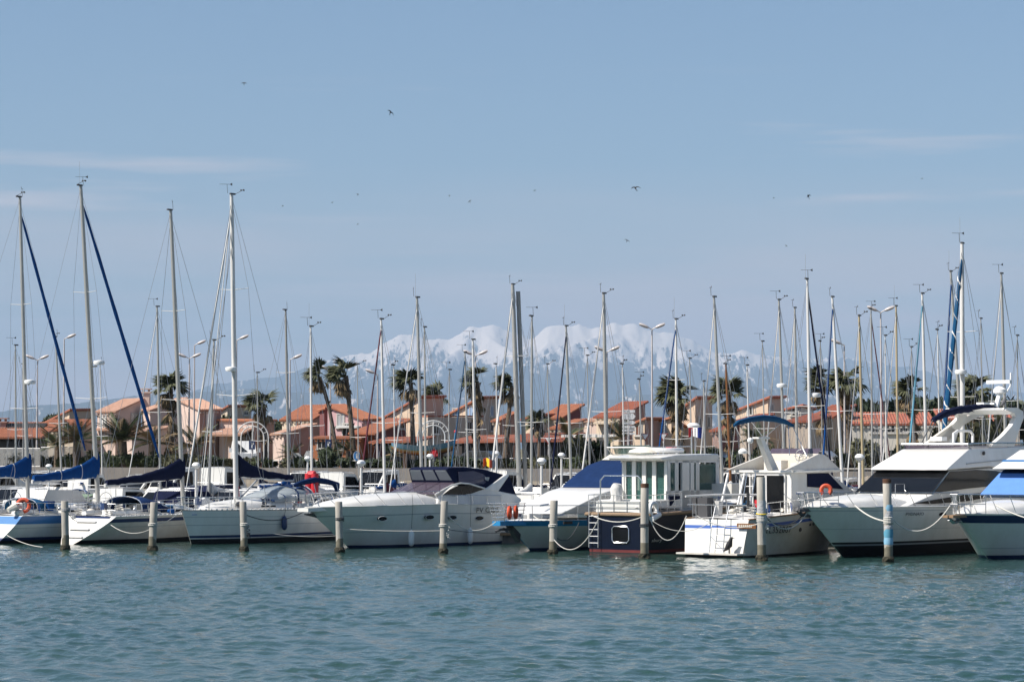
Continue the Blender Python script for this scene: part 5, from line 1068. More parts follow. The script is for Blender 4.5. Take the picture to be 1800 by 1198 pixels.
mb = MB(); mb.tube([Vector((xa + 1.9 + .9 * math.cos(a), -.2 + .55 * math.sin(a), zt + .38)) for a in [PI2 * i / 16 for i in range(17)]], .12, n=7); b.part(mb, 'inflatable_dinghy', 'white_plastic', True)
mb = MB(); mb.box((xa + 2.0, -.35, zt + .47), (.45, .3, .12)); b.part(mb, 'red_bag', 'red')
mb = MB(); mb.box(b.loc(1262, 862, -1.2), (1.6, 2.4, .7)); b.part(mb, 'fore_cabin', 'gelcoat'); mb = MB(); mb.box(b.loc(1255, 860, -1.25), (.7, .04, .3)); b.part(mb, 'window', 'glass_green')
b.rail(.75, 1.0, .78, 5, inset=.1, lines=(1.0, .62, .3), r=.018); mb = MB()
for z in (.78, .48, .24): mb.tube([b.edge(1, -1, .1, z), b.edge(1, 1, .1, z)], .016, n=5)
for y in (-1.2, -.5, .2, .9): mb.tube([Vector((.02, y, 1.82)), Vector((.02, y, 2.6))], .016, n=5)
b.part(mb, 'stern_rail', 'steel')
mb = MB(); yl, yr = .95, -1.25; zh = b.atx(1100, 836, .1).z; mb.tube([Vector((.1, yl, 1.9)), Vector((.1, yl, zh - .2)), Vector((.1, yl - .2, zh)), Vector((.1, yr + .2, zh)), Vector((.1, yr, zh - .2)), Vector((.1, yr, 1.9))], .03, n=7); b.part(mb, 'davit_arch', 'steel', True)
yl = b.atx(1036, 920, -.1).y; yr = b.atx(1052, 920, -.1).y; mb = MB()
for y in (yl, yr): mb.tube([Vector((-.12, y, 2.3)), Vector((-.14, y, .25))], .022, n=6)
for k in range(5): mb.tube([Vector((-.13, yl, .45 + k * .3)), Vector((-.13, yr, .45 + k * .3))], .018, n=5)
b.part(mb, 'boarding_ladder', 'steel')
c = b.atx(1091, 939, -.02); mb = MB(); w, h_ = .44, .36; pr = [(-w, -h_ + .1), (-w + .1, -h_), (w - .1, -h_), (w, -h_ + .1), (w, h_ - .1), (w - .1, h_), (-w + .1, h_), (-w, h_ - .1)]
mb.tube([Vector((-.04, c.y + a, c.z + z)) for a, z in pr + pr[:1]], .03, n=6); f = b.part(mb, 'stern_window', 'steel', True); mb = MB(); mb.prism([Vector((-.012, c.y + a, c.z + z)) for a, z in pr], (-.012, 0, 0)); b.part(mb, 'pane', 'glass_dark', parent=f)
mb = MB(); c = b.loc(1155, 899, -1.5); n = 18; mb.tube([Vector((.35 + .3 * math.cos(PI2 * i / n), -1.68, 1.98 + .3 * math.sin(PI2 * i / n))) for i in range(n + 1)], .1, n=8); b.part(mb, 'lifebuoy', 'white_plastic', True)
mb = MB(); mb.tube([Vector((.1, -1.75, 1.55)), Vector((.75, -1.75, 1.75))], .13, n=8); b.part(mb, 'fender', 'white_plastic', True)
c = b.atx(1090, 862, .4); mb = MB(); mb.tube([Vector((.5, .35, 2.25)), Vector((.5, .35, 2.55)), Vector((.5, .35, 2.85)), Vector((.5, .3, 3.1))], [.3, .25, .3, .2], n=9); b.part(mb, 'covered_outboard', 'canvas_white', True)
mb = MB(); mb.box((xa + .3, -1.55, 2.3), (.9, .06, .5)); b.part(mb, 'weather_cloth', 'canvas_navy')
mb = MB(); mb.tube([Vector((xa + .4, -.9, zt + .2)), Vector((xa + .4, -1.0, zt + 2.0))], .012, n=4); b.part(mb, 'whip_antenna', 'white_plastic')
b.hull_text('home_port', 'sbury', 'alu', 1151, 949, .22, 1.6, .3)
clutter(b, 10, .7, .98, 6, .3)
# --- 7: white trawler, stern towards us
b = Boat('trawler_yacht', 'white flybridge trawler with registration number, blue folded bimini and stern ladder', 'motorboat', org(1204, 977, -.3, 1.45, 53), 53, FG)
b.hull(10.68, 3.6, False, 2.35, 1.85, 1.62, 1.2, [('s', 0), ('s', -.26), ('s', -.40), ('a', .08)], ['gelcoat_old', 'blue_thin', 'gelcoat_old', 'antifoul_black'], flare=.4, tr=.9, scoop=.3, full=2.6, cap=.05, capm='teak', tmats=['gelcoat', 'blue_thin', 'gelcoat', 'antifoul_black'])
mb = MB(); mb.prism([Vector((-.85, -1.55, .12)), Vector((-.2, -1.6, .12)), Vector((-.2, 1.6, .12)), Vector((-.85, 1.55, .12))], (0, 0, .07)); b.part(mb, 'swim_platform', 'gelcoat_old')
xa = b.loc(1391, 880, -1.35).x; zt = b.loc(1391, 831, -1.35).z; zf = 1.45
b.body('cabin', [(1391, 905, 1.35), (1391, 831, 1.35), (1455, 829, 1.35), (1500, 862, 1.35), (1500, 905, 1.4)], 'gelcoat')
for y0, y1 in ((-1.05, -.1), (-.05, .6), (.75, 1.2)):
    mb = MB(); mb.box((xa - .03, (y0 + y1) / 2, (zf + zt) / 2 + .15), (.05, y1 - y0, zt - zf - .45)); f = b.part(mb, 'door_pane', 'glass_dark')
    mb = MB()
    for y in (y0, y1): mb.box((xa - .05, y, (zf + zt) / 2 + .15), (.06, .06, zt - zf - .4))
    mb.box((xa - .05, (y0 + y1) / 2, zt - .08), (.06, y1 - y0, .06)); b.part(mb, 'door_frame', 'mast_white', parent=f)
b.pane('front_canvas', [(1419, 855), (1419, 832), (1456, 831), (1482, 859)], 'canvas_navy', 1.36); mb = MB(); mb.box(b.loc(1408, 867, -1.37), (.8, .02, .05)); b.part(mb, 'side_stripe', 'blue_thin')
b.body('boat_deck', [(1398, 831, 1.6), (1398, 826.5, 1.6), (1478, 824.5, 1.6), (1482, 829, 1.5)], 'gelcoat', bev=.03)
# flybridge coamings: wedge sides rising forward, cream inside
for sd in (-1, 1):
    q = [b.loc(1381, 826, -1.55), b.loc(1440, 797, -1.4), b.loc(1450, 799, -1.4), b.loc(1478, 825, -1.5)]; q = [Vector((p.x, sd * abs(p.y), p.z)) for p in q]; mb = MB(); mb.prism(q, (0, -sd * .12, 0)); b.part(mb, 'flybridge_coaming', 'gelcoat_old')
q = b.loc(1440, 797, -1.4); mb = MB(); mb.box((q.x + .05, 0, q.z - .42), (.1, 2.7, .85)); b.part(mb, 'flybridge_console', 'cream'); mb = MB(); mb.box((q.x - .6, .5, q.z - .55), (.6, .9, .5)); mb.box((q.x - .4, -.6, q.z - .6), (.4, .7, .4)); b.part(mb, 'flybridge_seat', 'cream')
mb = MB(); mb.prism([Vector((q.x + .05, -1.3, q.z)), Vector((q.x + .35, -1.3, q.z + .22)), Vector((q.x + .35, 1.3, q.z + .22)), Vector((q.x + .05, 1.3, q.z))], (.02, 0, .02)); b.part(mb, 'wind_deflector', 'tint_vinyl')
c = Vector((q.x - .15, -.55, q.z - .1)); mb = MB(); n = 16; mb.tube([c + Vector((0, .3 * math.cos(PI2 * i / n), .3 * math.sin(PI2 * i / n))) for i in range(n + 1)], .02, n=5)
for i in range(6): a = PI2 * i / 6; mb.tube([c, c + Vector((0, .36 * math.cos(a), .36 * math.sin(a)))], .012, n=4)
b.part(mb, 'wheel', 'steel')
bs = b.loc(1359, 826, -.3); tp = b.loc(1336, 770, -.3); mb = MB(); mb.loft([[bs + Vector((dx, dy, 0)) for dx, dy in ((-.28, -.14), (.28, -.14), (.28, .14), (-.28, .14))], [tp + Vector((dx, dy, 0)) for dx, dy in ((-.16, -.12), (.16, -.12), (.16, .12), (-.16, .12))]]); mb.box(tp + Vector((.1, 0, .02)), (.9, .35, .08)); ms = b.part(mb, 'stub_mast', 'gelcoat')
mb = MB(); mb.ball(tp + Vector((-.5, .2, -.1)), .14, 6); b.part(mb, 'searchlight', 'white_plastic', True, ms)
arc = [b.loc(px, py, -.2) for px, py in ((1290, 748), (1298, 742), (1318, 737), (1340, 734), (1362, 736), (1380, 741), (1394, 748))]
mb = MB(); mb.tube(arc, [.06, .11, .13, .14, .14, .12, .07], n=8); bi = b.part(mb, 'folded_bimini', 'canvas_teal', True)
for (x1, y1, x2, y2, w1, w2) in ((1292, 748, 1285, 818, -.2, .9), (1292, 748, 1318, 802, -.2, .0), (1393, 748, 1418, 802, -.2, -1.3), (1318, 738, 1345, 772, -.2, -.3), (1375, 741, 1340, 772, -.2, -.3), (1386, 745, 1388, 800, -.2, -1.2)):
    mb = MB(); mb.tube([b.loc(x1, y1, w1), b.loc(x2, y2, w2)], .018, n=5); b.part(mb, 'bimini_stay', 'steel', parent=bi)
b.rail(.3, .95, .62, 7, inset=.08, lines=(1.0, .5), r=.018); mb = MB()
for z in (.62,): mb.tube([b.edge(1, -1, .1, z), b.edge(1, 1, .1, z)], .02, n=5)
for y in (-1.3, -.5, .3, 1.1): mb.tube([Vector((.05, y, 1.6)), Vector((.05, y, 2.25))], .016, n=5)
b.part(mb, 'stern_rail', 'steel')
mb = MB(); mb.tube([b.loc(1205, 872, .9), b.loc(1258, 869, .5), b.loc(1330, 869, -.6)], [.045, .05, .045], n=7); b.part(mb, 'davit_spar', 'mast_white', True)
for px, y in ((1280, .9), (1309, .2)): mb = MB(); mb.tube([b.loc(px, 832, y), b.loc(px - 16, 905, y)], .06, n=6); b.part(mb, 'roof_strut', 'mast_white')
mb = MB()
for dy in (.75, .3): mb.tube([Vector((xa - .3, dy, zt)), Vector((xa - .9, dy, 1.6))], .025, n=5)
for k in range(5): t = k / 4.5; mb.tube([Vector((xa - .3 - .6 * t, .75, zt - (zt - 1.6) * t - .15)), Vector((xa - .3 - .6 * t, .3, zt - (zt - 1.6) * t - .15))], .02, n=5)
b.part(mb, 'flybridge_ladder', 'steel')
yl, yr = b.atx(1247, 940, -.5).y, b.atx(1271, 940, -.5).y; mb = MB()
for y in (yl, yr): mb.tube([Vector((.0, y, 2.2)), Vector((-.35, y, 1.3)), Vector((-.5, y, .2))], .022, n=6)
for k in range(4): mb.tube([Vector((-.36 - .04 * k, yl, 1.25 - k * .3)), Vector((-.36 - .04 * k, yr, 1.25 - k * .3))], .018, n=5)
mb.tube([Vector((-.4, yl, .9)), Vector((-.5, yr, .3))], .015, n=4); b.part(mb, 'stern_ladder', 'steel')
mb = MB(); mb.box(b.atx(1240, 892, .8), (.5, .5, .9)); mb.box(b.atx(1222, 888, .9), (.2, .2, .7)); b.part(mb, 'deck_chair', 'dark_gear'); mb = MB(); mb.box(b.atx(1300, 888, 1.0), (.15, 1.2, .1)); mb.box(b.atx(1315, 880, 1.0), (.1, .1, .7)); b.part(mb, 'gas_grill', 'black')
mb = MB(); mb.tube([b.atx(1262, 880, 1.2), b.atx(1262, 905, 1.2)], .2, n=8); b.part(mb, 'rolled_cover', 'canvas_white', True)
c = b.atx(1306, 924, -.3); mb = MB(); mb.box((-.16, c.y - .1, c.z), (.06, .95, .22)); nb = b.part(mb, 'name_board', 'varnish')
for k in range(7): mb = MB(); mb.box((-.2, c.y + .25 - k * .1, c.z), (.01, .05, .12)); b.part(mb, 'carved_letter', 'cream', parent=nb)
b.hull_text('registration', 'TL352067', 'black', 1365, 931, .42, 1.25)
for px, py in ((1406, 930), (1423, 920), (1429, 919)):
    c = b.loc(px, py, -1.66); mb = MB(); mb.prism([c + Vector((math.cos(PI2 * i / 12) * .1, -.04, math.sin(PI2 * i / 12) * .09)) for i in range(12)], (0, .1, 0)); b.part(mb, 'through_hull', 'dark_gear')
mb = MB(); mb.lathe([(.2, 0), (.22, .12), (.1, .22), (.02, .25)], b.loc(1306, 797, .8), 10); b.part(mb, 'satellite_dome', 'white_plastic', True)

clutter(b, 14, .62, .98, 7, .4)
# --- 8: flybridge yacht
b = Boat('flybridge_yacht', 'large white flybridge yacht with black bottom, swept radar arch and dark wraparound windows', 'motorboat', org(1480, 977, 3.2, 0, 51), 51, FG)
b.hull(15.58, 4.5, True, 2.18, 2.1, 2.05, 3.2, [('s', 0), ('s', -.14), ('s', -.17), ('s', -.95), ('s', -.965), ('a', .62), ('a', .53), ('a', .46)], ['gelcoat', 'grey_line', 'gelcoat', 'grey_line', 'gelcoat', 'antifoul_black', 'grey_line', 'antifoul_black'], flare=.5, tr=.95, full=2.7, cap=.045, capm='gelcoat')
b.trunk([(.03, .3, .02), (.1, .85, .2), (.2, 1.35, .38), (.32, 1.65, .48), (.4, 1.75, .3)], crown=.1, name='foredeck')
b.body('deckhouse', [(1585, 893, 2.0), (1640, 868, 1.95), (1668, 826, 1.85), (1740, 822, 1.85), (1782, 830, 1.9), (1800, 846, 1.95), (1830, 880, 2.05), (1830, 893, 2.1)], 'gelcoat', bev=.05)
b.across('windscreen', (1637, 865, 1.93), (1668, 828, 1.86), 'glass_dark', n=1)
b.pane('side_window', [(1641, 866), (1670, 828), (1715, 825), (1752, 827), (1775, 834), (1792, 850), (1760, 852), (1700, 858)], 'glass_dark', [1.955, 1.87, 1.865, 1.88, 1.9, 1.96, 1.96, 1.96])
b.pane('lower_window', [(1605, 884), (1640, 878), (1700, 868), (1765, 862), (1765, 868), (1700, 880), (1640, 885)], 'glass_dark', 2.02)
b.body('flybridge', [(1664, 826, 1.98), (1667, 822, 2.0), (1703, 789, 1.75), (1802, 784, 1.75), (1880, 782, 1.75), (1880, 812, 1.9), (1800, 826, 1.95), (1740, 820, 1.98)], 'gelcoat', bev=.08)
b.body('belt_moulding', [(1700, 814, 1.97), (1775, 806, 1.93), (1775, 807.5, 1.93), (1700, 815.5, 1.97)], 'grey_line')
mb = MB(); zt_ = b.loc(1703, 783, -1.7)
for k, (px, py) in enumerate(((1706, 789), (1740, 788), (1775, 787), (1800, 786))): mb.tube([b.loc(px, py, -1.65), b.loc(px - 6, py - 9, -1.7)], .035, n=6)
A = [b.loc(px, py, -1.7) for px, py in ((1800, 778), (1740, 778), (1700, 780))]; mb.tube(A + [Vector((p.x, -p.y, p.z)) for p in A[::-1]], .04, n=6); b.part(mb, 'flybridge_rail', 'steel', True)
B_ = [b.loc(px, py, -1.66) for px, py in ((1800, 780), (1740, 780), (1702, 782))]; mb = MB()
ring = B_ + [Vector((p.x, -p.y, p.z)) for p in B_[::-1]]; mb.loft([ring, [p + Vector((.05, 0, -.28)) for p in ring]], closed=False); b.part(mb, 'wind_deflector', 'tint_vinyl')
# radar arch: forward-swept legs on both sides joined by a top
for sd in (-1, 1):
    for pl in ([(1742, 784), (1764, 765), (1779, 748), (1786, 733), (1783, 724), (1768, 720), (1770, 716), (1788, 716), (1798, 722), (1800, 733), (1790, 760), (1783, 784)],):
        q = [b.loc(px, py, -1.72 if py > 740 else -1.62) for px, py in pl]; q = [Vector((p.x, sd * abs(p.y), p.z)) for p in q]; mb = MB(); mb.prism(q, (0, -sd * .22, 0)); ar = b.part(mb, 'radar_arch', 'gelcoat')
q = [b.loc(px, py, -1.6) for px, py in ((1768, 720), (1788, 716), (1798, 722), (1786, 728))]; mb = MB(); mb.prism(q, (0, 3.2, 0)); b.part(mb, 'arch_top', 'gelcoat')
# long curved front spar of the arch (far side reads against the sky)
for sd in (1,):
    sp = [b.loc(px, py, 1.5) for px, py in ((1626, 781), (1650, 763), (1675, 745), (1700, 731), (1725, 722), (1750, 718))]; lo = [b.loc(px, py, 1.5) for px, py in ((1664, 781), (1676, 766), (1692, 748), (1708, 738), (1728, 729), (1750, 725))]
    mb = MB(); mb.loft([sp + lo[::-1], [p + Vector((0, .16, 0)) for p in sp + lo[::-1]]]); b.part(mb, 'arch_wing', 'cream')
fb = [b.loc(px, py, 0.3) for px, py in ((1640, 738), (1660, 727), (1685, 720), (1710, 717), (1735, 717), (1762, 721))]
mb = MB(); pts = []; rr = []
for i in range(31):
    t = i / 30 * 5; k = min(4, int(t)); pts.append(fb[k].lerp(fb[k + 1], t - k)); rr.append((.11 + .07 * min(1, i / 6)) * (1 + .14 * math.sin(i * 2.1)) if i < 29 else .1)
mb.tube(pts, rr, n=9); fbm = b.part(mb, 'folded_bimini', 'canvas_navy', True)
for (x1, y1, x2, y2) in ((1640, 738, 1620, 778), (1646, 735, 1632, 772), (1765, 724, 1745, 775)): mb = MB(); mb.tube([b.loc(x1, y1, .3), b.loc(x2, y2, .6)], .03, n=5); b.part(mb, 'bimini_leg', 'dark_gear', parent=fbm)
c0, c1 = b.loc(1751, 716, .2), b.loc(1758, 690, .2); mb = MB(); mb.tube([c0, c1], .13, n=9); mb.lathe([(.2, 0), (.33, .06), (.33, .22), (.18, .36), (.03, .4)], c1 + Vector((0, 0, -.06)), 14); rp = b.part(mb, 'radar_column', 'white_plastic', True)
c = b.loc(1756, 671, .2); mb = MB(); mb.box(c, (.22, 1.25, .17), rz=.0); b.part(mb, 'radar_scanner', 'white_plastic', parent=rp)
mb = MB(); mb.tube([b.loc(1770, 688, .2), b.loc(1776, 678, .2), b.loc(1777, 655, .2)], [.04, .04, .05], n=6); b.part(mb, 'antenna', 'white_plastic', parent=rp)
for px in (1728, 1746): mb = MB(); mb.box(b.loc(px, 709, .4), (.6, .4, .1)); b.part(mb, 'horn', 'white_plastic', parent=rp)
mb = MB(); mb.box(b.loc(1650, 771, .9), (.5, .6, .2)); b.part(mb, 'console_top', 'white_plastic')
mb = MB(); mb.tube([b.loc(1676, 777, .2), b.loc(1676, 762, .2), b.loc(1684, 757, .2), b.loc(1705, 757, .2), b.loc(1710, 763, .2), b.loc(1710, 777, .2)], .07, n=6); b.part(mb, 'helm_seat', 'white_plastic', True)
b.rail(.0, .62, .62, 8, inset=.1, lean=.03, r=.02); b.pulpit(.62, .1, .2, .02)
mb = MB(); mb.box((.2, 0, 2.05), (1.2, .3, .12)); mb.tube([Vector((-.4, 0, 2.1)), Vector((.0, 0, 1.85)), Vector((.6, 0, 1.8))], .08, n=6); b.part(mb, 'anchor', 'dark_gear')
mb = MB(); c = b.loc(1446, 859, -.4); pts = [c + Vector((0, 0, 0)), c + Vector((.0, -.1, -.5)), c + Vector((.0, -.28, -.62)), c + Vector((.0, -.42, -.5)), c + Vector((.0, -.3, .05))]; 
ring_buoy(b.o, b.loc(1452, 861, -.5), (-.75, -.5, .1), .2, .09, 'orange', 'horseshoe_buoy', -.9, 4.0)
b.hull_text('yacht_name', 'PYDNAIO', 'dark_gear', 1605, 903, .2, 1.5)
for px, py in ((1656, 903),): c = b.loc(px, py, -2.15); mb = MB(); mb.prism([c + Vector((math.cos(PI2 * i / 12) * .3, -.04, math.sin(PI2 * i / 12) * .09)) for i in range(12)], (0, .1, 0)); b.part(mb, 'porthole', 'glass_dark')
mb = MB(); c = b.loc(1729, 796, -1.86); mb.prism([c + Vector((math.cos(PI2 * i / 12) * .09, -.04, math.sin(PI2 * i / 12) * .09)) for i in range(12)], (0, .06, 0)); b.part(mb, 'side_light', 'black')
mb = MB(); c = b.loc(1580, 872, -.5); mb.tube([c + Vector((-.3, 0, 0)), c + Vector((-.3, 0, .55)), c + Vector((.5, 0, .55)), c + Vector((.5, 0, 0))], .02, n=5); b.part(mb, 'deck_rail', 'steel')

# --- 9: right-hand boat, bow towards us
b = Boat('motor_yacht', 'white motor yacht with a navy band at the right edge, bow to the left', 'motorboat', org(1736, 981, 2.8, 0, 52), 52, FG)
b.hull(12.02, 4.2, True, 1.96, 1.86, 1.8, 2.8, [('s', 0), ('s', -.07), ('s', -.4), ('a', .46), ('a', .44), ('a', .14)], ['gelcoat', 'navy_band', 'gelcoat', 'grey_line', 'gelcoat', 'antifoul_navy'], flare=.5, tr=.9, full=2.6)
b.trunk([(.04, .3, .02), (.12, .8, .2), (.22, 1.25, .36), (.4, 1.6, .5), (.42, 1.6, .1)], crown=.12, name='foredeck')
b.body('cabin', [(1840, 876, 1.55), (1862, 838, 1.45), (1870, 828, 1.42), (2000, 820, 1.42), (2000, 876, 1.6)], 'gelcoat', bev=.05); b.across('windscreen_cover', (1838, 872, 1.56), (1864, 834, 1.46), 'canvas_sky', n=1, th=.05); b.across('cover_top', (1863.5, 836, 1.47), (1872, 826, 1.43), 'canvas_royal', n=1, th=.06)
b.body('flybridge', [(1852, 824, 1.5), (1880, 800, 1.4), (1890, 790, 1.35), (2010, 786, 1.35), (2010, 824, 1.5)], 'gelcoat', bev=.05); b.across('flybridge_stripe', (1868, 811.5, 1.475), (1871, 809, 1.46), 'blue_band', n=1, th=.02)
b.rail(.0, .6, .8, 8, inset=.1, lean=.03, r=.02); b.pulpit(.8, .1, .25, .02)
mb = MB(); mb.box((.0, 0, 1.85), (1.4, .5, .1)); b.part(mb, 'bow_platform', 'teak'); mb = MB(); mb.tube([Vector((-.6, 0, 1.75)), Vector((-.2, 0, 1.6)), Vector((.4, 0, 1.65))], .08, n=6); b.part(mb, 'anchor', 'steel')
mb = MB(); mb.lathe([(.14, 0), (.16, .12), (.08, .2), (.1, .3)], Vector((1.4, 0, 2.0)), 10); b.part(mb, 'windlass', 'steel', True)
# ------------------------------------------------------------------ pontoons, mooring posts, ropes
def pontoon(name, D0, label, u0=-60, u1=60, w=2.2):
    v = v_of(D0); t = empty(name, Q(0, v, 0), 0, label, 'pontoon', 'floating pontoons'); n = 24
    def q(u, dv, z): return Q(u, v + dv, z) - Q(0, v, 0)
    for i in range(n):
        a, b = u0 + (u1 - u0) * i / n + .02, u0 + (u1 - u0) * (i + 1) / n - .02; mb = MB()
        mb.prism([q(a, -w / 2, .42), q(b, -w / 2, .42), q(b, w / 2, .42), q(a, w / 2, .42)], (0, 0, .14)); mb.build('deck_panel', 'concrete', t)
    mb = MB(); mb.prism([q(u0, -w * .42, -.3), q(u1, -w * .42, -.3), q(u1, w * .42, -.3), q(u0, w * .42, -.3)], (0, 0, .7)); mb.build('float', 'wall_grey', t)
    mb = MB(); mb.prism([q(u0, -w / 2 - .06, .4), q(u1, -w / 2 - .06, .4), q(u1, -w / 2 - .005, .4), q(u0, -w / 2 - .005, .4)], (0, 0, .12)); mb.build('timber_fender', 'teak', t)
pontoon('pontoon', 128.5, 'nearer concrete pontoon running behind the front row of boats'); pontoon('pontoon', 162.5, 'farther concrete pontoon in front of the stone bank', -70, 60)
mat('pile', (0.46, 0.43, 0.38), 0.8, noise=0.3, nscale=1.6, bump=0.3, bscale=8, stretch=(2, 2, .4)); mat('pile_weed', (0.05, 0.045, 0.028), 0.95, noise=0.5, nscale=6, bump=1.0, bscale=20); mat('pile_wet', (0.20, 0.18, 0.13), 0.6, noise=0.5, nscale=5); mat('rust', (0.12, 0.055, 0.03), 0.9, noise=0.4, nscale=8)
mat('tape', (0.50, 0.50, 0.51), 0.5, noise=0.3, nscale=6, bump=.6, bscale=10); mat('wrap_blue', (0.26, 0.50, 0.68), 0.5, noise=0.3, nscale=4)
PILES = [(115, 880, 966, 'plain grey mooring post at the stern of the blue-banded yacht'), (268, 882, 967, 'grey mooring post with two thin rope turns before the navy-striped yacht'), (429, 881, 968, 'grey mooring post hung with loose rope before the white bow with the blue fender'), (597, 881, 970, 'grey mooring post with a black band before the cruiser bow'), (779, 880, 972, 'grey mooring post amidships of the navy canvas cruiser'), (972, 879, 974, 'grey mooring post before the bright blue cap rail'), (1133, 850, 981, 'tall mooring post with a rusty top before the navy trawler'), (1339, 838, 984, 'tall mooring post wrapped in grey tape before the white trawler'), (1562, 842, 987, 'tall mooring post wrapped in blue and white sheeting before the flybridge yacht')]
PP = []
for i, (px, yt, yb, lab) in enumerate(PILES):
    p = PZ(px, yb); D = p.y; h_ = P(px, yt, D).z; r = [.165, .17, .165, .168, .168, .165, .185, .185, .18][i]; PP.append((p, h_, r))
    t = empty('mooring_post', p, 0, lab, 'mooring post', 'mooring posts'); ln = random.uniform(-.06, .06); r *= random.uniform(.92, 1.06)
    mb = MB(); mb.tube([(0, 0, -1), (0, 0, .35), (ln * .5, 0, h_ * .6), (ln, 0, h_ - .03), (ln, 0, h_)], [r, r, r, r, r * .9], n=16); mb.build('shaft', 'pile', t, smooth=True)
    mb = MB(); mb.tube([(0, 0, -.3), (0, 0, .02), (0, 0, .3), (0, 0, .40 + .35 * random.random())], [r * 1.03, r * 1.04, r * 1.03, r * 1.015], n=16); mb.build('tide_stain', 'pile_wet', t, smooth=True)
    mb = MB(); pr = []
    for k in range(6): pr.append([Vector((math.cos(PI2 * j / 14) * r * q_, math.sin(PI2 * j / 14) * r * q_, -.25 + .095 * k)) for j in range(14) for q_ in [1.2 + .45 * random.random() * (1 if k not in (0, 5) else .2)]])
    mb.loft(pr); mb.build('weed_collar', 'pile_weed', t)
    if i in (6, 8): mb = MB(); mb.tube([(ln, 0, h_ - .16), (ln, 0, h_ + .02)], r * 1.02, n=16); mb.build('rusty_top', 'rust', t)
    if i == 7:
        mb = MB(); mb.tube([(0, 0, 1.55), (0, 0, 1.8), (0, 0, 2.1), (0, 0, 2.5)], [r * 1.05, r * 1.2, r * 1.12, r * 1.04], n=14); mb.build('tape_wrap', 'tape', t, smooth=True); mb = MB(); mb.tube([Vector((math.cos(a) * r * 1.2, math.sin(a) * r * 1.2, 1.95 + .03 * math.sin(a))) for a in [PI2 * k / 14 for k in range(15)]], .03, n=5); mb.build('yellow_line', 'yellow', t)
    if i == 8:
        for z0, z1, m in ((2.1, 2.35, 'wrap_blue'), (1.7, 2.1, 'tape'), (1.35, 1.5, 'tape'), (1.0, 1.35, 'canvas_ltblue'), (.72, 1.0, 'wrap_blue')): mb = MB(); mb.tube([(0, 0, z0), (0, 0, (z0 + z1) / 2), (0, 0, z1)], [r * 1.06, r * 1.12, r * 1.06], n=14); mb.build('sheeting', m, t, smooth=True)
    turns = [(.5, 'rope_white')] if i not in (3,) else [(.62, 'rope_dark')]
    if i in (0,): turns = [(.78, 'wire')]
    if i in (6,): turns = [(.42, 'rope_dark')]
    if i in (7, 8): turns = [(.46, 'rope_white'), (.5, 'rope_white')]
    for f, m in turns:
        mb = MB(); k = 30; mb.tube([Vector((math.cos(PI2 * j / 14) * r * 1.1, math.sin(PI2 * j / 14) * r * 1.1, h_ * f + .035 * j / 14 * 2)) for j in range(k)], .028, n=5); mb.build('rope_turn', m, t)
    if i in (2, 4, 7):
        mb = MB(); pts = [Vector((r * 1.2, -.05, h_ * .52))]
        for j in range(1, 22): pts.append(Vector((r * 1.3 + .09 * math.sin(j * 1.7), -.08 + .05 * math.cos(j * 2.3), h_ * .52 - (.045 * j if j < 12 else .54 - .02 * (j - 12)))))
        mb.tube(pts, .022, n=5); mb.build('hanging_rope', 'rope_white' if i != 2 else 'rope_dark', t)
def rope(px0, py0, D0, px1, py1, D1, sag, m, label, r=.022):
    D0 = D0 if D0 > 100 else D0 + 40.5; D1 = D1 if D1 > 100 else D1 + 40.5; a, b = P(px0, py0, D0), P(px1, py1, D1); mb = MB(); mb.tube([p - a for p in catenary(a, b, sag, 14)], r, n=5); o = mb.build('mooring_line', m, None, True); o.location = a
    tag(o, label, 'rope', 'mooring lines')
pd = [p.y for p, h_, r in PP]
rope(434, 905, pd[2], 548, 890, 83, .42, 'rope_dark', 'dark mooring line sagging from the third post along the white yacht'); rope(439, 930, pd[2], 590, 941, 79, .15, 'rope_white', 'pale thin line stretched from the third post to the cruiser bow', .014)
rope(603, 929, pd[3], 775, 932, pd[4] + 1, .05, 'rope_white', 'light line running level from the fourth post along the cruiser hull', .014); rope(785, 903, pd[4], 872, 916, 75, .55, 'rope_white', 'slack line from the fifth post to the blue capped bow')
rope(785, 930, pd[4], 910, 934, 80, .1, 'rope_dark', 'dark line from the fifth post to the cruiser quarter', .014); rope(968, 940, pd[5], 1052, 912, 71, .95, 'rope_white', 'white line hanging in a bow from the sixth post to the navy trawler'); rope(978, 902, pd[5], 938, 906, 75, .25, 'rope_white', 'short slack line from the sixth post to the blue capped yacht')
rope(978, 944, pd[5], 1018, 918, 76, .4, 'rope_dark', 'dark line from the sixth post to the hawse slot'); rope(1128, 908, pd[6], 1040, 905, 72, .25, 'rope_white', 'grey line from the rusty topped post to the trawler stern'); rope(1140, 905, pd[6], 1207, 906, 68.5, 1.05, 'rope_white', 'white line hanging deep between the rusty topped post and the white trawler')
rope(1140, 910, pd[6], 1248, 918, 68, .45, 'rope_white', 'thin line from the rusty topped post to the white trawler ladder', .014); rope(1333, 920, pd[7], 1225, 906, 68, .3, 'rope_white', 'white line from the taped post to the trawler transom'); rope(1346, 905, pd[7], 1425, 890, 69, .75, 'rope_white', 'white loop from the taped post to the flybridge yacht bow')
rope(1346, 910, pd[7], 1422, 892, 69, .5, 'rope_dark', 'dark loop beside the registration number'); rope(1555, 915, pd[8], 1503, 888, 68, .12, 'rope_white', 'taut white line from the blue wrapped post up to the yacht deck', .03); rope(1569, 912, pd[8], 1670, 888, 66, .75, 'rope_white', 'thick white line from the blue wrapped post to the right-hand bow', .03)
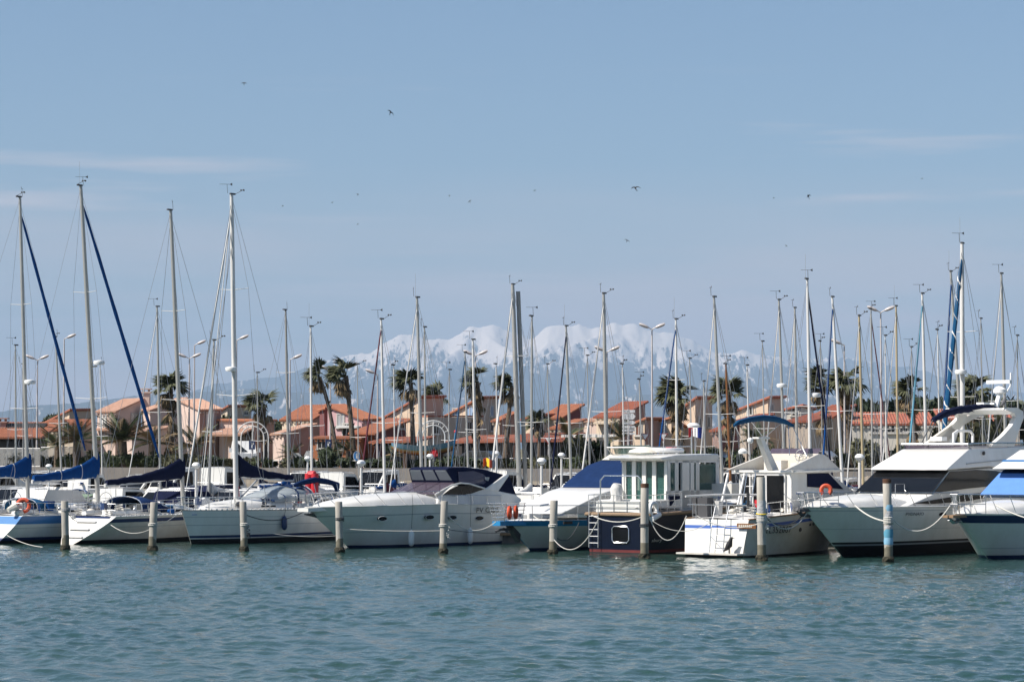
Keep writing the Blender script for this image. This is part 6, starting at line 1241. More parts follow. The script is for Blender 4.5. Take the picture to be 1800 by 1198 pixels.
rope(1750, 887, 67, 1830, 915, 62, .1, 'rope_white', 'white line leading off the right edge from the navy banded bow', .03); rope(118, 898, pd[0], 135, 915, 83, .1, 'rope_dark', 'short dark line at the first post', .014); rope(272, 925, pd[1], 195, 922, 83, .35, 'rope_white', 'thin line drooping from the second post to the scooped stern', .014)
rope(274, 920, pd[1], 318, 897, 84, .15, 'rope_white', 'short line from the second post to the white bow', .014); rope(12, 940, 80, 75, 961, 76.8, .1, 'rope_white', 'line slanting from the blue-banded stern down into the water', .018)

# ------------------------------------------------------------------ boats farther in
BG = 'sailing boats berthed behind the front row'
def bsail(label, D0, tx, ty, bx, by, out=True, furl=None, cover='canvas_blue', hullm='gelcoat', band=None, sp=1, mm='alu', r=.07, antenna=False, edge=None, radar=None, dbl=False):
    D = DL(bx, D0); base = P(bx, by, D); top = P(tx, ty, D); H = top.z - 1.2; L = max(6.5, min(12.5, H * .74)); phi = 62 + random.uniform(-3, 3)
    deck = 1.0 + L * .03; mp = P(bx + (tx - bx) * 0, by, D); ax = Vector((math.cos(R(phi)), math.sin(R(phi)), 0)); f = .42
    # foot of the mast on the deck, on the line of the mast
    k = (deck + .25 - base.z) / (top.z - base.z); foot = base.lerp(top, k)
    xm = f * L if out else L - f * L; o_ = foot - ax * xm; o_.z = 0
    b = Boat('sailboat', label, 'sailboat', o_, phi, BG); lv = [('s', 0), ('s', -.05), ('s', -.22), ('a', .2)]
    b.hull(L, L * .31, out, deck + .15, deck, deck - .05, .7, lv, [hullm, band or hullm, hullm, 'antifoul_black' if band != 'blue_band' else 'antifoul_navy'], tr=.78, scoop=.5 if not out else .2, nst=12)
    loc = lambda p: b.I @ p; mf, mt = loc(foot), loc(top); tip = Vector((b.xs(0.01, b.zs(0)), 0, b.zs(0) + .1)); st = Vector((b.xs(1, 1), 0, b.zs(1) + .1))
    sps = [(.45, L * .1, .04)] if sp == 1 else [(.35, L * .105, .05), (.67, L * .08, .04)] if sp == 2 else []
    b.mast(mf, mt, r * random.uniform(.95, 1.05), mm, sps, fore=tip, back=st, furl=((furl, r * (.36 if furl == 'canvas_white' else .55)) if furl else None) if not edge else (furl, r * .85, edge, 85.0), rigw=L * .14, wr=.010, antenna=antenna, radar=radar)
    if dbl: mb = MB(); mb.tube([mf + Vector((.3, -.28, 0)), mt + Vector((.3, -.22, -.4))], r * .9, n=8); b.part(mb, 'track_spar', 'alu_dark', True)
    aft = 1 if out else -1
    b.boom(mf + Vector((aft * .1, 0, .75)), mf + Vector((aft * L * .36, 0, .85)), 'mast_white', cover, hi=.4, lo=.2)
    b.trunk([(.2, .2, .04), (.36, L * .085, .34), (.64, L * .11, .42)], wins=[(.4, .5, .3, .62), (.53, .62, .3, .62)]); b.pulpit(.55, .12, .15); b.rail(.12, .9, .55, 4, lines=(1.0, .5), r=.012)
    if random.random() < .55: b.hood(b.xs(.68, 1), b.xs(.8, 1), deck + .15, L * .11, .6, random.choice(['canvas_blue', 'canvas_navy', 'canvas_royal', 'canvas_white']), win=False)
    sail_deck_gear(b, (.7, .95), wheel=L > 9, winches=False, hatch=(.28,))
    if random.random() < .5: b.fender(.5, .6, 'white_plastic', .11, .55)
    return b
A_, B_, C_ = 136.0, 154.0, 169.5
bsail('small far sailboat with a thin grey mast at the left edge, no furled sail', B_, 27, 607, 28, 835, True, None, 'canvas_white', r=.06, sp=1)
bsail('far sailboat whose slim mast stands left of the first blue furled genoa foot', C_, 98, 592, 108, 835, False, None, 'canvas_white', r=.075, sp=1)
bsail('sailboat whose bare mast rises between the two tall yachts by the pink house', B_, 276, 539, 281, 810, True, 'canvas_white', 'canvas_navy', r=.08, sp=1)
bsail('short sailboat with low spreaders seen behind the lattice of white stays', A_, 376, 598, 367, 880, True, None, 'canvas_white', r=.07, sp=1)
bsail('sailboat with a dark mast standing before the lamp left of the orange roof', B_, 502, 545, 507, 815, False, None, 'canvas_blue', mm='alu_dark', r=.085, sp=2)
bsail('sailboat with a pale mast just left of the leaning slender palm', A_, 546, 574, 548, 830, True, None, 'canvas_white', r=.07, sp=1, antenna=True, mm='mast_white')
bsail('sailboat with a burgundy furled headsail', A_, 670, 561, 676, 850, True, 'canvas_burgundy', 'canvas_burgundy', r=.075, sp=1, mm='mast_white', band='canvas_burgundy')
bsail('sailboat with a white furled headsail right of the big orange roof', A_ + 1, 733, 523, 741, 830, True, 'canvas_white', 'canvas_navy', r=.09, sp=1, antenna=True)
bsail('slender second mast right beside the white furled headsail boat', B_, 746, 575, 748, 810, True, None, 'canvas_blue', r=.06, sp=1)
bsail('sailboat with a dusty blue furled headsail before the shaded lower block', C_, 817, 619, 822, 800, True, 'canvas_teal', 'canvas_blue', r=.075, sp=1)
bsail('sailboat with a white mast before the ragged thin-crowned palm', B_ - 3, 831, 597, 836, 820, True, None, 'canvas_white', r=.08, sp=1, mm='mast_white')
bsail('large ketch with the thick double grey mast and long white furled sail', B_ - 1, 901, 500, 912, 830, True, 'canvas_white', 'canvas_navy', r=.15, sp=2, dbl=True, mm='alu')
bsail('sailboat with a two-tone mast, dark at the foot, right of the thick double mast', A_, 935, 556, 934, 850, False, None, 'canvas_white', r=.07, sp=1)
bsail('sailboat with a navy furled headsail before the steep orange roof', B_, 995, 573, 1003, 815, True, 'canvas_navy', 'canvas_navy', r=.085, sp=1, antenna=True)
bsail('tall sailboat with a long white furled headsail left of the direction boards', A_ + 2, 1061, 516, 1066, 800, True, 'canvas_white', 'canvas_blue', r=.11, sp=1)
bsail('small sailboat whose short mast shows right of the direction boards', C_, 1124, 667, 1127, 790, False, None, 'canvas_white', r=.06, sp=1)
bsail('sailboat with a royal blue furled headsail by the broad shaggy palm', B_, 1188, 561, 1190, 800, True, 'canvas_blue', 'canvas_blue', r=.075, sp=2, mm='mast_white', antenna=True)
bsail('short masted sailboat in front of the shaded tower house', C_, 1237, 670, 1239, 800, True, None, 'canvas_white', r=.06, sp=1)
bsail('sailboat with a white furled headsail between the tower house and the wooden mast', A_ + 1, 1255, 522, 1268, 810, True, 'canvas_white', 'canvas_navy', r=.085, sp=1)
bsail('old sailboat with a dark wooden topmast', B_, 1276, 640, 1283, 815, False, None, 'canvas_white', r=.08, sp=1, mm='varnish')
bsail('sailboat with a thin white pole mast left of the blue bimini', C_, 1313, 642, 1317, 790, True, None, 'canvas_white', r=.05, sp=0, mm='mast_white')
bsail('sailboat with a white furled headsail and radar above the blue bimini', B_, 1369, 527, 1378, 800, True, 'canvas_white', 'canvas_blue', r=.08, sp=1, radar=(.58, (-.35, -.15, 0)))
bsail('sailboat with a wooden-looking mast and white furled headsail right of the bimini', C_, 1397, 541, 1401, 800, True, 'canvas_white', 'canvas_white', r=.085, sp=1)
bsail('sailboat with a navy furled headsail running down to the right', A_ + 2, 1419, 491, 1424, 800, False, 'canvas_navy', 'canvas_blue', r=.085, sp=1, antenna=True, mm='mast_white', radar=(.5, (.35, -.2, 0)))
bsail('sailboat with a bright blue furled headsail before the right-hand pair of palms', B_, 1463, 522, 1478, 800, True, 'canvas_blue', 'canvas_blue', r=.085, sp=1, mm='mast_white')
bsail('sailboat with a yellowish mast right of the pair of palms', B_ - 4, 1510, 555, 1517, 830, True, 'canvas_white', 'canvas_white', r=.08, sp=1, mm='mast_gold')
bsail('sailboat with a thin grey mast and dark furled sail left of the double lamp', C_, 1531, 543, 1533, 800, False, 'canvas_burgundy', 'canvas_burgundy', r=.06, sp=1)
bsail('sailboat with a golden mast and white furled sail right of the double lamp', C_, 1575, 538, 1578, 790, True, 'canvas_white', 'canvas_white', r=.08, sp=1, mm='mast_gold', antenna=True)
bsail('sailboat with a pale turquoise furled headsail by the dry ragged palm', B_, 1621, 516, 1628, 790, True, 'canvas_ltblue', 'canvas_ltblue', r=.085, sp=1, mm='mast_white')
bsail('sailboat with a blue furled sail left of the tallest right-hand mast', C_, 1671, 477, 1690, 770, True, 'canvas_blue', 'canvas_blue', r=.1, sp=1, antenna=True)
bsail('tallest right-hand sailboat with blue and white striped furled sail and radar', A_ + 1, 1691, 428, 1692, 790, True, 'canvas_teal', 'canvas_blue', r=.12, sp=2, mm='mast_white', edge='canvas_white', radar=(.52, (-.4, -.05, 0)), antenna=True)
bsail('sailboat with a grey mast behind the radar column at the right', B_, 1760, 481, 1768, 790, True, 'canvas_white', 'canvas_white', r=.095, sp=1)
MG = 'motorboats berthed behind the front row'
def bmotor(label, D0, px, L, out=True, cabin=.9, canvas=None, hullm='gelcoat', band=None, outboard=False, tarp=None, rail=True, phi=62, arch=False):
    D = DL(px, D0); p = P(px, 868, D); phi += random.uniform(-4, 4); ax = Vector((math.cos(R(phi)), math.sin(R(phi)), 0)); o_ = p - ax * L / 2; o_.z = 0
    b = Boat('motorboat', label, 'motorboat', o_, phi, MG); zd = .75 + L * .045
    if D0 > 165 and cabin: cabin = max(cabin, .8) * 1.4
    b.hull(L, L * .33, out, zd + .25, zd + .05, zd - .05, L * .13, [('s', 0), ('s', -.08), ('s', -.22), ('a', .12)], [hullm, band or hullm, hullm, 'antifoul_navy'], flare=.45, tr=.92, full=2.5, nst=12); w = L * .12
    def X(t): return b.xs(t, zd)
    def blk(name, pr, m, ww=1.0): mb = MB(); q = [Vector((X(t), -w * ww, zd + z)) for t, z in pr]; mb.loft([q, [Vector((v.x, -v.y, v.z)) for v in q]]); return b.part(mb, name, m)
    if cabin:
        blk('cabin', [(.2, .0), (.36, .3 * cabin), (.42, .42 * cabin), (.56, 1.0 * cabin), (.78, 1.05 * cabin), (.8, 0)], 'gelcoat'); mb = MB()
        q = [Vector((X(.425) + (-.02 if out else .02), -w * .9, zd + .45 * cabin)), Vector((X(.425) + (-.02 if out else .02), w * .9, zd + .45 * cabin)), Vector((X(.555) + (-.02 if out else .02), w * .85, zd + .98 * cabin)), Vector((X(.555) + (-.02 if out else .02), -w * .85, zd + .98 * cabin))]; mb.prism(q, (-.02 if out else .02, 0, .02)); b.part(mb, 'windscreen', 'glass_dark')
        for sd in (-1, 1): mb = MB(); mb.prism([Vector((X(t), sd * (w + .005), zd + z * cabin)) for t, z in ((.47, .5), (.57, .9), (.75, .92), (.75, .5))], (0, sd * .015, 0)); b.part(mb, 'window', 'glass_dark')
    if canvas: blk('canvas_top', [(.48, .55), (.58, 1.25), (.9, 1.3), (.97, .35), (.97, .05), (.6, .05)], canvas, 1.05)
    if tarp: blk('tarpaulin', [(.1, .05), (.35, .45), (.55, .75), (.8, .6), (.98, .1)], tarp, 1.2)
    if arch: mb = MB(); mb.tube([Vector((X(.85), -w, zd)), Vector((X(.8), -w, zd + 1.5)), Vector((X(.8), w, zd + 1.5)), Vector((X(.85), w, zd))], .05, n=6); b.part(mb, 'arch', 'steel')
    if cabin and cabin > .6:
        mb = MB(); mb.box((X(.66), 0, zd + 1.05 * cabin + .04), (L * .1, w * 1.1, .06)); b.part(mb, 'roof_hatch', 'grey_plastic')
        mb = MB(); mb.tube([Vector((X(.74), w * .6, zd + cabin)), Vector((X(.76), w * .6, zd + cabin + 1.3))], .012, n=4); b.part(mb, 'whip_antenna', 'grey_plastic')
        for sd in (-1, 1): mb = MB(); mb.tube([Vector((X(.57), sd * w * .92, zd + cabin + .1)), Vector((X(.76), sd * w * .92, zd + cabin + .14))], .02, n=4); b.part(mb, 'grab_rail', 'steel')
        if random.random() < .5: mb = MB(); mb.prism([Vector((X(t), -w - .016, zd + z * cabin)) for t, z in ((.3, .12), (.78, .12), (.78, .2), (.34, .2))], (0, -.01, 0)); b.part(mb, 'side_stripe', random.choice(['navy_band', 'blue_thin', 'canvas_burgundy', 'canvas_teal']))
        mb = MB(); x_ = X(.86); mb.tube([Vector((x_, -w, zd)), Vector((x_, -w, zd + 1.35)), Vector((x_, w, zd + 1.35)), Vector((x_, w, zd))], .025, n=5); b.part(mb, 'cockpit_hoop', 'steel')
        mb = MB(); mb.box((X(.9), random.uniform(-.5, .5) * w, zd + .3), (.5, .6, .6)); b.part(mb, 'cockpit_seat', random.choice(['cream', 'canvas_navy', 'dark_gear', 'canvas_blue']))
    if rail: b.rail(.0, .6, .5, 5, r=.014)
    if outboard:
        x = X(1.0) + (.25 if out else -.25); mb = MB(); mb.loft([[Vector((x + dx * s_, dy * s_, zd + z)) for dx, dy in ((-.25, -.2), (.25, -.2), (.25, .2), (-.25, .2))] for z, s_ in ((.0, .8), (.2, 1.05), (.6, 1.0), (.75, .7))]); mb.box((x, 0, zd - .4), (.2, .12, .9)); b.part(mb, 'outboard', random.choice(['white_plastic', 'white_plastic', 'dark_gear', 'grey_plastic']))
    return b
for a in [('small white cabin boat with a raked white windscreen behind the navy boom cover', A_, 275, 8.0, dict(out=True, cabin=1.15)), ('dark canvas topped motorboat behind the lattice of white stays', A_, 352, 7.5, dict(out=False, canvas='canvas_navy', outboard=True)), ('green covered boat behind the blue boom cover', B_, 140, 7.0, dict(out=True, cabin=0, tarp='shutter_green')),
          ('grey hulled launch behind the blue-banded yacht', A_, 95, 7.5, dict(out=False, cabin=.8, outboard=True, hullm='gelcoat_old')), ('wooden orange hulled boat between the first two yachts', A_, 196, 6.5, dict(out=False, cabin=0, hullm='varnish')), ('white open boat behind the bow of the third yacht', A_, 440, 6.5, dict(out=False, cabin=.5, outboard=True)),
          ('white steel-railed workboat behind the folded bimini', A_, 590, 8.5, dict(out=True, cabin=.0, arch=True)), ('white cruiser with a blue tarpaulin dome behind the navy canvas top', B_ - 2, 812, 9.0, dict(out=True, cabin=1.3)), ('blue tarpaulin covered launch behind the white cruiser', C_ + 2, 822, 7.0, dict(out=True, cabin=0, tarp='canvas_teal')),
          ('white open boat behind the cruiser stern', A_, 905, 7.0, dict(out=False, cabin=.7, outboard=True)), ('white cuddy boat with a beige canopy left of the blue windscreen cover', B_, 965, 7.5, dict(out=False, cabin=.9, canvas='cream')), ('white sport boat behind the pontoon lamp', A_ + 1, 985, 7.0, dict(out=True, cabin=.7)),
          ('low white boat far behind the orange flag', C_, 880, 7.0, dict(out=True, cabin=.4)), ('red tarpaulin covered dinghy by the brown bank', C_ + 3, 1512, 6.5, dict(out=True, cabin=0, tarp='red')), ('blue tarpaulin covered boat right of the white trawler', C_, 1472, 5.5, dict(out=True, cabin=0, tarp='canvas_blue')),
          ('white runabout behind the orange horseshoe buoy', A_, 1470, 7.0, dict(out=False, cabin=.7, outboard=True)), ('white cabin boat behind the white trawler flybridge', B_, 1300, 8.0, dict(out=True, cabin=1.0)), ('white fishing launch left of the navy trawler roof', C_, 1050, 7.5, dict(out=False, cabin=.9)),
          ('white boat at the foot of the burgundy furled sail', B_, 640, 7.0, dict(out=False, cabin=.6, outboard=True)), ('white day boat far left behind the boom covers', B_, 40, 7.5, dict(out=True, cabin=.7)), ('burgundy covered boat behind the cruiser windscreen', B_, 715, 6.0, dict(out=True, cabin=0, tarp='canvas_burgundy')),
          ('white launch behind the second yacht cockpit', B_ + 1, 215, 7.0, dict(out=False, cabin=.8)), ('white dinghy far behind the burgundy sail', C_, 560, 6.0, dict(out=True, cabin=.3, outboard=True)), ('white cabin boat in the distance behind the navy trawler', C_, 1170, 7.0, dict(out=True, cabin=.8)), ('white cruiser behind the flybridge yacht bow', B_, 1545, 8.0, dict(out=True, cabin=.9)),
          ('white open boat in the distance right of the third yacht mast', C_, 470, 7.0, dict(out=True, cabin=.5)), ('small white boat far off between the second yacht masts', C_, 330, 6.5, dict(out=False, cabin=.6)), ('white launch at the quay below the big orange roof', C_ + 1, 690, 6.5, dict(out=False, cabin=.7)), ('white boat at the quay behind the two-tone mast', C_ + 1, 940, 6.5, dict(out=True, cabin=.5)), ('white motorboat at the quay behind the blue bimini', C_ + 1, 1360, 7.0, dict(out=False, cabin=.8)), ('white boat at the quay left of the yellowish mast', C_, 1425, 6.5, dict(out=True, cabin=.6))]:
    bmotor(a[0], a[1], a[2], a[3], **a[4])


# taller cabin boats that fill the berths between the masts
for k, (D0, px, L, lb, kw) in enumerate([(A_, 15, 8.5, 'white cabin cruiser behind the orange lifebuoy at the far left', dict(cabin=1.25)), (A_, 125, 8.5, 'white cabin boat with a dark canopy behind the first mooring post', dict(canvas='canvas_white', outboard=True, out=False)), (A_ + 1, 235, 8.0, 'white pilothouse boat behind the arched sprayhood', dict(cabin=1.3, out=False)), (A_, 395, 8.0, 'white cabin boat behind the mast of the third yacht', dict(cabin=1.2)),
      (A_, 485, 8.5, 'white cabin boat behind the clear windscreen hood', dict(cabin=1.2, out=False, outboard=True)), (A_, 530, 8.0, 'white boat with a steel arch behind the red horseshoe buoy', dict(cabin=.9, arch=True)), (A_ + 1, 660, 8.0, 'white cuddy cabin boat behind the cruiser foredeck', dict(cabin=1.1)), (B_, 770, 8.0, 'white flush cabin boat beyond the navy canvas top', dict(cabin=1.3)), (A_, 870, 8.5, 'white hardtop boat behind the cruiser arch', dict(cabin=1.25, out=False)),
      (B_, 905, 8.0, 'white cabin boat at the foot of the thick double mast', dict(cabin=1.2)), (B_ + 1, 1010, 8.5, 'white flybridge boat left of the tall centre mast foot', dict(cabin=1.5)), (A_, 955, 7.5, 'white open-backed boat by the pontoon lamp', dict(cabin=1.15, out=False)), (C_, 610, 7.5, 'white cabin boat at the quay below the round blue sign', dict(cabin=1.4, out=False)), (C_, 750, 7.5, 'white cabin boat at the quay below the painted fishing boat', dict(cabin=1.4)),
      (B_, 1430, 8.5, 'white cabin boat behind the trawler front canvas', dict(cabin=1.4)), (B_, 1500, 8.0, 'white hardtop boat beside the right-hand pontoon lamp', dict(cabin=1.3, out=False)), (C_, 1400, 7.5, 'white pilothouse boat at the quay below the two palms', dict(cabin=1.5)), (C_, 60, 7.5, 'white cabin boat at the quay before the railing', dict(cabin=1.4)), (C_, 170, 7.5, 'white cuddy boat at the quay before the long hedge', dict(cabin=1.3, out=False)), (C_, 290, 8.0, 'white cruiser at the quay below the shaggy palm', dict(cabin=1.6)), (B_, 345, 8.0, 'navy canvas cruiser beyond the lattice of white stays', dict(canvas='canvas_navy')),
      (B_, 455, 8.0, 'white cabin boat beyond the third yacht boom', dict(cabin=1.3)), (B_, 575, 8.0, 'white open workboat with an arch beyond the folded bimini', dict(cabin=1.0, arch=True, out=False)), (C_, 990, 7.5, 'white cabin boat at the quay behind the navy furled sail', dict(cabin=1.4)), (C_, 1290, 7.5, 'white cabin boat at the quay behind the dark wooden topmast', dict(cabin=1.5)), (C_, 845, 7.5, 'white cabin boat at the quay behind the orange flag', dict(cabin=1.4, out=False))]):
    bmotor(lb, D0, px, L, **kw)

for tx, ty, bx, D0, out, cv, mm, lb in [(40, 640, 41, C_, True, 'canvas_white', 'alu_dark', 'thin far mast just right of the first tall yacht mast'), (176, 640, 179, C_, False, 'canvas_blue', 'mast_white', 'white pole mast with a small dome just right of the second tall mast'), (452, 655, 454, C_, True, 'canvas_navy', 'alu', 'thin far mast over the short bushy palm'), (628, 640, 630, C_, True, 'canvas_white', 'alu', 'thin far mast right of the taller twin palm'), (692, 642, 694, B_ + 2, False, 'canvas_blue', 'mast_white', 'slim white mast over the big orange roof'), (790, 650, 788, C_, True, 'canvas_white', 'alu', 'thin far mast over the second white arch'), (872, 640, 874, C_, False, 'canvas_blue', 'mast_white', 'slim mast left of the thick double mast'), (962, 640, 966, C_, True, 'canvas_navy', 'alu', 'thin far mast over the yield triangle'), (1032, 625, 1036, C_, True, 'canvas_white', 'alu', 'thin far mast over the pergola'), (1094, 640, 1097, B_ + 2, False, 'canvas_white', 'mast_white', 'slim mast left of the red roofed house gable'), (1212, 630, 1216, C_, True, 'canvas_blue', 'alu', 'thin far mast at the left side of the shaded tower house'), (1340, 600, 1344, C_, True, 'canvas_white', 'alu', 'slim far mast before the tall peach house right wall'), (1442, 600, 1446, C_, False, 'canvas_navy', 'alu_dark', 'dark thin mast at the left palm of the right-hand pair'), (1556, 590, 1558, B_ + 2, True, 'canvas_white', 'mast_white', 'slim white mast right beside the tall right-hand double lamp'), (1602, 610, 1606, C_, True, 'canvas_blue', 'alu', 'thin far mast before the dry ragged palm'), (1648, 580, 1652, B_ + 2, False, 'canvas_white', 'mast_white', 'slim mast left of the blue twisted sails'), (1724, 560, 1728, C_, True, 'canvas_white', 'alu', 'slim far mast inside the radar arch'), (1788, 590, 1790, B_, True, 'canvas_blue', 'alu', 'slim far mast at the right edge of the picture')]:
    bsail(lb, D0, tx, ty, bx, 810, out, None, cv, r=.042, sp=1, mm=mm)
for D0, px, L, lb, kw in [(C_, 110, 8.5, 'white flybridge boat at the quay behind the first mooring post', dict(cabin=1.5)), (C_, 235, 8.5, 'white cruiser with navy canopy at the quay before the feathery palm', dict(canvas='canvas_navy', cabin=1.2)), (C_, 405, 8.0, 'white pilothouse boat at the quay below the first arch', dict(cabin=1.6, out=False)), (C_, 525, 8.5, 'white cabin boat at the quay before the sculpture', dict(cabin=1.4)), (C_, 650, 8.0, 'white hardtop boat at the quay below the twin palms', dict(cabin=1.5, canvas='canvas_blue')), (C_, 790, 8.5, 'white cruiser at the quay right of the painted fishing boat', dict(cabin=1.6)), (C_, 900, 8.0, 'white cabin boat at the quay before the shops', dict(cabin=1.5, out=False)), (C_, 1090, 8.0, 'white cabin boat at the quay below the direction boards', dict(cabin=1.5)), (C_, 1215, 8.0, 'white cabin boat at the quay below the tower house', dict(cabin=1.5, out=False)), (C_, 1460, 8.5, 'white cruiser with blue canopy at the quay below the right-hand palms', dict(canvas='canvas_blue', cabin=1.2)), (C_, 1560, 8.0, 'white cabin boat at the quay below the tall right-hand lamp', dict(cabin=1.5)), (C_, 5, 8.0, 'white cabin boat at the quay at the far left', dict(cabin=1.5, out=False))]:
    bmotor(lb, D0, px, L, **kw)

# ------------------------------------------------------------------ pontoon lamps and lockers
def mushroom(px, ytop, D0, label):
    D = DL(px, D0 + 37.3); p = P(px, ytop, D); t = empty('pontoon_lamp', (p.x, p.y, .56), 0, label, 'lamp post', 'mushroom lamps on the pontoons'); h_ = p.z - .56
    mb = MB(); mb.tube([(0, 0, 0), (0, 0, h_ - .4)], [.075, .07], n=10); mb.build('post', 'mast_white', t, smooth=True)
    mb = MB(); mb.lathe([(.07, -.36), (.12, -.31), (.23, -.18), (.21, -.09), (.12, -.01), (.02, 0)], (0, 0, h_), 12); mb.build('lamp_head', 'white_plastic', t, smooth=True)
for px, yt, D0, lb in [(635, 808, 91, 'white mushroom lamp left of the cruiser windscreen'), (952, 804, 91, 'white mushroom lamp left of the blue windscreen cover'), (1511, 797, 91, 'white mushroom lamp between the white trawler and the flybridge yacht'), (345, 812, 91, 'white mushroom lamp behind the third yacht bow'), (86, 815, 125.5, 'white mushroom lamp left of the second mast boom'), (541, 801, 125.5, 'white mushroom lamp above the folded bimini'), (756, 797, 125.5, 'white mushroom lamp right of the white furled headsail'), (987, 795, 125.5, 'white mushroom lamp close beside the steep white sail'), (872, 792, 125.5, 'white mushroom lamp behind the cruiser canvas'), (1400, 803, 125.5, 'white mushroom lamp behind the white trawler flybridge')]: mushroom(px, yt, D0, lb)
for px, D0, lb in [(934, 91, 'white locker box on the pontoon beside the lamp'), (620, 91.3, 'white service pedestal at the foot of the burgundy furled sail'), (1490, 91.2, 'white pontoon locker behind the orange horseshoe buoy'), (360, 91, 'white domed locker behind the third yacht bow'), (705, 125.5, 'pale service pedestal on the far pontoon before the orange roof')]:
    D = DL(px, D0 + 37.3); p = P(px, 868, D); t = empty('pontoon_locker', (p.x, p.y, .56), .5, lb, 'locker', 'boxes on the pontoons'); mb = MB(); mb.box((0, 0, .6), (.7, .9, 1.2)); mb.build('cabinet', 'white_plastic', t); mb = MB(); mb.prism([Vector((-.42, -.5, 1.2)), Vector((.42, -.5, 1.2)), Vector((.42, -.5, 1.3)), Vector((-.1, -.5, 1.6)), Vector((-.42, -.5, 1.45))], (0, 1.0, 0)); mb.build('lid', 'white_plastic', t); mb = MB(); mb.box((-.36, 0, .7), (.02, .4, .3)); mb.build('panel', 'grey_plastic', t)

# ------------------------------------------------------------------ street lamps, signs, arches, railings
mat('lamp_grey', (0.5, 0.46, 0.45), 0.5)
def street_lamp(px, ytop, D0, heads, label, gz=3.2):
    D = DL(px, D0 + 38); p = P(px, ytop, D); t = empty('street_lamp', (p.x, p.y, gz), 0, label, 'street lamp', 'street lamps along the promenade'); h_ = p.z - gz; s_ = D / 150
    mb = MB(); mb.tube([(0, 0, 0), (0, 0, h_ * .5), (0, 0, h_ - .25)], [.095, .07, .05], n=8); mb.build('post', 'lamp_grey', t, smooth=True)
    for sd in heads:
        mb = MB(); mb.tube([(0, 0, h_ - .3), (sd * .25, -.05, h_ - .15)], .04, n=5); ar = mb.build('arm', 'lamp_grey', t)
        c = Vector((sd * .6, -.1, h_ - .02)); mb = MB(); rings = []
        for k, (u, rr) in enumerate(((-.38, .05), (-.26, .15), (0, .19), (.26, .17), (.4, .09))): rings.append([c + Vector((sd * u * .95, math.cos(PI2 * j / 8) * rr, math.sin(PI2 * j / 8) * rr * .75 + u * .35)) for j in range(8)])
        mb.loft(rings); mb.build('lamp_head', 'lamp_grey', ar, smooth=True)
for px, yt, D0, hd, lb in [(113, 590, 160, (1,), 'single-headed street lamp left of the second tall mast'), (66, 627, 166, (-1, 1), 'double-headed street lamp right of the first tall mast'), (333, 624, 166, (-1, 1), 'double-headed street lamp beside the third mast, nearer of the pair'), (342, 601, 172, (1,), 'street lamp just above the double lamp by the third mast'), (416, 592, 162, (1,), 'street lamp head peeping right of the fourth tall mast'), (510, 626, 166, (1,), 'street lamp right of the dark mast'), (664, 652, 166, (-1,), 'street lamp with a flat head left of the burgundy sail mast'), (836, 619, 168, (-1, 1), 'street lamp behind the ragged palm'), (1067, 612, 165, (-1, 1), 'street lamp hidden behind the tall centre mast'), (1146, 572, 160, (-1, 1), 'tall double-headed street lamp standing free against the mountain'), (1548, 542, 158, (-1, 1), 'tall double-headed street lamp at the right'), (1484, 600, 162, (-1,), 'single street lamp left of the yellowish mast'), (581, 645, 170, (-1, 1), 'flat-topped street lamp between the twin palms')]: street_lamp(px, yt, D0, hd, lb)
# direction boards
px, D0 = 1105, 197; D = DL(px, D0); p = P(px, 830, D); t = empty('direction_sign', (p.x, p.y, 3.2), 0, 'stack of six white direction boards on a post before the red roofed house', 'sign')
mat('sign_white', (0.72, 0.72, 0.72), 0.5); mat('sign_ink', (0.28, 0.28, 0.30), 0.6); mat('red_faded', (0.30, 0.05, 0.05), 0.7); mat('sign_edge', (0.06, 0.06, 0.06), 0.6)
def zz(y): return P(px, y, D).z - 3.2
mb = MB(); mb.tube([(0, .08, 0), (0, .08, zz(719))], .09, n=8); mb.build('post', 'lamp_grey', t)
for y0, y1, tip, rows in ((720, 725, 0, 1), (726, 737, 1, 3), (739, 746, 1, 2), (748, 752, 0, 1), (754, 758, 0, 1), (760, 763.5, 0, 1)):
    a, c = zz(y0), zz(y1); xl = (1094 - px) * D / FPX; xr = ((1113 if tip else 1116) - px) * D / FPX; q = [Vector((xl, 0, c)), Vector((xr, 0, c))] + ([Vector((xr + .2, 0, (a + c) / 2))] if tip else []) + [Vector((xr, 0, a)), Vector((xl, 0, a))]
    mb = MB(); mb.prism(q, (0, .05, 0)); bd = mb.build('board', 'sign_white', t)
    for k in range(rows):
        z = a - (a - c) * (k + .5) / rows; x = xl + .08
        while x < xr - .25:
            w = random.uniform(.1, .28); mb = MB(); mb.box((x + w / 2, -.006, z), (w, .004, min(.06, (a - c) / rows * .3))); mb.build('lettering', 'sign_ink', bd); x += w + .07
            if random.random() < .25: break
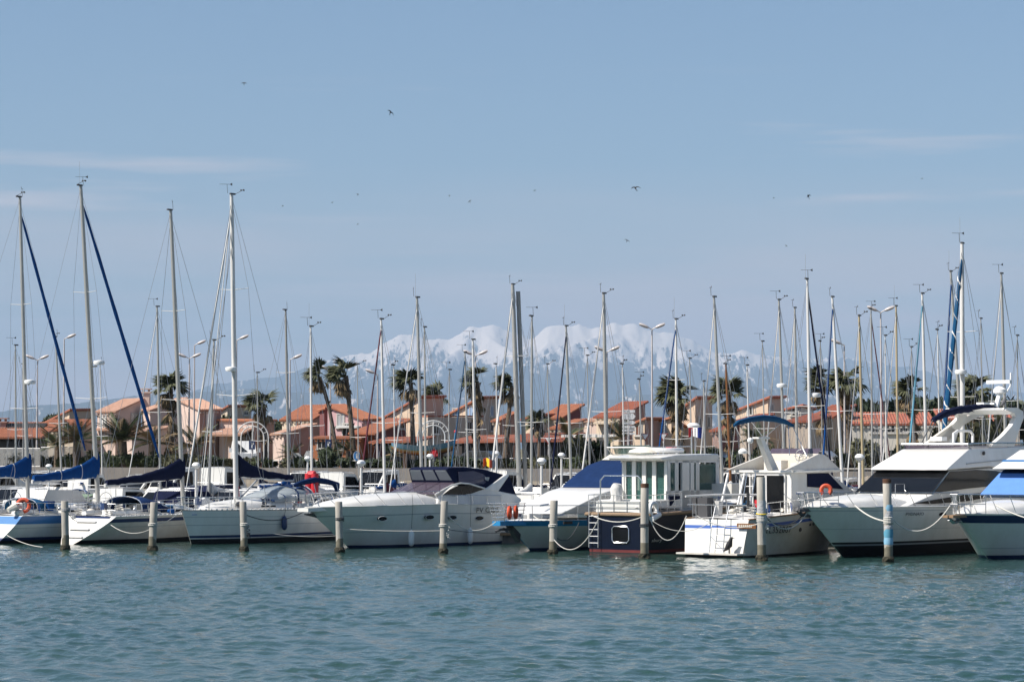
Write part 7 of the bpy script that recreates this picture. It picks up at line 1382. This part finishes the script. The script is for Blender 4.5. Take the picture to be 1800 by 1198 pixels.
def post_sign(px, y, D0, shape, label):
    D = DL(px, D0 + 38); p = P(px, y, D); t = empty('road_sign', (p.x, p.y, 3.2), 0, label, 'sign', 'road signs'); h_ = p.z - 3.2
    mb = MB(); mb.tube([(0, .05, 0), (0, .05, h_ + .2)], .04, n=6); mb.build('post', 'lamp_grey', t)
    if shape == 'yield':
        for s_, m, dy in ((.36, 'red_faded', 0), (.25, 'sign_white', -.015)): mb = MB(); mb.prism([Vector((-s_, dy, h_ + s_ * .58)), Vector((s_, dy, h_ + s_ * .58)), Vector((0, dy, h_ - s_ * 1.1))], (0, .02, 0)); mb.build('plate', m, t)
    elif shape == 'round':
        for r_, m, dy in ((.4, 'sign_white', 0), (.36, 'blue_band', -.015)): mb = MB(); mb.prism([Vector((math.cos(PI2 * i / 16) * r_ * .7, dy, h_ + math.sin(PI2 * i / 16) * r_)) for i in range(16)], (0, .02, 0)); mb.build('plate', m, t)
        mb = MB(); mb.ball(Vector((0, -.03, h_ + .15)), .06, 4); mb.box((0, -.03, h_ - .05), (.1, .01, .28)); mb.build('pictogram', 'sign_white', t)
    else:
        mb = MB(); mb.box((0, 0, h_), (.5, .03, .7)); mb.build('plate', 'navy_band', t); mb = MB(); mb.box((0, -.02, h_), (.12, .01, .4)); mb.box((.05, -.02, h_ + .12), (.2, .01, .12)); mb.build('pictogram', 'sign_white', t)
post_sign(964, 772, 160, 'yield', 'yield triangle before the low orange canopy shop'); post_sign(1134, 766, 160, 'yield', 'yield triangle right of the direction boards'); post_sign(1166, 766, 161, 'yield', 'yield triangle half hidden by the royal blue furled sail')
post_sign(627, 801, 159.5, 'round', 'round blue sign at the foot of the burgundy furled sail'); post_sign(577, 780, 161, 'square', 'square blue sign by the leaning slender palm'); post_sign(443, 782, 160, 'square', 'small dark blue sign inside the first white arch')
def arch(px, ytop, D0, rpx, label):
    D = DL(px, D0 + 38); p = P(px, ytop, D); t = empty('arch', (p.x, p.y, 3.2), 0, label, 'arch', 'white double arches'); h_ = p.z - 3.2; r_ = rpx * D / FPX
    for rr, nm in ((r_, 'outer_hoop'), (r_ * .72, 'inner_hoop')):
        mb = MB(); top = h_ - (r_ - rr) * 1.0; pts = [Vector((-rr, 0, 0))] + [Vector((-rr * math.cos(math.pi * i / 16), 0, top - rr + rr * math.sin(math.pi * i / 16))) for i in range(17)] + [Vector((rr, 0, 0))]; mb.tube(pts, .05, n=7); mb.build(nm, 'mast_white', t, smooth=True)
    mb = MB()
    for i in range(1, 8): a = math.pi * i / 8; mb.tube([Vector((-r_ * math.cos(a), 0, h_ - r_ + r_ * math.sin(a))), Vector((-r_ * .72 * math.cos(a), 0, h_ - r_ + r_ * .72 * math.sin(a)))], .03, n=5)
    mb.tube([Vector((0, 0, h_)), Vector((0, 0, 0))], .05, n=6); mb.build('ribs', 'mast_white', t)
arch(444, 741, 160.5, 28, 'white double metal arch before the low pink gabled house'); arch(762, 739, 160.5, 28, 'white double metal arch above the painted fishing boat')
def fence(px0, px1, D0, ztop, n, label, name='railing', m='mast_white', gz=3.2):
    D0 += 38; ztop -= 1.25; a, b = P(px0, 830, DL(px0, D0)), P(px1, 830, DL(px1, D0)); a.z = b.z = gz; t = empty(name, a, 0, label, 'railing', 'railings on the promenade'); d_ = b - a; h_ = ztop - gz
    for z in (h_, .15): mb = MB(); mb.tube([Vector((0, 0, z)), d_ + Vector((0, 0, z))], .035, n=5); mb.build('rail', m, t)
    mb = MB(); mb.box((0, 0, h_ / 2), (.045, .045, h_)); o = mb.build('bar', m, t); me = o.data
    for i in range(1, n + 1): c = bpy.data.objects.new('bar', me); col.objects.link(c); c.parent = t; c.location = d_ * (i / n)
fence(-20, 70, 159.2, 6.1, 44, 'tall white barred railing at the far left'); fence(72, 150, 160.5, 6.2, 40, 'tall white barred railing behind the second boom cover'); fence(480, 640, 159.6, 5.1, 14, 'low white guard rail before the twin palms'); fence(790, 1000, 162.5, 5.3, 18, 'low white guard rail before the shops'); fence(1330, 1470, 160, 5.2, 12, 'low white guard rail before the right-hand houses'); fence(1580, 1690, 160, 5.2, 10, 'low white guard rail behind the flybridge yacht')
# pergola
px, D0 = 1036, 208; D = DL(px, D0); p = P(px, 768, D); t = empty('pergola', (p.x, p.y, 3.2), .1, 'white beamed pergola left of the tall centre mast', 'pergola'); h_ = p.z - 3.2
for x in (-1.6, 1.6):
    for y in (0, 2): mb = MB(); mb.box((x, y, h_ / 2), (.2, .2, h_)); mb.build('post', 'shutter_green', t)
for i in range(9): mb = MB(); mb.box((-1.9 + i * .48, 1, h_ + .1), (.16, 3.0, .2)); mb.build('beam', 'mast_white', t)
# painted fishing boat on its stand
D = DL(742, 198); a, c = P(688, 782, D), P(800, 778, D); LL = c.x - a.x; t = empty('fishing_boat', ((a.x + c.x) / 2, D, 3.2), -.06, 'painted wooden fishing boat, blue over orange, displayed on land under the arch', 'boat'); z0 = P(742, 800, D).z - 3.2; z1 = P(742, 783, D).z - 3.2
mat('paint_blue', (0.13, 0.27, 0.38), 0.5); mat('paint_orange', (0.42, 0.16, 0.04), 0.5); mat('paint_brown', (0.13, 0.06, 0.03), 0.6); mat('paint_yellow', (0.36, 0.27, 0.12), 0.5)
bands = [(1.0, 'paint_blue'), (.62, 'paint_blue'), (.5, 'paint_yellow'), (.3, 'paint_orange'), (.12, 'paint_brown'), (0, None)]; mb = MB(); st = []
for i in range(17):
    s_ = i / 16; x = (s_ - .5) * LL; w = 1.05 * max(.04, math.sin(math.pi * s_)) ** .6; sh = z1 + .36 * (2 * s_ - 1) ** 2 * (1.3 if s_ > .5 else .7); kl = z0 + .5 * abs(2 * s_ - 1) ** 3
    st.append([[Vector((x, sd * w * (f ** .6 if f > 0 else .03), kl + (sh - kl) * f)) for f, _ in bands] for sd in (-1, 1)])
for i in range(16):
    for sd in (0, 1):
        for j in range(5): mb.add([st[i][sd][j], st[i + 1][sd][j], st[i + 1][sd][j + 1], st[i][sd][j + 1]], [(0, 1, 2, 3)], j)
mb.build('hull', ['paint_blue', 'canvas_ltblue', 'paint_yellow', 'paint_orange', 'paint_brown'], t, smooth=True)
mb = MB(); mb.tube([Vector((LL * .47, 0, z0 + .5)), Vector((LL * .5, 0, z1 + .5)), Vector((LL * .51, 0, z1 + 1.0))], .1, n=6); mb.build('stem_post', 'paint_blue', t); mb = MB(); mb.ball(Vector((LL * .51, 0, z1 + 1.1)), .14, 6); mb.build('stem_knob', 'red', t)
for x in (-1.4, 1.4): mb = MB(); mb.box((x, 0, z0 / 2), (.3, 1.2, z0 + .3)); mb.build('cradle', 'timber_dark', t)
mb = MB(); mb.prism([Vector((x_, sd * .0, z1 - .05)) for x_, sd in ()] or [Vector((-LL * .4, -.5, z1 - .1)), Vector((LL * .4, -.5, z1 - .1)), Vector((LL * .4, .5, z1 - .1)), Vector((-LL * .4, .5, z1 - .1))], (0, 0, .05)); mb.build('thwarts', 'paint_blue', t)
# white van
px = 430; D = DL(px, 199); p = P(px, 800, D); t = empty('van', (p.x, p.y, 3.2), .15, 'white van parked before the low pink gabled house', 'van'); mb = MB(); mb.loft([[Vector((-.95, y_, .4)), Vector((.95, y_, .4)), Vector((.95, y_, 1.3)), Vector((.82, y_ + (.35 if y_ < 0 else 0), 2.25)), Vector((-.82, y_ + (.35 if y_ < 0 else 0), 2.25)), Vector((-.95, y_, 1.3))] for y_ in (-.05, 4.6)]); mb.box((0, -.5, .85), (1.9, .95, .75)); vb = mb.build('body', 'white_plastic', t)
mb = MB(); mb.prism([Vector((-.85, .05, 1.35)), Vector((.85, .05, 1.35)), Vector((.75, .28, 2.1)), Vector((-.75, .28, 2.1))], (0, -.03, .0)); mb.build('windscreen', 'window_glass', t)
for x in (-.65, .65): mb = MB(); mb.box((x, -.98, .95), (.35, .04, .2)); mb.build('headlight', 'clear_vinyl', t)
for x in (-.9, .9):
    for y in (.0, 3.4): mb = MB(); mb.tube([Vector((x - .1, y, .34)), Vector((x + .1, y, .34))], .34, n=14); mb.build('wheel', 'black', t)
for x in (-1.15, 1.15): mb = MB(); mb.box((x, -.0, 1.5), (.25, .12, .35)); mb.build('wing_mirror', 'white_plastic', t)
mb = MB(); mb.box((0, -1.0, .55), (1.7, .06, .2)); mb.build('bumper', 'grey_plastic', t)
# cars on the road behind the hedges
mat('car_silver', (0.4, 0.4, 0.42), 0.3, metal=.5); mat('car_dark', (0.05, 0.055, 0.07), 0.3, coat=.5)
def car(px, D0, m, label):
    D = DL(px, D0 + 38.5); p = P(px, 820, D); t = empty('parked_car', (p.x, p.y, 3.2), -.41, label, 'car', 'parked cars'); pr = [(-2.1, .35), (2.1, .35), (2.15, .8), (1.3, .95), (.7, 1.42), (-1.0, 1.45), (-1.9, .95), (-2.15, .85)]; mb = MB(); mb.loft([[Vector((x, -.85, z)) for x, z in pr], [Vector((x, .85, z)) for x, z in pr]]); mb.build('body', m, t)
    for y in (-.86, .86): mb = MB(); mb.prism([Vector((x, y, z)) for x, z in ((-1.5, .98), (1.1, .98), (.62, 1.36), (-.95, 1.38))], (0, .01 if y > 0 else -.01, 0)); mb.build('side_window', 'window_glass', t)
    for x in (-1.35, 1.35):
        for y in (-.8, .8): mb = MB(); mb.tube([Vector((x, y - .09, .32)), Vector((x, y + .09, .32))], .32, n=12); mb.build('wheel', 'black', t)
car(850, 161, 'car_dark', 'dark car parked before the low shop canopy'); car(1250, 161, 'car_dark', 'dark car parked right below the tricolour flag'); car(1440, 161, 'car_silver', 'silver car parked under the right-hand palms')
# person in red
def person(px, yfeet, D0, label):
    D = DL(px, D0 + 38); p = P(px, 820, D); me = bpy.data.meshes.new('person'); V = [(0, 0, .92), (0, 0, 1.15), (0, 0, 1.38), (0, -.01, 1.5), (0, -.02, 1.62), (0, -.02, 1.72), (.19, 0, 1.38), (.25, -.02, 1.12), (.24, -.14, .92), (-.19, 0, 1.38), (-.25, -.02, 1.12), (-.24, -.1, .9), (.1, 0, .88), (.12, -.02, .48), (.12, .02, .08), (.12, -.13, .04), (-.1, 0, .88), (-.11, .02, .48), (-.12, .06, .08), (-.12, -.09, .04)]
    E = [(0, 1), (1, 2), (2, 3), (3, 4), (4, 5), (2, 6), (6, 7), (7, 8), (2, 9), (9, 10), (10, 11), (0, 12), (12, 13), (13, 14), (14, 15), (0, 16), (16, 17), (17, 18), (18, 19)]; rad = [.15, .15, .16, .06, .1, .08, .07, .055, .04, .07, .055, .04, .09, .065, .05, .045, .09, .065, .05, .045]
    me.from_pydata(V, E, []); o = bpy.data.objects.new('person', me); col.objects.link(o); o.modifiers.new('s', 'SKIN'); 
    for i, sv in enumerate(me.skin_vertices[0].data): sv.radius = (rad[i], rad[i] * .85); sv.use_root = i == 0
    o.modifiers.new('u', 'SUBSURF').levels = 1; o.modifiers['u'].render_levels = 1
    m = bpy.data.materials.new('person_clothes'); m.use_nodes = True; nt = m.node_tree; tc = nt.nodes.new('ShaderNodeTexCoord'); sp = nt.nodes.new('ShaderNodeSeparateXYZ'); rp = nt.nodes.new('ShaderNodeValToRGB'); rp.color_ramp.interpolation = 'CONSTANT'; el = rp.color_ramp.elements
    el[0].position = 0; el[0].color = (.03, .035, .06, 1); el[1].position = .5; el[1].color = (.5, .015, .02, 1)
    for ps, c_ in ((.83, (.5, .3, .22, 1)), (.945, (.05, .03, .02, 1))): e = el.new(ps); e.color = c_
    mr = nt.nodes.new('ShaderNodeMath'); mr.operation = 'DIVIDE'; mr.inputs[1].default_value = 1.8; nt.links.new(tc.outputs['Object'], sp.inputs[0]); nt.links.new(sp.outputs['Z'], mr.inputs[0]); nt.links.new(mr.outputs[0], rp.inputs[0]); nt.links.new(rp.outputs[0], nt.nodes['Principled BSDF'].inputs['Base Color']); me.materials.append(m)
    o.location = (p.x, p.y, 3.27); tag(o, label, 'person')
person(763, 820, 159.6, 'person in a red jacket standing on the promenade beneath the painted boat')
# flags
def flag(px, py, D, w, h_, cols, label, pole=1.6):
    p = P(px, py, D); t = empty('flag', (p.x, p.y, p.z - pole), 0, label, 'flag'); mb = MB(); mb.tube([(0, 0, -.9), (0, 0, pole + .1)], .018, n=5); mb.build('flagpole', 'mast_white', t); n = len(cols)
    for k, m in enumerate(cols):
        mb = MB(); g = [[Vector((-w / 2 + w * (k + i / 5) / n, .12 * math.sin((k + i / 5) * 2.1), pole - h_ * j + .06 * math.sin((k + i / 5) * 1.7))) for i in range(6)] for j in (0, 1)]; mb.loft(g, closed=False); o = mb.build('stripe', m, t); o.modifiers.new('s', 'SOLIDIFY').thickness = .01
flag(1222, 749, 146, .75, .62, ['flag_red', 'flag_white', 'flag_blue'], 'wind-rolled red, white and blue tricolour flag', 1.5); flag(860, 806, 131, .62, .42, ['orange', 'yellow', 'orange', 'grey_plastic'], 'orange and yellow flag above the cruiser canvas top', 1.0)
# white anchor sculpture
px = 533; D = DL(px, 198); p = P(px, 805, D); t = empty('propeller_sculpture', (p.x, p.y, 3.2), 0, 'pale propeller-like sculpture in the planted bed', 'sculpture'); mb = MB()
for a in (.6, 2.7, 4.8): mb.prism([Vector((0, 0, .9)), Vector((math.cos(a) * .5 - math.sin(a) * .3, 0, .9 + math.sin(a) * .5 + math.cos(a) * .3)), Vector((math.cos(a) * 1.0, 0, .9 + math.sin(a) * 1.0)), Vector((math.cos(a) * .6 + math.sin(a) * .2, 0, .9 + math.sin(a) * .6 - math.cos(a) * .2))], (0, .12, 0))
mb.build('blade', 'mast_white', t); mb = MB(); mb.tube([(0, .05, -.1), (0, .05, 1.0)], .1, n=7); mb.build('stand', 'concrete', t)

# ------------------------------------------------------------------ birds
mat('bird_dark', (0.02, 0.02, 0.022), 0.8); mat('bird_grey', (0.12, 0.12, 0.13), 0.8)
def swift(px, py, D, span, bank, yaw, label):
    D *= 1.5; p = P(px, py, D); t = empty('swift', p, 0, label, 'bird', 'swifts on the wing'); t.rotation_euler = (bank[0], bank[1], yaw); s_ = span / 2
    mb = MB(); mb.tube([Vector((0, s_ * .5, 0)), Vector((0, s_ * .35, 0)), Vector((0, 0, 0)), Vector((0, -s_ * .35, 0)), Vector((0, -s_ * .55, 0))], [s_ * .03, s_ * .1, s_ * .13, s_ * .07, s_ * .02], n=6); mb.build('body', 'bird_dark', t, smooth=True)
    mb = MB(); mb.prism([Vector((-.04 * s_, -s_ * .45, 0)), Vector((.04 * s_, -s_ * .45, 0)), Vector((s_ * .16, -s_ * .8, 0)), Vector((0, -s_ * .62, 0)), Vector((-s_ * .16, -s_ * .8, 0))], (0, 0, s_ * .02)); mb.build('tail', 'bird_dark', t)
    for sd in (-1, 1):
        q = [(0, .25, 0), (.35, .32, .12), (.7, .12, .16), (1.0, -.3, .1), (.65, -.02, .16), (.3, .06, .12), (0, -.05, 0)]; mb = MB(); mb.prism([Vector((sd * x * s_, y * s_, z * s_)) for x, y, z in q], (0, 0, s_ * .02)); mb.build('wing', 'bird_dark', t)
SW = [(429, 147, 85, .32, 'small swift at the top left of the sky, left of all the others'), (686, 198, 70, .40, 'swift gliding with slanted wings, upper left of centre'), (1117, 331, 62, .42, 'largest swift with long swept wings right of centre'), (826, 354, 95, .3, 'small dark swift left of centre above the double mast'), (629, 342, 120, .3, 'tiny swift below the slanted gliding one'), (1102, 423, 80, .3, 'swift low above the mountain top'), (1421, 345, 70, .32, 'swift with spread wings in the right sky'), (584, 356, 160, .3, 'minute swift left of the middle group'), (497, 362, 150, .3, 'minute swift right of the fourth tall mast'), (790, 344, 150, .3, 'faint swift just left of the small dark one'), (940, 335, 140, .3, 'faint swift in the centre of the sky'), (1360, 348, 160, .3, 'faint swift left of the spread-winged one'), (1382, 432, 150, .3, 'minute swift low in the right sky'), (1621, 314, 140, .3, 'minute swift at the far right'), (629, 394, 160, .3, 'minute swift lowest on the left')]
for i, (px, py, D, sp, lb) in enumerate(SW): swift(px, py, D, sp * 1.0, (1.1 + .3 * math.sin(i * 2.3), .5 * math.sin(i * 1.7), 1.2 * math.sin(i * 3.1)), 0.8 * math.sin(i * 1.3), lb)
def perched(p, h_, m, label, lean=.2):
    t = empty('perched_bird', p, random.uniform(0, 6), label, 'bird'); mb = MB(); mb.tube([Vector((-.35 * h_, 0, .12 * h_)), Vector((-.15 * h_, 0, .3 * h_)), Vector((0, 0, .5 * h_)), Vector((.08 * h_, 0, .75 * h_)), Vector((.12 * h_, 0, .88 * h_)), Vector((.2 * h_, 0, .95 * h_))], [.03 * h_, .14 * h_, .2 * h_, .12 * h_, .1 * h_, .05 * h_], n=9); mb.build('body', m, t, smooth=True)
    mb = MB(); mb.tube([Vector((.2 * h_, 0, .94 * h_)), Vector((.34 * h_, 0, .9 * h_))], [.035 * h_, .008 * h_], n=5); mb.build('beak', 'bird_dark', t)
    for y in (-.06, .06): mb = MB(); mb.tube([Vector((0, y * h_, .35 * h_)), Vector((.02, y * h_, -.02))], .02 * h_, n=4); mb.build('leg', 'bird_dark', t)
perched(P(1765, 716, 120), .55, 'bird_grey', 'grey bird sitting on the folded bimini beside the radar column'); perched(PZ(1282, 972, .19), .72, 'bird_dark', 'dark cormorant standing on the swim platform of the white trawler')
